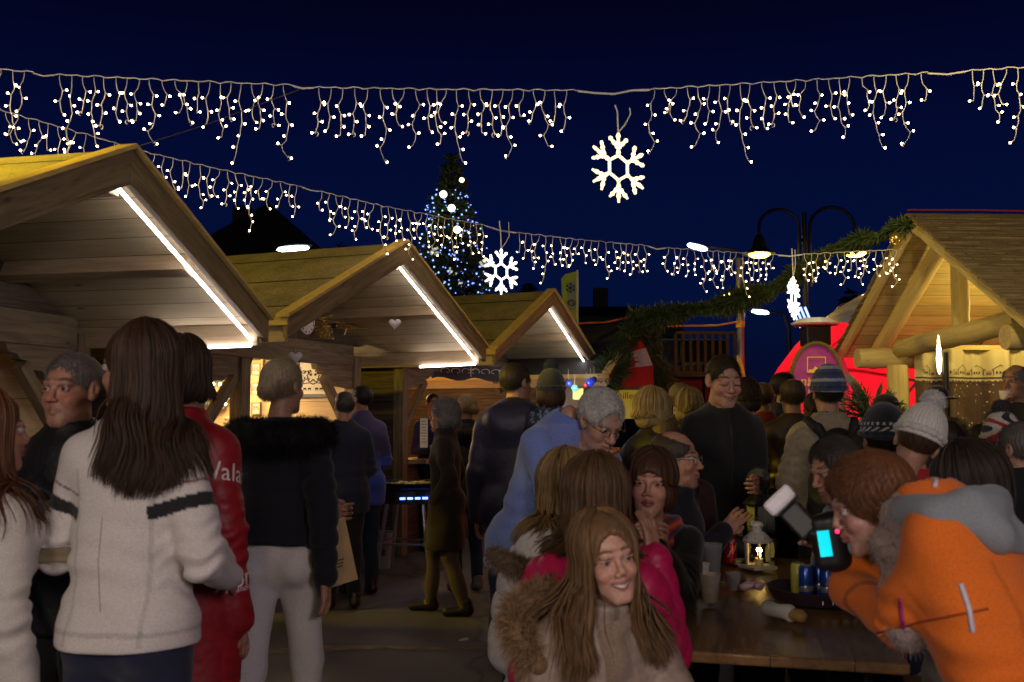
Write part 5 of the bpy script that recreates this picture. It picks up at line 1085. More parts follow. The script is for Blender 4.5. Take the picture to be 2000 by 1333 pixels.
link('lettering', text_me('N', .09, WHT), bn, Matrix.Translation((.37, -.03, -.0)) @ RX(R(90), 4, 'X'))
for (px, py, w_, h_, mt, lb) in ((918, 768, .13, .22, PAPER, 'white notice pinned at the back of the smallest lit stall'), (938, 800, .20, .22, plain('brown_card', (.25, .06, .03), .7), 'reddish-brown poster at the back of the smallest lit stall'), (946, 762, .16, .24, plain('cream_card', (.6, .5, .34), .8), 'cream poster above the reddish one in the small stall')):
    p = s3(px, py, 2.55); o = G().box((0, 0, 0), (w_, .01, h_)).obj('poster', mt, None, Matrix.Translation(p) @ RX(R(-24), 4, 'Z')); tag(o, lb, 'poster', 'papers inside the smallest lit stall'); g = G()
    for i in range(5): g.box((0, -.007, h_*.32-i*h_*.15), (w_*.6, .002, h_*.035))
    g.obj('print', INK, o)
# colourful trinkets at the right opening of the small stall
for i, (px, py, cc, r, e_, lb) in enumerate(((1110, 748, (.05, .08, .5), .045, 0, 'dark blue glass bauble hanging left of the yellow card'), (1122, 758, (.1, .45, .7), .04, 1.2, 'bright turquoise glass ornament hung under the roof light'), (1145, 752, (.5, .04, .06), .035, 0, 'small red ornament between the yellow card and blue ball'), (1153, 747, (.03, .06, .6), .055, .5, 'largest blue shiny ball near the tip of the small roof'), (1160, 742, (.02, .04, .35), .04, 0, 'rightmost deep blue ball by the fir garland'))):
    o = G().ball((0, 0, 0), r, 14).obj('ornament', plain('orn%d' % i, cc, .12, .3, emit=e_, var=0), None, Matrix.Translation(P(px, py, 12.2)), smooth=True); tag(o, lb, 'ornament', 'glass ornaments at the small stall'); G().tube([(0, 0, r*.9), (0, 0, r+.12)], .004, 4).obj('hook', MC['twine'], o)
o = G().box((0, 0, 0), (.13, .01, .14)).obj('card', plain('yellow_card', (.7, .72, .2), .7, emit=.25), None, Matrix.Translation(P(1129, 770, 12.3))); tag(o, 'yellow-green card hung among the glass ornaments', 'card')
o = G().box((0, 0, 0), (.9, .05, 1.0)).obj('pale_backdrop', plain('pale_panel', (.55, .5, .42), .8), None, Matrix.Translation(P(1120, 830, 13.0))); tag(o, 'pale display panel behind the glass ornaments', 'panel')
lamp('POINT', P(1120, 760, 12.0), 6, (.9, .95, 1), .1, name='strip_light')
# ------------------------------------------------------------------ flag and yellow banner of the unlit stall
fl = empty('flag', (0, 0, 0), 0, 'red and white flag with a red leaf draped across the fir-trimmed gable', 'flag'); dF = 13.3
def grid(pxs, n, m_, amp, mat, name, parent, off=0):
    (a, b, c_, d_) = [P(x, y, dF+off) for x, y in pxs]; V = [((a.lerp(b, i/n)).lerp(d_.lerp(c_, i/n), j/m_)+Vector((0, amp*math.sin(i*1.1+j*.6), 0))) for i in range(n+1) for j in range(m_+1)]
    return link(name, mesh_from(name, V, [(i*(m_+1)+j, (i+1)*(m_+1)+j, (i+1)*(m_+1)+j+1, i*(m_+1)+j+1) for i in range(n) for j in range(m_)], mat, smooth=True), parent)
CR = plain('flag_red', (.50, .012, .015), .8); CW = plain('flag_white', (.55, .48, .46), .8)
grid(((1168, 757), (1277, 753), (1275, 714), (1205, 722)), 14, 4, .012, CR, 'red_band', fl); grid(((1205, 722), (1275, 714), (1262, 680), (1236, 686)), 12, 4, .012, CW, 'white_band', fl); grid(((1236, 686), (1262, 680), (1252, 664), (1244, 668)), 8, 3, .01, CR, 'red_band', fl)
g = G(); g.add([P(x, y, dF-.03) for x, y in ((1212, 718), (1222, 700), (1230, 704), (1238, 698), (1240, 705), (1252, 707), (1240, 710), (1242, 715), (1228, 716))], [tuple(range(9))]); g.obj('leaf_emblem', CR, fl)
yb = empty('yellow_banner', P(1235, 790, 13.2), 0, 'yellow banner with red lettering and a grey disc below the flag', 'banner')
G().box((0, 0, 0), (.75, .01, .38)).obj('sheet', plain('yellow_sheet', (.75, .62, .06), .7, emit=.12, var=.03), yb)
link('lettering', text_me('Meilleures', .125, RED), yb, Matrix.Translation((-.03, -.012, .11)) @ RX(R(90), 4, 'X')); link('lettering', text_me('onne', .11, RED), yb, Matrix.Translation((.12, -.012, -.11)) @ RX(R(90), 4, 'X'))
G().lathe([(0, 0), (.10, 0), (.10, .01), (0, .012)], (0, 0, 0), 24).obj('disc', plain('disc', (.18, .18, .2), .5), yb, Matrix.Translation((.13, -.008, .01)) @ RX(R(90), 4, 'X'))
yf = P(1448, 740, 14.0); root = empty('feather_banner', (yf.x, yf.y, 0), 0, 'narrow pointed yellow feather flag behind the smiling man shoulder', 'banner'); g = G(); q = lambda px, py: P(px, py, 14)-Vector((yf.x, yf.y, 0)); pts = [(1441, 770), (1441, 710), (1444, 694), (1452, 715), (1458, 745), (1459, 770), (1455, 800), (1443, 800)]
g.add([q(*p)+Vector((0, o_, 0)) for o_ in (0, .004) for p in pts], [tuple(range(8)), tuple(range(15, 7, -1))]); g.obj('flag', plain('yellow_flag', (.65, .42, .05), .8), root); G().tube([(q(1441, 700).x, .01, 0), (q(1441, 700).x, .01, q(0, 694).z)], .012, 6).obj('pole', MC['white_pole'], root)
g = G(); g.tube([q(1446, 765)+Vector((0, -.01, 0)), q(1452, 745)+Vector((0, -.01, 0)), q(1448, 730)+Vector((0, -.01, 0)), q(1453, 775)+Vector((0, -.01, 0))], .012, 4); g.obj('emblem', plain('violet', (.15, .05, .25), .8), root)
# ------------------------------------------------------------------ red dome tent
import bmesh
m, t, b = newmat('tent_red'); tb = node(t, 'BsdfTranslucent', i_Color=(1.0, .02, .05, 1)); mx = node(t, 'MixShader'); mx.inputs[0].default_value = .85; b.inputs['Base Color'].default_value = (.55, .01, .03, 1); b.inputs['Roughness'].default_value = .6
t.links.new(b.outputs[0], mx.inputs[1]); t.links.new(tb.outputs[0], mx.inputs[2]); t.links.new(mx.outputs[0], t.nodes['Material Output'].inputs[0]); TRED = m
TB = plain('tent_blue', (.06, .04, .14), .5); TS = plain('tent_silver', (.42, .42, .48), .35, .1, bs=3, bd=.03)
tent = empty('dome_tent', (6.2, 13.8, 0), 0, 'red dome tent glowing from inside, with blue ribs and an arched entrance', 'tent')
bm = bmesh.new(); bmesh.ops.create_icosphere(bm, subdivisions=2, radius=2.9); bmesh.ops.rotate(bm, verts=bm.verts, matrix=Matrix.Rotation(R(20), 3, 'Z')); bmesh.ops.translate(bm, verts=bm.verts, vec=(0, 0, .6))
bmesh.ops.bisect_plane(bm, geom=bm.verts[:]+bm.edges[:]+bm.faces[:], plane_co=(0, 0, .0), plane_no=(0, 0, -1), clear_outer=True)
E_ = [(tuple(e.verts[0].co), tuple(e.verts[1].co)) for e in bm.edges]
bm.free(); bm = bmesh.new(); bmesh.ops.create_icosphere(bm, subdivisions=4, radius=2.9); bmesh.ops.rotate(bm, verts=bm.verts, matrix=Matrix.Rotation(R(20), 3, 'Z')); bmesh.ops.translate(bm, verts=bm.verts, vec=(0, 0, .6))
bmesh.ops.bisect_plane(bm, geom=bm.verts[:]+bm.edges[:]+bm.faces[:], plane_co=(0, 0, .0), plane_no=(0, 0, -1), clear_outer=True)
V = [tuple(v.co) for v in bm.verts]; F = [tuple(v.index for v in f.verts) for f in bm.faces]
mid_ = [1 if sum(V[i][2] for i in f)/len(f) > 2.72 else 0 for f in F]; me = mesh_from('skin', V, F, [TRED, TS], midx=mid_); link('fabric', me, tent); bm.free()
g = G()
for a, b in E_:
    if max(a[2], b[2]) > .1: g.tube([Vector(a)*1.004, Vector(b)*1.004], .018, 5)
g.obj('ribs', TB, tent)
lamp('POINT', (6.2, 13.4, 1.2), 260, (1, .5, .45), .5, parent=None, name='tent_light')
# arched blue-grey band and the entrance hood with its sign
g = G(); L_ = lambda px, py, d: P(px, py, d)-Vector((6.2, 13.8, 0))
arc = [(1620, 712), (1650, 722), (1672, 742), (1690, 768), (1702, 800), (1706, 840)]
k = len(g.V); g.add([L_(x, y, 11.35) for x, y in arc]+[L_(x-28*(i/5), y+16-8*(i/5), 11.3) for i, (x, y) in enumerate(arc)], [(i, i+1, i+7, i+6) for i in range(5)]); g.obj('grey_band', plain('tent_grey', (.16, .17, .22), .6), tent)
fr_ = [(1595-50*math.cos(a), 742-72*math.sin(a)) for a in np.linspace(-.4, math.pi, 16)]+[(1647, 790), (1650, 860)]
G().tube([L_(x, y, 11.0) for x, y in fr_], .022, 8).obj('arch_tube', plain('olive', (.16, .13, .03), .7), tent, smooth=True)
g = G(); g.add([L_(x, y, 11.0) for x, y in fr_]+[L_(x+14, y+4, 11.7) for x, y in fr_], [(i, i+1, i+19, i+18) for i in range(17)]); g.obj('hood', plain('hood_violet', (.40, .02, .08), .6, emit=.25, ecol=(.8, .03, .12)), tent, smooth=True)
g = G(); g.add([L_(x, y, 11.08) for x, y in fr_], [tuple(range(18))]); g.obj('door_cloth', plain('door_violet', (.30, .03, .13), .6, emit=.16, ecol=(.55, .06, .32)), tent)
g = G()
for a, b in (((1577, 698), (1612, 698)), ((1577, 698), (1577, 728)), ((1612, 698), (1612, 728)), ((1580, 738), (1580, 778)), ((1580, 778), (1604, 778))): g.tube([L_(*a, 10.98), L_(*b, 10.98)], .006, 4)
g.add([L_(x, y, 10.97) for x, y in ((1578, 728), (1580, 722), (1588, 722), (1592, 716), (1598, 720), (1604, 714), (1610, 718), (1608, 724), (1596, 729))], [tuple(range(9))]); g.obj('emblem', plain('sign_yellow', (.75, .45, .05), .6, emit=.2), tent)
link('lettering', text_me('nana', .15, MC['sign_yellow']), tent, Matrix.Translation(L_(1588, 747, 10.95)) @ RX(R(90), 4, 'X') @ RX(R(-6), 4, 'Z'))
kb = P(1592, 645, 13.0); root = empty('speaker_box', (kb.x, kb.y, 0), 0, 'dark box on a mast with a pale lit lid above the red tent', 'box'); G().box((0, 0, kb.z-.08), (.32, .32, .26)).obj('box', IRON, root, bevel=.02); G().lathe([(.30, 0), (.32, .02), (.2, .09), (0, .10)], (0, 0, kb.z+.06), 8).obj('lid', plain('lid', (.6, .58, .5), .5), root); G().cyl((0, 0, 0), (0, 0, kb.z-.2), .04).obj('mast', IRON, root)
lamp('POINT', (kb.x-.1, kb.y-.5, kb.z+.5), 6, (1, .85, .6), .05, name='box_light')
# ------------------------------------------------------------------ griddle, bucket, bag, high table
gd = ground_d(1116); gp = P(800, 1116, gd); gr = empty('griddle', (gp.x, gp.y, 0), R(15), 'round black gas griddle on tall steel legs with blue flames under it', 'griddle')
G().lathe([(0, .80), (.30, .80), (.36, .83), (.37, .87), (.35, .87), (.33, .84), (0, .83)], n=28).obj('pan', IRON, gr, smooth=True); G().lathe([(.30, .68), (.31, .68), (.31, .80), (.29, .80)], n=20).obj('burner', BLK, gr)
for a in (20, 110, 200, 290): c, s = math.cos(R(a)), math.sin(R(a)); G().tube([(.24*c, .24*s, .72), (.36*c, .36*s, .0)], .018, 8).obj('leg', STEEL, gr, smooth=True)
g = G()
for a in (20, 110, 200): c, s, c2, s2 = math.cos(R(a)), math.sin(R(a)), math.cos(R(a+90)), math.sin(R(a+90)); g.cyl((.30*c, .30*s, .3), (.30*c2, .30*s2, .3), .012, n=6)
g.obj('stretcher', STEEL, gr)
g = G()
for i in range(5): g.box((-.12+.07*i, -.305, .735), (.05, .012, .02))
g.obj('gas_flames', plain('blue_flame', (.1, .25, 1), emit=6, ecol=(.1, .22, 1), var=0), gr)
fo = G()
for i in range(40): a, r_ = random.uniform(0, 6.28), random.uniform(0, .25); fo.ball((r_*math.cos(a), r_*math.sin(a), .855), random.uniform(.015, .03), 6, (1, 1, .5))
o = fo.obj('cooking_food', plain('food', (.45, .35, .12), .6), None, Matrix.Translation((gp.x, gp.y, 0))); tag(o, 'yellow heap of food frying on the round griddle', 'food')
bk = P(742, 1104, ground_d(1104)); root = empty('bucket', (bk.x, bk.y, 0), 0, 'pale plastic bucket on the ground beside the griddle legs', 'bucket'); G().lathe([(0, 0), (.115, 0), (.14, .33), (.15, .33), (.15, .35), (.135, .35), (.11, .02)], n=24).obj('tub', plain('tub', (.35, .42, .40), .5), root, smooth=True); G().tube([(.14*math.cos(a), -.02-.12*math.sin(a), .33-.06*math.sin(a)) for a in np.linspace(0, math.pi, 10)], .005, 5).obj('handle', plain('orange', (.8, .16, .02)), root)
link('lettering', text_me('GAZ', .07, INK), root, Matrix.Translation((0, -.143, .16)) @ RX(R(90), 4, 'X'))
bg_ = empty('paper_bag', P(647, 1078, 4.45), R(25), 'brown paper shopping bag carried beside the blonde woman in white trousers', 'bag'); bg_.rotation_euler = (R(6), R(-12), R(28))
g = G(); V = [(-.085, -.05, -.14), (.085, -.05, -.14), (.085, .05, -.14), (-.085, .05, -.14), (-.08, -.055, .13), (.07, -.05, .15), (.085, .05, .12), (-.085, .06, .15)]; g.add(V, [(0, 3, 2, 1), (0, 1, 5, 4), (1, 2, 6, 5), (2, 3, 7, 6), (3, 0, 4, 7)])
V2 = [(x*.97, y*.95, z+.003) for x, y, z in V]; g.add(V2, [(0, 1, 2, 3), (0, 4, 5, 1), (1, 5, 6, 2), (2, 6, 7, 3), (3, 7, 4, 0)]); g.obj('bag', KRAFT, bg_)
for y in (-.05, .055): G().tube([(-.04, y, .12), (-.035, y, .2), (-.0, y*.7, .23), (.035, y, .2), (.04, y, .12)], .004, 6).obj('handle', KRAFT, bg_, smooth=True)
g = G(); [g.box((0.01, -.054, -.03-.014*i), (.05-.01*i, .002, .006)) for i in range(3)]; g.obj('print', plain('brown_ink', (.12, .05, .02), .8), bg_)
ht_ = P(95, 1062, 3.0); root = empty('high_table', (ht_.x, ht_.y, 0), R(12), 'tall narrow standing table with crossed metal legs at the far left', 'table'); tz = ht_.z
board('table_top', (-.36, 0, tz), (.40, 0, tz), .55, .04, W_GREY, root)
for y in (-.2, .2):
    for s in (-1, 1): G().tube([(s*.32, y, tz-.03), (-s*.32, y+.012*s, 0)], .014, 8).obj('leg', STEEL, root, smooth=True)
o = at(120, 1045, tz+.02); o = P(118, 1048, 2.95); pl = G().lathe([(0, 0), (.05, 0), (.075, .012), (.07, .014), (.045, .004), (0, .004)], n=24).obj('ashtray', STEEL, None, Matrix.Translation((o.x, o.y, tz+.021)), smooth=True); tag(pl, 'small shiny dish on the tall standing table', 'dish')
o = P(98, 1010, 3.05); pc = G().lathe([(0, 0), (.024, 0), (.036, .10), (.033, .10), (.022, .005)], n=20).obj('cup', plain('foam', (.62, .55, .56), .7), None, Matrix.Translation((o.x, o.y, tz+.021)), smooth=True); tag(pc, 'pale cup standing on the tall table at the left', 'cup')
# ------------------------------------------------------------------ beer tables and what is on them
ax = Vector((.249, .968, 0)).normalized(); ay = Vector((ax.y, -ax.x, 0)); rz = math.atan2(ax.y, ax.x); fl_ = Vector((.405, 3.21, 0))
for i, lb in enumerate(('glossy brown beer table in the foreground with cups and a white lantern on it',)):
    c = fl_+ay*.40+ax*(1.1+2.25*i); root = empty('beer_table', c, rz, lb, 'table', 'beer tables'); board('table_top', (-1.1, 0, .748), (1.1, 0, .748), .80, .035, W_TABLE, root, bevel=.008)
    for s in (-1, 1):
        for q in (-1, 1): G().tube([(s*.80, q*.30, .73), (s*.82, q*.33, 0)], .016, 8).obj('leg', IRON, root, smooth=True)
        G().tube([(s*.82, -.33, .08), (s*.82, .33, .08)], .012, 8).obj('stretcher', IRON, root); G().tube([(s*.81, 0, .6), (s*.35, 0, .73)], .010, 6).obj('strut', IRON, root)
for i, (s, k, lb) in enumerate(((-1, 0, 'narrow bench on the left side of the front beer table'), (1, 0, 'narrow bench on the right side of the front beer table'), (1, 3, ''))[:2]):
    c = fl_+ay*(.40+s*.62)+ax*(1.1+2.25*k); root = empty('bench', c, rz, lb, 'bench', 'benches at the beer tables'); board('seat', (-1.1, 0, .46), (1.1, 0, .46), .25, .03, plain('bench_wood', (.20, .10, .04), .5), root)
    for q in (-1, 1): G().tube([(q*.8, -.10, .44), (q*.82, -.11, 0)], .014, 8).obj('leg', IRON, root); G().tube([(q*.8, .10, .44), (q*.82, .11, 0)], .014, 8).obj('leg', IRON, root)
FOAM = plain('foam_white', (.80, .74, .74), .7); TT = .7665
def cup(px, py, label, mat=FOAM, h_=.108, r0=.030, r1=.043, name='cup'):
    p = at(px, py, TT); g = G().lathe([(0, 0), (r0*.92, 0), (r0, .004), (r1, h_-.004), (r1+.002, h_), (r1-.002, h_), (r0-.002, .006), (0, .006)], n=32); o = g.obj(name, mat, None, Matrix.Translation(p), smooth=True); tag(o, label, 'cup', 'cups on the front beer table'); return o
cup(1386, 1176, 'white foam cup nearest the camera, in front of the other one'); cup(1366, 1152, 'white foam cup half hidden behind the front one')
CLR = plain('clear_plastic', (.75, .78, .8), .15, trans=.75, var=0)
cup(1391, 1128, 'tall clear plastic cup between the foam cups and the red can', CLR, .15, .034, .046); cup(1433, 1152, 'small clear glass in front of the white lantern', CLR, .07, .022, .030); cup(1440, 1079, 'tiny clear cup far back on the table, left', CLR, .08, .03, .04); cup(1472, 1080, 'tiny clear cup far back beside the jar', CLR, .08, .03, .04)
p = at(1426, 1100, TT); can = empty('drink_can', p, 0, 'tall red drink can with pale swirls on the table', 'can'); G().lathe([(0, 0), (.026, 0), (.033, .008), (.033, .150), (.027, .163), (.0, .161)], n=28).obj('body', plain('can_red', (.42, .01, .015), .25, .3, var=.05), can, smooth=True); G().lathe([(.027, .162), (.029, .166), (.027, .167), (.024, .163), (0, .162)], n=28).obj('lid', STEEL, can, smooth=True)
g = G(); g.tube([(.0335*math.cos(a), .0335*math.sin(a), .05+.03*(a+1.9)+.012*math.sin(a*7)) for a in np.linspace(-2.2, -.6, 14)], .0028, 4); g.tube([(.0335*math.cos(a), .0335*math.sin(a), .11+.01*math.sin(a*9)) for a in np.linspace(-2.3, -1.0, 14)], .002, 4); g.obj('swirl', WHT, can)
p = at(1480, 1110, TT); ln = empty('candle_lantern', p, R(22), 'white metal candle lantern with glass sides and a burning candle', 'lantern'); s_ = .060
g = G(); g.box((0, 0, .006), (.13, .13, .012))
for i in range(6): a = R(60*i); g.box((s_*math.cos(a), s_*math.sin(a), .068), (.008, .008, .115), Matrix.Rotation(a, 3, 'Z'))
g.lathe([(.066, .012), (.066, .02), (.058, .02)], n=6).lathe([(.058, .12), (.068, .122), (.070, .132), (.055, .150), (.035, .168), (.022, .172), (.024, .19), (.032, .198), (.028, .212), (.012, .220), (0, .221)], n=24); g.obj('housing', WHT, ln, smooth=True)
g = G()
for i in range(8): a = R(45*i); g.ball((.060*math.cos(a), .060*math.sin(a), .146), .0035, 6); g.ball((.0335*math.cos(a), .0335*math.sin(a), .196), .003, 6)
g.obj('vent_holes', INK, ln)
g = G()
for i in range(6):
    a0, a1 = R(60*i), R(60*i+60); x0, y0, x1, y1 = .057*math.cos(a0), .057*math.sin(a0), .057*math.cos(a1), .057*math.sin(a1); g.add([(x0, y0, .02), (x1, y1, .02), (x1, y1, .12), (x0, y0, .12)], [(0, 1, 2, 3)])
g.obj('glass', plain('pane_clear', (.95, .95, .9), .02, trans=1.0, var=0), ln)
cnd = G().lathe([(0, .012), (.02, .012), (.02, .045), (0, .045)], n=16).obj('candle', plain('wax', (.7, .6, .35), .5), ln, smooth=True); G().lathe([(0, .048), (.007, .055), (.008, .064), (.004, .078), (0, .09)], n=8).obj('flame', plain('candle_flame', (1, .7, .2), emit=14, ecol=(1, .6, .15), var=0), cnd, smooth=True)
lamp('POINT', p+Vector((0, 0, .085)), 1.4, (1, .62, .15), .012, name='candle_light')
G().tube([(-.03, 0, .205), (-.028, 0, .225), (0, 0, .238), (.028, 0, .225), (.03, 0, .205)], .0022, 5).obj('handle', STEEL, ln)
p = at(1453, 1082, TT); jar = empty('glass_jar', p, 0, 'glass jar with a white lid behind the white lantern', 'jar'); G().lathe([(0, .003), (.034, .003), (.038, .02), (.038, .07), (.03, .085), (.028, .095)], n=24).obj('glass', CLR, jar, smooth=True); G().lathe([(0, .004), (.03, .006), (.034, .03), (0, .032)], n=16).obj('candle', plain('wax_gold', (.5, .4, .12), .4), jar, smooth=True); G().lathe([(.03, .093), (.033, .094), (.033, .112), (0, .114)], n=24).obj('lid', WHT, jar, smooth=True)
p = P(1486, 1048, 5.12); dl = empty('dark_lantern', p, R(15), 'black metal lantern hanging from the hand of the tall man in black', 'lantern'); g = G().box((0, 0, .01), (.13, .13, .02)); [g.box((sx*.055, sy*.055, .09), (.01, .01, .15)) for sx in (-1, 1) for sy in (-1, 1)]; g.lathe([(.09, .165), (.08, .18), (.04, .215), (.035, .235), (.0, .24)], n=16); g.tube([(-.04, 0, .22), (-.03, 0, .26), (0, 0, .28), (.03, 0, .26), (.04, 0, .22)], .003, 5); g.obj('housing', IRON, dl); G().box((0, 0, .09), (.1, .1, .13)).obj('glass', CLR, dl)
for i, (px, py, lb) in enumerate(((1500, 1088, 'yellow jar lamp right of the white lantern'),)):
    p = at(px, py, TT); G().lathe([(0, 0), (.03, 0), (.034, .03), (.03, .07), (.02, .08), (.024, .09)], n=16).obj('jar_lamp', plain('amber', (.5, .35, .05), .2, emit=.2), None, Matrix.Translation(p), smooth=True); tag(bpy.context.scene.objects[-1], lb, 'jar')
p = at(1470, 1156, TT); r_ = np.random.default_rng(4); V, F = sdf_mesh([ell(r_.uniform(-.03, .03, 3)*np.array([1.2, 1, .25])+[0, 0, .018], (.022, .018, .014), .01) for _ in range(7)], .004, noise=.003, nscale=90); tag(link('napkin', mesh_from('napkin', V, F, plain('pink_paper', (.62, .42, .48), .8), smooth=True), None, Matrix.Translation(p)), 'crumpled pink paper napkin lying on the table', 'napkin')
p = at(1428, 1146, TT); g = G()
for i in range(34): g.box((random.uniform(-.07, .08), random.uniform(-.05, .05), random.uniform(.003, .02)), (random.uniform(.008, .02), random.uniform(.008, .02), .002), Matrix.Rotation(random.uniform(0, 3), 3, Vector((random.random(), random.random(), random.random()))))
tag(g.obj('foil_wrapper', [plain('crinkle', (.55, .5, .3), .15, .9, var=0)], None, Matrix.Translation(p)), 'shiny torn foil wrapper pieces beside the foam cups', 'wrapper')
p = at(1600, 1172, TT); ty = empty('serving_tray', p, 0, 'round dark tray with white lettering holding blue cans', 'tray'); G().lathe([(0, .004), (.165, .004), (.18, .03), (.195, .052), (.200, .052), (.19, .03), (.172, 0), (0, 0)], n=48).obj('tray', plain('tray_dark', (.035, .022, .03), .35, .2), ty, smooth=True)
for i, ch in enumerate('TROJKA'):
    a = R(-103+13*i); rr_ = .188; M_ = Matrix.Translation((rr_*math.cos(a), rr_*math.sin(a), .024)) @ RX(a+R(90), 4, 'Z') @ RX(R(72), 4, 'X'); link('lettering', text_me(ch, .036, WHT), ty, M_)
CB = plain('can_blue', (.015, .06, .30), .25, .4); CV = plain('can_silver', (.5, .5, .55), .25, .8)
for i, (dx, dy, lb) in enumerate(((-.05, .0, 'blue can on the tray, at its left'), (.025, -.03, 'blue can on the tray, nearest the camera'), (.02, .055, 'blue can on the tray, standing behind'), (-.06, .075, 'yellow-topped can at the back left of the tray'))):
    o = empty('drink_can', p+Vector((dx, dy, .005)), 0, lb, 'can', 'cans on the tray'); G().lathe([(0, 0), (.024, 0), (.028, .006), (.028, .118), (.023, .126)], n=24).obj('body', CB if i < 3 else plain('can_y', (.45, .42, .06), .3), o, smooth=True); G().lathe([(.023, .126), (.024, .129), (.02, .127), (0, .127)], n=24).obj('lid', CV, o, smooth=True)
    if i < 3: G().lathe([(.0283, .03), (.0286, .032), (.0286, .05), (.0283, .052)], n=24).obj('band', CV, o, smooth=True)
p = at(1537, 1212, TT); V, F = sdf_mesh([cap((-.05, .06, .026), (.035, -.05, .026), .023, .021, k=.01)], .004, noise=.003, nscale=40); br_ = empty('bread_roll', p, 0, 'long bread roll in a white paper wrapper at the table edge', 'bread'); link('crust', mesh_from('crust', V, F, plain('crust', (.35, .20, .06), .6), smooth=True), br_)
V, F = sdf_mesh([cap((-.046, .055, .030), (.005, -.012, .028), .028, .029, k=.01)], .004, noise=.005, nscale=45); link('wrapper', mesh_from('wrapper', V, F, PAPER, smooth=True), br_)
p = at(1412, 1090, TT); o = G().box((0, 0, .012), (.10, .06, .024)).obj('card_box', plain('white_box', (.55, .5, .42), .6), None, Matrix.Translation(at(1452, 1102, TT)) @ RX(R(8), 4, 'Z')); tag(o, 'small white printed box between can and lantern', 'box'); link('lettering', text_me('urou', .022, INK), o, Matrix.Translation((0, -.031, .012)) @ RX(R(90), 4, 'X'))
p = at(1365, 1148, TT); o = G().box((0, 0, 0), (.045, .03, .004)).obj('card', PAPER, None, Matrix.Translation(at(1343, 1152, TT)+Vector((0, 0, .003)))); tag(o, 'tiny white card at the table edge by the foam cups', 'card')
# scraps of paper on the asphalt
for i, (px, py, lb) in enumerate(((905, 1253, 'small white paper scrap on the worn line in the lane'), (1003, 1225, 'tiny crumpled scrap on the asphalt near the white coat'))):
    p = P(px, py, ground_d(py)); q = G(); q.add([(-.03, -.02, .006), (.035, -.015, .012), (.03, .025, .02), (-.025, .02, .008), (0, 0, .022)], [(0, 1, 4), (1, 2, 4), (2, 3, 4), (3, 0, 4)]); tag(q.obj('paper_scrap', PAPER, None, Matrix.Translation(p)), lb, 'litter')
# fir branch behind the row of people near the hut post
p = P(1700, 800, 9.0); c = np.zeros((700, 3)); v = rng.normal(size=(26, 3)); v[:, 2] = np.abs(v[:, 2])*.8+.2; v /= np.linalg.norm(v, axis=1, keepdims=True); k_ = rng.integers(0, 26, 700); t_ = rng.uniform(.1, 1, (700, 1)); c = v[k_]*t_*.30; u = rng.normal(size=(700, 3))*.5+v[k_]; u /= np.linalg.norm(u, axis=1, keepdims=True)
V, F = tubes(np.stack([c, c+u*.04, c+u*.08], 1), np.array([[.006, .006, .001]])); fb = empty('potted_fir', (p.x, p.y, 0), 0, 'bushy potted fir beside the thick hut post', 'plant'); link('foliage', mesh_from('foliage', V+np.array([0, 0, p.z-.08]), F, NEED), fb); G().tube([(0, 0, .3), (0, 0, p.z)], .02, 6).obj('stem', BARK, fb); G().lathe([(0, 0), (.14, 0), (.18, .34), (.16, .34), (0, .3)], n=20).obj('pot', plain('clay', (.2, .1, .06), .8), fb, smooth=True)
# ------------------------------------------------------------------ people
def rgb(r, g, b): return tuple((c/255)**2.2 for c in (r, g, b))
def W(i, v): return i['root'].matrix_basis @ Vector(v)
BR, DB, BL, BK, GR, AU = (.045, .022, .010), (.018, .010, .006), (.30, .19, .07), (.008, .006, .006), (.22, .21, .22), (.085, .030, .010)
SK, SK2 = (.42, .235, .17), (.36, .19, .13)
NAVY, BLACK = (.010, .013, .030), (.007, .007, .009)
def plus(i): i['root'].update_tag(); bpy.context.view_layer.update(); return i['root'].matrix_world
# left group
def band_white(V, C, k):
    for m in (1, -1):
        a, b = k['sh'][m], k['el'][m]; d = b-a; t = ((V-a) @ d)/(d @ d); r = np.linalg.norm(V-a-np.outer(np.clip(t, 0, 1), d), axis=1); on = (r < .12)
        C[on & (t > .42) & (t < .55)] = (.01, .01, .012); C[on & (t > .29) & (t < .31)] = (.18, .06, .08)
    return C
p = person('p1', -22, 845, 2.75, 150, 'woman with long auburn hair and a white jacket, cut off by the left edge', build='f', yaw=20, hair=dict(style='long', col=AU, len=.42, n=1700), jacket=dict(col=(.50, .46, .42), hem=-.30, t=.03, noise=.007), legs=dict(col=(.22, .01, .015), mat=CLOTH), arms=('down', P(58, 1040, 2.72)), nohand=(False, True))
p = person('p2', 142, 765, 3.55, -14, 'grey-haired man in a dark jacket and open white collar at the tall table', hs=1.12, skin=(.42, .20, .14), old=1, beard=.15, hair=dict(style='crop', col=(.14, .12, .11)), jacket=dict(col=BLACK, mat=NYLON, hem=-.15, t=.035, collar=.03), legs=dict(col=BLACK, mat=CLOTH), arms=(P(75, 1030, 3.2), P(150, 1040, 3.15)), girth=1.2, wide=1.05)
tr = p['tr']; V, F = sdf_mesh([cap(tr(-.055, .055, 1.44), tr(0, .105, 1.36), .020, .014, k=.01), cap(tr(.055, .055, 1.44), tr(0, .105, 1.36), .020, .014, k=.01), cap(tr(0, .09, 1.36), tr(0, .10, 1.28), .035, .03, k=.02)], .007); link('shirt_collar', mesh_from('shirt_collar', V, F, [CLOTH], np.array((.55, .5, .45)), True), p['root'])
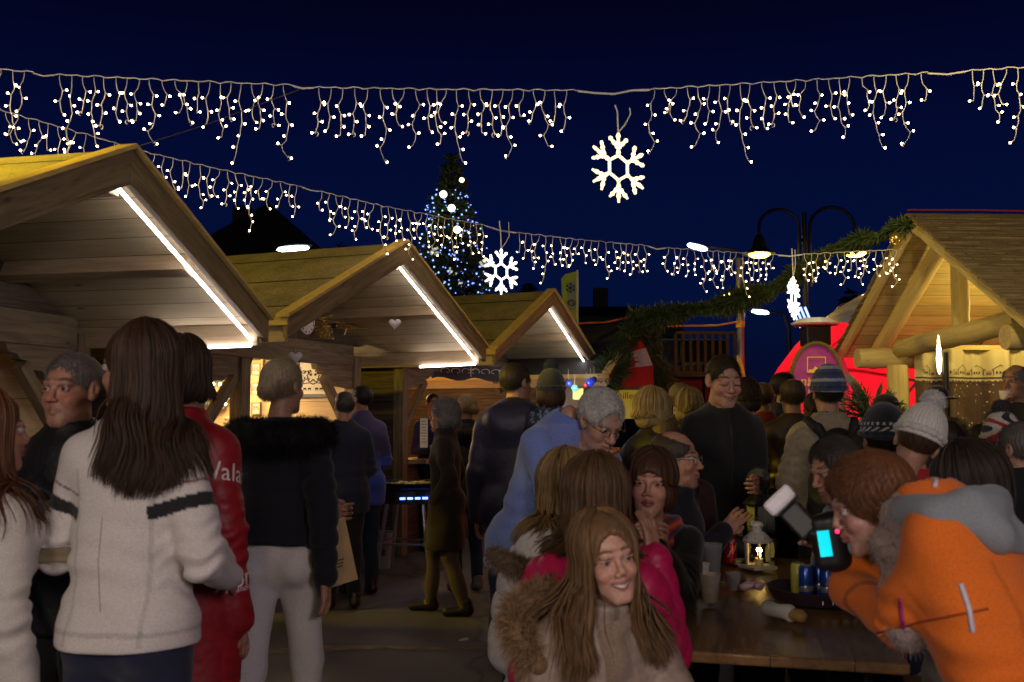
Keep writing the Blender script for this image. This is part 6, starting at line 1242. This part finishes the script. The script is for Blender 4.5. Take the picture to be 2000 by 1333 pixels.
p3 = person('p3', 270, 722, 2.78, 172, 'tall girl with very long brown hair and black-banded white jacket, seen from behind', build='f', res=.006, yaw=-80, roll=-3, hs=1.02, hair=dict(style='long', col=(.040, .019, .009), len=.36, n=3200, w=.0024, vol=1.02, gap=78), jacket=dict(col=(.56, .51, .49), mat=CLOTH, hem=-.04, t=.026, hood=.0, colfn=band_white, noise=.005), legs=dict(col=(.010, .012, .040), mat=CLOTH), arms=(((.085, -.03, -.275), (-.03, .22, -.08)), ((.085, .02, -.27), (-.02, .20, .06))), girth=1.0)
p4 = person('p4', 358, 735, 3.30, 165, 'person in a red coat with white lettering, mostly hidden by the girl in white', build='f', yaw=-30, hair=dict(style='bob', col=(.03, .015, .008), len=.10, n=900), jacket=dict(col=(.30, .010, .016), mat=NYLON, hem=-.30, t=.04, noise=.006), legs=dict(col=(.24, .008, .012), mat=CLOTH, t=.03), arms=('down', 'down'), girth=1.1)
p5 = person('p5', 552, 756, 4.15, 178, 'blonde woman walking away in white trousers and a black jacket with a huge fur collar', build='f', yaw=25, hs=.97, hair=dict(style='bun', col=(.24, .185, .115), n=1500, vol=.97), jacket=dict(col=(.006, .007, .012), mat=CLOTH, hem=.06, t=.022, quilt=(.075, .014), collar=.0, noise=.003), legs=dict(col=(.62, .58, .55), mat=CLOTH, t=.010, flare=.018), step=.16, arms=('swing', P(632, 995, 4.42)), hands=(25, 60), girth=1.0)
fur_hood(p5, .062, (.010, .009, .010), .13, 9000, .045, .01, 1.35, 1.43, 'fur_collar', .17)
p = person('p6', 672, 795, 7.9, -165, 'grey-cropped man in a navy jacket seen from behind at the middle stall', yaw=-15, hair=dict(style='crop', col=(.05, .045, .04)), jacket=dict(col=(.010, .012, .030), hem=-.16, t=.035), legs=dict(col=BLACK, mat=CLOTH), arms=('hold', 'down'), glasses=(.02, .02, .02), girth=1.15)
person('p7', 706, 782, 8.5, -155, 'black-haired man in a violet and blue jacket with jeans by the middle stall', yaw=-30, hair=dict(style='short', col=BK), jacket=dict(col=(.06, .05, .14), hem=-.18, t=.035, colfn=lambda V, C, k: np.where((V[:, 2] < 1.15)[:, None], (.05, .09, .45), C)), legs=dict(col=(.02, .035, .075)), arms=('hold', 'down'), glasses=(.01, .01, .01))
person('p8', 846, 790, 11.3, 20, 'young seller in blue standing behind the counter by the orange curtain', hair=dict(style='short', col=DB), jacket=dict(col=(.015, .02, .12), hem=-.1), arms=('hold', 'hold'))
person('p9', 868, 812, 7.7, -95, 'grey-haired woman walking left in a long dark brown coat and brown trousers', build='f', old=1, hs=1.1, hair=dict(style='curly', col=(.13, .125, .125), n=900), jacket=dict(col=(.018, .011, .008), mat=CLOTH, hem=-.40, t=.035, quilt=(.09, .007)), legs=dict(col=(.10, .07, .05), mat=CLOTH), arms=('pocket', 'pocket'), step=.16, nohand=(True, True))
q = PEOPLE['p9']; V, F = sdf_mesh([cap(q['tr'](-.04, .07, 1.46), q['tr'](.0, .11, 1.36), .02, .015), cap(q['tr'](.04, .07, 1.46), q['tr'](.0, .11, 1.36), .02, .015)], .009); link('scarf', mesh_from('scarf', V, F, [CLOTH], np.array((.5, .35, .42)), True), q['root'])
person('p10', 911, 798, 8.7, -160, 'dark-jacketed woman in jeans with blonde hair tied back, behind the grey-haired walker', build='f', yaw=-35, hair=dict(style='bun', col=(.22, .15, .07)), jacket=dict(col=BLACK, mat=NYLON, hem=-.22, t=.035, hood=.03), legs=dict(col=(.03, .045, .09)), arms=('hold', 'down'), shoes=(.25, .22, .18))
fur_hood(PEOPLE['p10'], .035, (.14, .11, .07), .15, 900, .03)
p11 = person('p11', 1008, 750, 6.2, 172, 'big man in a dark blue hooded puffer jacket with a red patch, carrying a child', yaw=40, hs=1.06, hair=dict(style='crop', col=(.03, .02, .014)), jacket=dict(col=(.022, .022, .050), mat=NYLON, hem=-.13, t=.05, quilt=(.13, .008), hood=.07), legs=dict(col=(.03, .05, .10)), arms=('hold', 'down'), girth=1.2)
def leafy(V, C, k):
    a = np.sin(V[:, 0]*95+3*np.sin(V[:, 2]*50))*np.sin(V[:, 2]*80+V[:, 0]*30+2*np.sin(V[:, 1]*60)); C = C.copy(); C[a > .35] = (.16, .22, .36); return C
p12 = person('p12', 1076, 768, 5.9, 178, 'small child in a dark bobble hat and leaf-patterned jacket', build='f', seated=True, hs=.92, hair=dict(style='bob', col=BR, n=0), jacket=dict(col=(.012, .016, .04), mat=NYLON, t=.04, colfn=leafy), legs=dict(col=NAVY, mat=CLOTH), floor=.93)
hat(p12, 'beanie', (.025, .028, .034), pom=(.03, .032, .045))
def fleece(V, C, k):
    C = C.copy(); C[V[:, 2] > 1.44] *= np.array([.75, .8, .95]); return C
p13 = person('p13', 1172, 822, 4.25, 52, 'white-haired man with glasses and a light blue fleece bending over the table', lean=22, hoff=(0, .10, -.12), yaw=22, pitch=32, hs=1.12, old=1, skin=(.40, .22, .15), hair=dict(style='crop', col=(.42, .40, .38), vol=1.03, n=1300), jacket=dict(col=(.15, .21, .50), mat=KNIT, hem=-.1, t=.03, colfn=fleece), arms=('table', P(1195, 905, 3.95)), glasses=(.02, .015, .015), girth=1.15)
# girls in front
p14 = person('p14', 1112, 955, 3.35, 165, 'blonde girl in a white padded coat with a fur-edged hood, behind the pink one', build='f', seated=True, lean=6, yaw=30, hair=dict(style='long', col=(.20, .125, .05), len=.22, n=1100), jacket=dict(col=(.50, .46, .46), mat=NYLON, hem=-.45, t=.05, quilt=(.10, .012), hood=.05), legs=dict(col=NAVY), arms=('hold', 'hold'))
V, F, C = fur_tube([p14['tr'](x, -.20-.04*math.cos(x*9), 1.43-.05*math.cos(x*8)) for x in np.linspace(-.19, .17, 8)], .022, 2600, .035, (.16, .11, .07)); link('fur_trim', mesh_from('fur_trim', V, F, [FUR], C, True), p14['root'])
p15 = person('p15', 1172, 976, 3.0, 150, 'brown-haired girl in a bright pink padded jacket, back turned', build='f', seated=True, lean=8, yaw=20, hs=1.0, hair=dict(style='long', col=(.075, .040, .016), len=.20, n=2300, vol=1.06), jacket=dict(col=(.50, .008, .085), mat=NYLON, hem=-.25, t=.045, quilt=(.085, .010), hood=.02), legs=dict(col=NAVY), arms=(P(1277, 1098, 3.12), 'front'))
p16 = person('p16', 1184, 1092, 2.66, 22, 'smiling girl with long light brown hair and a fur-hooded beige coat', build='f', seated=True, lean=10, roll=10, yaw=5, smile=1, teeth=True, hs=.94, wide=1.04, skin=(.52, .29, .21), iris=(.06, .05, .03), hair=dict(style='long', col=(.15, .083, .036), len=.34, n=3400, w=.0023, gap=48, vol=1.04, fringe=.012), jacket=dict(col=(.27, .20, .16), mat=NYLON, hem=-.45, t=.045, quilt=(.12, .009), hood=.0), legs=dict(col=BLACK), arms=('down', 'table'))
V, F, C = fur_tube([P16 for P16 in [p16['tr'](x, z_, h) for x, z_, h in ((.20, .05, 1.36), (.235, -.02, 1.42), (.22, -.10, 1.46), (.12, -.17, 1.48), (.0, -.19, 1.48), (-.12, -.17, 1.47))]], .030, 4200, .045, (.30, .19, .10)); link('fur_trim', mesh_from('fur_trim', V, F, [FUR], C, True), p16['root'])
tr = p16['tr']; V, F = sdf_mesh([cap(tr(-.03, .03, 1.47), tr(.03, .03, 1.47), .058, k=.03), cap(tr(0, .08, 1.44), tr(0, .12, 1.34), .045, .04, k=.03)], .007, noise=.008, nscale=40); link('scarf', mesh_from('scarf', V, F, [KNIT], np.array((.24, .17, .12)), True), p16['root'])
p17 = person('p17', 1272, 948, 4.05, -14, 'seated woman with short brown hair, red scarf and hands clasped', build='f', seated=True, lean=12, pitch=-2, roll=-4, hs=1.12, skin=(.50, .26, .18), iris=(.04, .03, .02), hair=dict(style='bob', col=(.050, .022, .010), len=.02, n=1700, fringe=-.035, vol=1.02), jacket=dict(col=(.008, .008, .010), mat=KNIT, t=.03, collar=.0), legs=dict(col=BLACK), arms=(P(1262, 1072, 3.72), P(1284, 1076, 3.70)), hands=(75, 70), girth=.92)
tr = p17['tr']; V, F = sdf_mesh([cap(tr(-.075, .0, 1.46), tr(.075, .0, 1.46), .048, k=.02), cap(tr(-.08, .03, 1.45), tr(-.01, .12, 1.37), .034, .028, k=.02), cap(tr(.08, .03, 1.45), tr(.02, .11, 1.35), .034, .028, k=.02)], .006, noise=.006, nscale=50)
C = np.tile(np.array((.30, .02, .03)), (len(V), 1)); m_ = np.sin(V[:, 0]*60+V[:, 2]*110) > .35; C[m_] = (.05, .03, .045); C[np.sin(V[:, 0]*60+V[:, 2]*110) < -.75] = (.5, .10, .02); link('scarf', mesh_from('scarf', V, F, [KNIT], C, True), p17['root'])
for s in (-1, 1): G().ball(Vector(p17['Hc'])+Vector(p17['Rh'] @ np.array([s*.080, 0, -.038])), .006, 8).obj('earring', GOLD, p17['root'], smooth=True)
person('p18', 1320, 900, 4.8, 62, 'balding man with thin glasses in profile behind the woman in the red scarf', seated=True, hs=1.15, old=1, hair=dict(style='bald', col=(.05, .035, .025)), jacket=dict(col=(.01, .012, .02), t=.03), arms=(P(1412, 1042, 4.75), 'front'), glasses=(.3, .3, .3), skin=(.44, .23, .16))
person('p18b', 1297, 862, 5.3, 165, 'person with short light brown hair seated behind the balding man', seated=True, hs=1.05, hair=dict(style='crop', col=(.10, .065, .03), n=1300), jacket=dict(col=(.03, .01, .012), t=.02), arms=('hold', 'hold'))
p19 = person('p19', 1413, 745, 5.45, 12, 'tall man in a black jacket standing and smiling down at the table', hs=1.16, skin=(.45, .24, .17), pitch=14, smile=1, closed=True, wide=1.06, hair=dict(style='short', col=(.022, .013, .009)), jacket=dict(col=(.0065, .0065, .0085), hem=-.14, t=.032, collar=.02, noise=.008), legs=dict(col=(.020, .032, .065)), arms=('down', P(1478, 945, 5.15)), girth=1.22, hands=(30, 55))
q = p19; V, F = sdf_mesh([cap(q['tr'](-.045, .06, 1.455), q['tr'](0, .10, 1.40), .016, .012), cap(q['tr'](.045, .06, 1.455), q['tr'](0, .10, 1.40), .016, .012)], .006); link('shirt_collar', mesh_from('shirt_collar', V, F, [CLOTH], np.array((.2, .2, .22)), True), q['root'])
person('p20', 1280, 805, 5.3, 150, 'blonde woman in a black puffer vest with hood, back turned, near the yellow banner', build='f', yaw=35, hair=dict(style='bob', col=(.24, .17, .07), len=.05, n=1300, vol=1.05), jacket=dict(col=(.016, .013, .013), mat=NYLON, t=.05, quilt=(.075, .012), hood=.035), arms=('hold', 'hold'))
for key, px, py, d, fc, hr, cc, lb, kw in (
    ('p21', 1330, 782, 7.0, 150, dict(style='crop', col=(.16, .11, .05)), (.03, .03, .03), 'person with tousled light brown hair just left of the smiling man shoulder', {}),
    ('p22', 1347, 797, 6.3, 170, dict(style='bob', col=(.26, .19, .08), len=.05), (.03, .025, .02), 'person with bright yellow-lit hair half hidden by the smiling man arm', dict(build='f')),
    ('p23', 1490, 778, 7.4, 160, dict(style='bald', col=(.10, .055, .02)), (.20, .02, .02), 'man with thin ginger hair and a dark red top, right of the tall man', {}),
    ('p27', 1458, 778, 6.6, 170, dict(style='bob', col=(.03, .014, .008), len=.04), (.02, .015, .015), 'person with dark reddish hair close behind the tall man shoulder', dict(build='f')),
    ('p24', 1533, 760, 7.6, 75, dict(style='short', col=(.012, .008, .006)), (.01, .01, .012), 'black-haired man in profile looking right in front of the red tent', dict(beard=.4)),
    ('p25', 1547, 776, 6.5, 178, dict(style='bald', col=(.06, .04, .025)), (.050, .032, .018), 'balding man in a brown leather jacket seen from behind', dict(jm=LEATHER)),
    ('p28', 1734, 800, 8.2, 60, dict(style='crop', col=DB), (.30, .03, .015), 'man in a black peaked cap and red jacket beside the hut post', {}),
    ('p29', 1830, 790, 7.4, 176, None, (.012, .016, .040), 'person in a dark brimmed hat and fur-hooded blue coat in front of the curtain', {}),
    ('p30', 1984, 748, 6.9, -60, dict(style='bald', col=(.15, .13, .12)), (.018, .016, .016), 'bald man in dark clothes at the right edge holding a white cup', dict(a=(P(1964, 800, 6.6), 'hold'), old=1)),
    ('p37', 1516, 800, 8.5, -165, dict(style='crop', col=BR), (.02, .02, .02), 'man with short brown hair between the ginger and the leather-clad man', {}),
    ('p38', 1593, 800, 7.8, 170, dict(style='bob', col=BR, len=.04), (.03, .05, .04), 'person with brown hair beside the striped hat, mostly hidden', dict(build='f')),
    ):
    kw = dict(kw); a_ = kw.pop('a', ('hold', 'hold')); jm = kw.pop('jm', CLOTH)
    person(key, px, py, d, fc, lb, hair=hr, jacket=dict(col=cc, mat=jm, t=.04, hem=-.15), arms=a_, **kw)
hat(PEOPLE['p28'], 'cap', (.012, .012, .014), name='peaked_cap')
hat(PEOPLE['p29'], 'brim', (.008, .008, .010), name='brimmed_hat'); fur_hood(PEOPLE['p29'], .05, (.15, .12, .07), .12, 2600, .04, .03, 1.1, 1.46, 'fur_collar', .15)
cpos = P(1964, 790, 6.6); o = G().lathe([(0, 0), (.028, 0), (.04, .09), (.037, .09), (.025, .006)], n=20).obj('cup', FOAM, None, Matrix.Translation(cpos), smooth=True); tag(o, 'white cup held up by the bald man at the right edge', 'cup')
# striped hat man with rucksack
def stripes(V, C):
    z = V[:, 2]; k = np.floor((z+.02)/.017).astype(int) % 4; pal = np.array([(.03, .05, .15), (.30, .31, .36), (.03, .05, .15), (.02, .03, .08)]); return pal[k]
p26 = person('p26', 1617, 770, 5.6, 176, 'man in a blue striped knit hat and beige puffer jacket with a black rucksack', hs=1.04, hair=dict(style='crop', col=DB), jacket=dict(col=(.30, .25, .17), mat=NYLON, hem=-.06, t=.045, quilt=(.055, .011)), legs=dict(col=(.04, .045, .04), mat=CLOTH), arms=('front', 'front'), girth=1.1)
hat(p26, 'beanie', (.03, .05, .15), col2=stripes)
tr = p26['tr']; Mr = plus(p26)
bp_ = [cap(tr(-.07, -.215, 1.30), tr(-.08, -.225, 1.02), .085, .10, k=.03, sq=(np.array([0, 1., 0]), 1.25)), cap(tr(.07, -.215, 1.30), tr(.08, -.225, 1.02), .085, .10, k=.03, sq=(np.array([0, 1., 0]), 1.25)), cap(tr(0, -.20, 1.34), tr(0, -.22, 1.05), .10, .10, k=.03), cap(tr(-.08, -.29, 1.05), tr(.08, -.29, 1.05), .05, k=.03)]
V, F = sdf_mesh(bp_, .011, noise=.005, nscale=22); bp = link('rucksack', mesh_from('rucksack', V, F, plain('pack', (.010, .010, .012), .7, bs=160), smooth=True), None, Mr); tag(bp, 'black rucksack on the back of the man in the striped hat', 'rucksack')
for s in (-1, 1):
    V, F = sdf_mesh([cap(tr(s*.05, -.20, 1.36), tr(s*.10, -.155, 1.44), .026, k=.02), cap(tr(s*.10, -.155, 1.44), tr(s*.125, -.03, 1.475), .026, k=.02), cap(tr(s*.125, -.03, 1.475), tr(s*.13, .1, 1.40), .026, k=.02)], .009); link('strap', mesh_from('strap', V, F, MC['pack'], smooth=True), bp)
q = tr(0, -.20, 1.38); G().tube([q+np.array([.035*math.cos(a), -.02, .035*math.sin(a)]) for a in np.linspace(0, math.pi, 9)], .008, 6).obj('handle', MC['pack'], bp, smooth=True)
q = tr(.09, -.345, 1.12); g = G(); g.prism([(-.026, 0), (.026, 0), (0, .045)], -.003, .001); g.obj('emblem', WHT, bp, Matrix.Translation(Vector(q)))
# knit hats of the seated row
def snowpat(V, C):
    C = C.copy(); a = np.arctan2(V[:, 0], V[:, 1]+.015); z = V[:, 2]; C[(np.abs(z-.075) < .006) & (np.sin(a*26) > .2)] = (.5, .5, .52); C[(np.abs(z-.052) < .009) & (np.sin(a*18+z*300) > .3)] = (.5, .5, .52); return C
p31 = person('p31', 1724, 862, 4.7, 178, 'person in a dark knit hat with a white pattern, left of the white bobble hat', hs=1.12, hair=dict(style='crop', col=DB), jacket=dict(col=(.015, .018, .03), t=.04)); hat(p31, 'beanie', (.020, .022, .035), col2=snowpat)
p32 = person('p32', 1790, 868, 4.1, 165, 'person in a white cable-knit bobble hat and red collar', build='f', pitch=14, roll=22, hs=1.08, hair=dict(style='crop', col=BR, n=0), jacket=dict(col=(.30, .01, .015), t=.03, collar=.06)); hat(p32, 'beanie', (.62, .60, .55), pom=(.7, .68, .64))
p33 = person('p33', 1632, 916, 4.1, -72, 'man with cropped dark grey hair in profile, face turned left, at the table', seated=True, lean=28, hs=1.08, pitch=20, beard=.35, skin=(.42, .21, .14), hair=dict(style='crop', col=(.045, .038, .032), n=1700), jacket=dict(col=(.16, .16, .22), mat=KNIT, t=.03, hood=.0), legs=dict(col=NAVY), arms=('front', 'front'), girth=1.0)
person('p33b', 1690, 892, 5.0, 170, 'person with dark curly hair seated behind the cropped man', build='f', hs=1.05, hair=dict(style='curly', col=(.04, .025, .014), n=1500, vol=1.06), jacket=dict(col=BLACK, t=.03))
p34 = person('p34', 1885, 955, 3.05, -150, 'woman with very long dark hair and a grey coat behind the orange jacket', build='f', pitch=10, roll=-6, yaw=-20, hs=1.0, hair=dict(style='long', col=(.022, .014, .010), len=.40, n=3200, vol=1.1, wave=.02), jacket=dict(col=(.10, .085, .075), mat=CLOTH, hem=-.3, t=.04), arms=('hold', 'hold'), girth=1.1)
def redstripe(V, C):
    a = V[:, 0]*30+.9*np.sin(V[:, 2]*60); k = np.floor(a).astype(int) % 4; return np.array([(.01, .01, .015), (.5, .48, .45), (.35, .01, .02), (.5, .48, .45)])[k]
p39 = person('p39', 1955, 868, 4.9, 178, 'person in a black, white and red striped bobble hat near the right edge', build='f', hs=1.0, hair=dict(style='bob', col=BR, n=0), jacket=dict(col=(.03, .03, .03), t=.04)); hat(p39, 'beanie', (.3, .02, .02), col2=redstripe, pom=(.02, .01, .012))
person('p40', 1990, 880, 4.6, -150, 'grey-haired person in front of the striped bobble hat, cut by the right edge', hs=1.05, hair=dict(style='crop', col=(.10, .09, .08)), jacket=dict(col=BLACK, t=.04))
person('p41', 1918, 872, 5.4, 175, 'person with short dark hair left of the striped bobble hat', hs=1.0, hair=dict(style='short', col=DB), jacket=dict(col=(.06, .05, .03), t=.04))
person('p42', 1850, 868, 5.2, 172, 'person with short dark hair half hidden right of the white bobble hat', hs=1.0, hair=dict(style='crop', col=DB), jacket=dict(col=(.02, .022, .035), t=.04))
# photographer in orange
cam_t = P(1625, 1060, 2.62)
p35 = person('p35', 1702, 985, 2.50, -132, 'person in a bright orange jacket bending forward and taking a photograph', build='f', lean=20, hoff=(0, .12, -.14), yaw=-38, pitch=18, hs=.98, skin=(.42, .23, .18), hair=dict(style='bun', col=(.12, .045, .016), n=3200, vol=1.09), jacket=dict(col=(.72, .15, .010), mat=CLOTH, hem=-.12, t=.045, hood=.0, noise=.011, collar=.03), legs=dict(col=BLACK), arms=(cam_t+Vector((.06, .05, -.05)), cam_t+Vector((.045, .02, -.12))), hands=(50, 55), girth=1.12)
tr = p35['tr']; V, F = sdf_mesh([cap(tr(-.09, -.10, 1.45), tr(.09, -.10, 1.45), .050, k=.04), cap(tr(-.06, -.13, 1.36), tr(.06, -.13, 1.36), .040, k=.05), cap(tr(-.13, -.04, 1.46), tr(-.06, .06, 1.47), .05, k=.03), cap(tr(.13, -.04, 1.46), tr(.06, .06, 1.47), .05, k=.03)], .008, noise=.008, nscale=22); link('hood', mesh_from('hood', V, F, [CLOTH], np.array((.22, .24, .26)), True), p35['root'])
V, F = sdf_mesh([cap(tr(-.11, .0, 1.45), tr(-.04, .12, 1.40), .045, k=.03), cap(tr(.11, .0, 1.45), tr(.04, .12, 1.40), .045, k=.03), cap(tr(-.05, .12, 1.42), tr(.05, .12, 1.38), .05, k=.03), cap(tr(-.03, .06, 1.47), tr(-.01, .12, 1.42), .075, .07, k=.03), cap(tr(-.06, .13, 1.42), tr(-.08, .16, 1.20), .040, .05, k=.03)], .008, noise=.008, nscale=36); sc_ = link('scarf', mesh_from('scarf', V, F, [KNIT], np.array((.28, .21, .19)), True), p35['root'])
k_ = rng.choice(len(V), 3000); n_ = rng.normal(size=(3000, 3)); V2, F2, C2 = fuzz(3000, V[k_], n_/np.linalg.norm(n_, axis=1, keepdims=True), .02, (.28, .21, .19)); link('fringe', mesh_from('fringe', V2, F2, [FUR], C2, True), sc_)
# camera with flash
dc = empty('photo_camera', cam_t, 0, 'black camera with a big tilted flash and a glowing cyan screen', 'camera'); dc.rotation_euler = (R(0), R(-8), R(-18))
V, F = sdf_mesh([cap((-.03, .02, -.05), (-.03, .02, .05), .022, k=.02), cap((.02, .02, -.05), (.02, .02, .05), .024, k=.02), cap((-.0, .02, -.05), (.0, .02, .05), .027, k=.02)], .004); link('body', mesh_from('body', V, F, BLK, smooth=True), dc)
G().lathe([(.032, 0), (.036, .02), (.036, .07), (.039, .075), (.039, .10), (.03, .10), (.028, .085), (0, .08)], n=28).obj('lens', BLK, dc, Matrix.Translation((0, .03, 0)) @ RX(R(-90), 4, 'X'), smooth=True)
g = G().box((-.018, -.0065, -.0), (.040, .004, .078)); g.obj('screen_frame', BLK, dc, bevel=.002); g = G().box((-.018, -.0095, 0), (.030, .003, .066)); g.obj('screen', plain('cyan_screen', (.0, .7, .8), emit=1.0, ecol=(.0, .72, .85), var=0), dc)
g = G().ball((.018, -.008, .028), .006, 10); g.obj('status_light', plain('red_led', (1, .02, .1), emit=2.5, ecol=(1, .03, .12), var=0), dc)
fa = Vector(P(1585, 1040, 2.66)-cam_t); fb_ = Vector(P(1532, 985, 2.70)-cam_t); Mi = dc.rotation_euler.to_matrix().inverted(); fa, fb_ = Mi @ fa, Mi @ fb_
fr_ = frame(fa, fb_, up=(0, -1, 0)); L_ = (fb_-fa).length; fl2 = G().box((-.01, 0, 0), (L_*.9, .062, .05)).obj('flash', BLK, dc, fr_, bevel=.008); G().box((L_*.5+.012, 0, 0), (.044, .088, .065)).obj('diffuser', plain('diffuser', (.72, .68, .72), .4), fl2, bevel=.010); G().tube([Vector((0, .02, .05)), fa.lerp(Vector((0, 0, 0)), .4), fa], .022, 10).obj('flash_foot', BLK, dc, smooth=True)
TAPE = plain('reflective_tape', (.55, .52, .60), .5, var=0); ZIP = plain('magenta_zip', (.25, .01, .12), .5, var=0); SEAM = plain('seam_thread', (.26, .21, .21), .8, var=0)
for q in ([(1826, 952), (1833, 915), (1880, 905)], [(1918, 948), (1890, 975), (1862, 1000)], [(1876, 1140), (1893, 1190), (1900, 1235)], [(1660, 1195), (1648, 1240), (1650, 1290), (1636, 1302)]): piping(p35, q, .006, TAPE, 'reflective_tape')
piping(p35, [(1758, 1170), (1762, 1210), (1770, 1255)], .005, ZIP, 'zip'); piping(p35, [(1700, 1240), (1800, 1215), (1930, 1190)], .003, plain('orange_seam', (.30, .05, .004), .8, var=0), 'seam')
piping(p3, [(200, 1010), (192, 1100), (196, 1195)], .0013, SEAM, 'seam')
piping(p19, [(1425, 800), (1432, 880), (1430, 970)], .004, BLK, 'zip')
# lettering on the red coat, laid on its cloth
def on_cloth(info, s, px, py, size, mat, rot_=0):
    o = info['jacket']; bpy.context.view_layer.update(); Mw = o.matrix_world; bvh = BVHTree.FromPolygons([Mw @ v.co for v in o.data.vertices], [tuple(f.vertices) for f in o.data.polygons]); c = Vector((0, 0, CAMH)); dr = (P(px, py, 5)-c).normalized(); h_, n_, _, _ = bvh.ray_cast(c, dr)
    if h_ is None: return print('no cloth hit', s)
    me = text_me(s, size, mat, 0); X = Vector((0, 0, 1)).cross(n_).normalized(); Y = n_.cross(X); Mt = Matrix.Translation(h_) @ Matrix((X, Y, n_)).transposed().to_4x4() @ RX(R(rot_), 4, 'Z')
    for v in me.vertices:
        p_ = Mt @ v.co; q_, n2, _, _ = bvh.find_nearest(p_); v.co = Mw.inverted() @ (q_+n2*.002)
    link('lettering', me, o)
on_cloth(p4, 'Valais', 455, 925, .085, WHT, -12); on_cloth(p4, 'Abra', 470, 1130, .085, WHT, 5); on_cloth(p4, 'Aminona', 470, 1150, .030, WHT, 5)
on_cloth(p11, 'SKI', 1045, 823, .055, plain('patch_red', (.35, .01, .03), .8), 0)
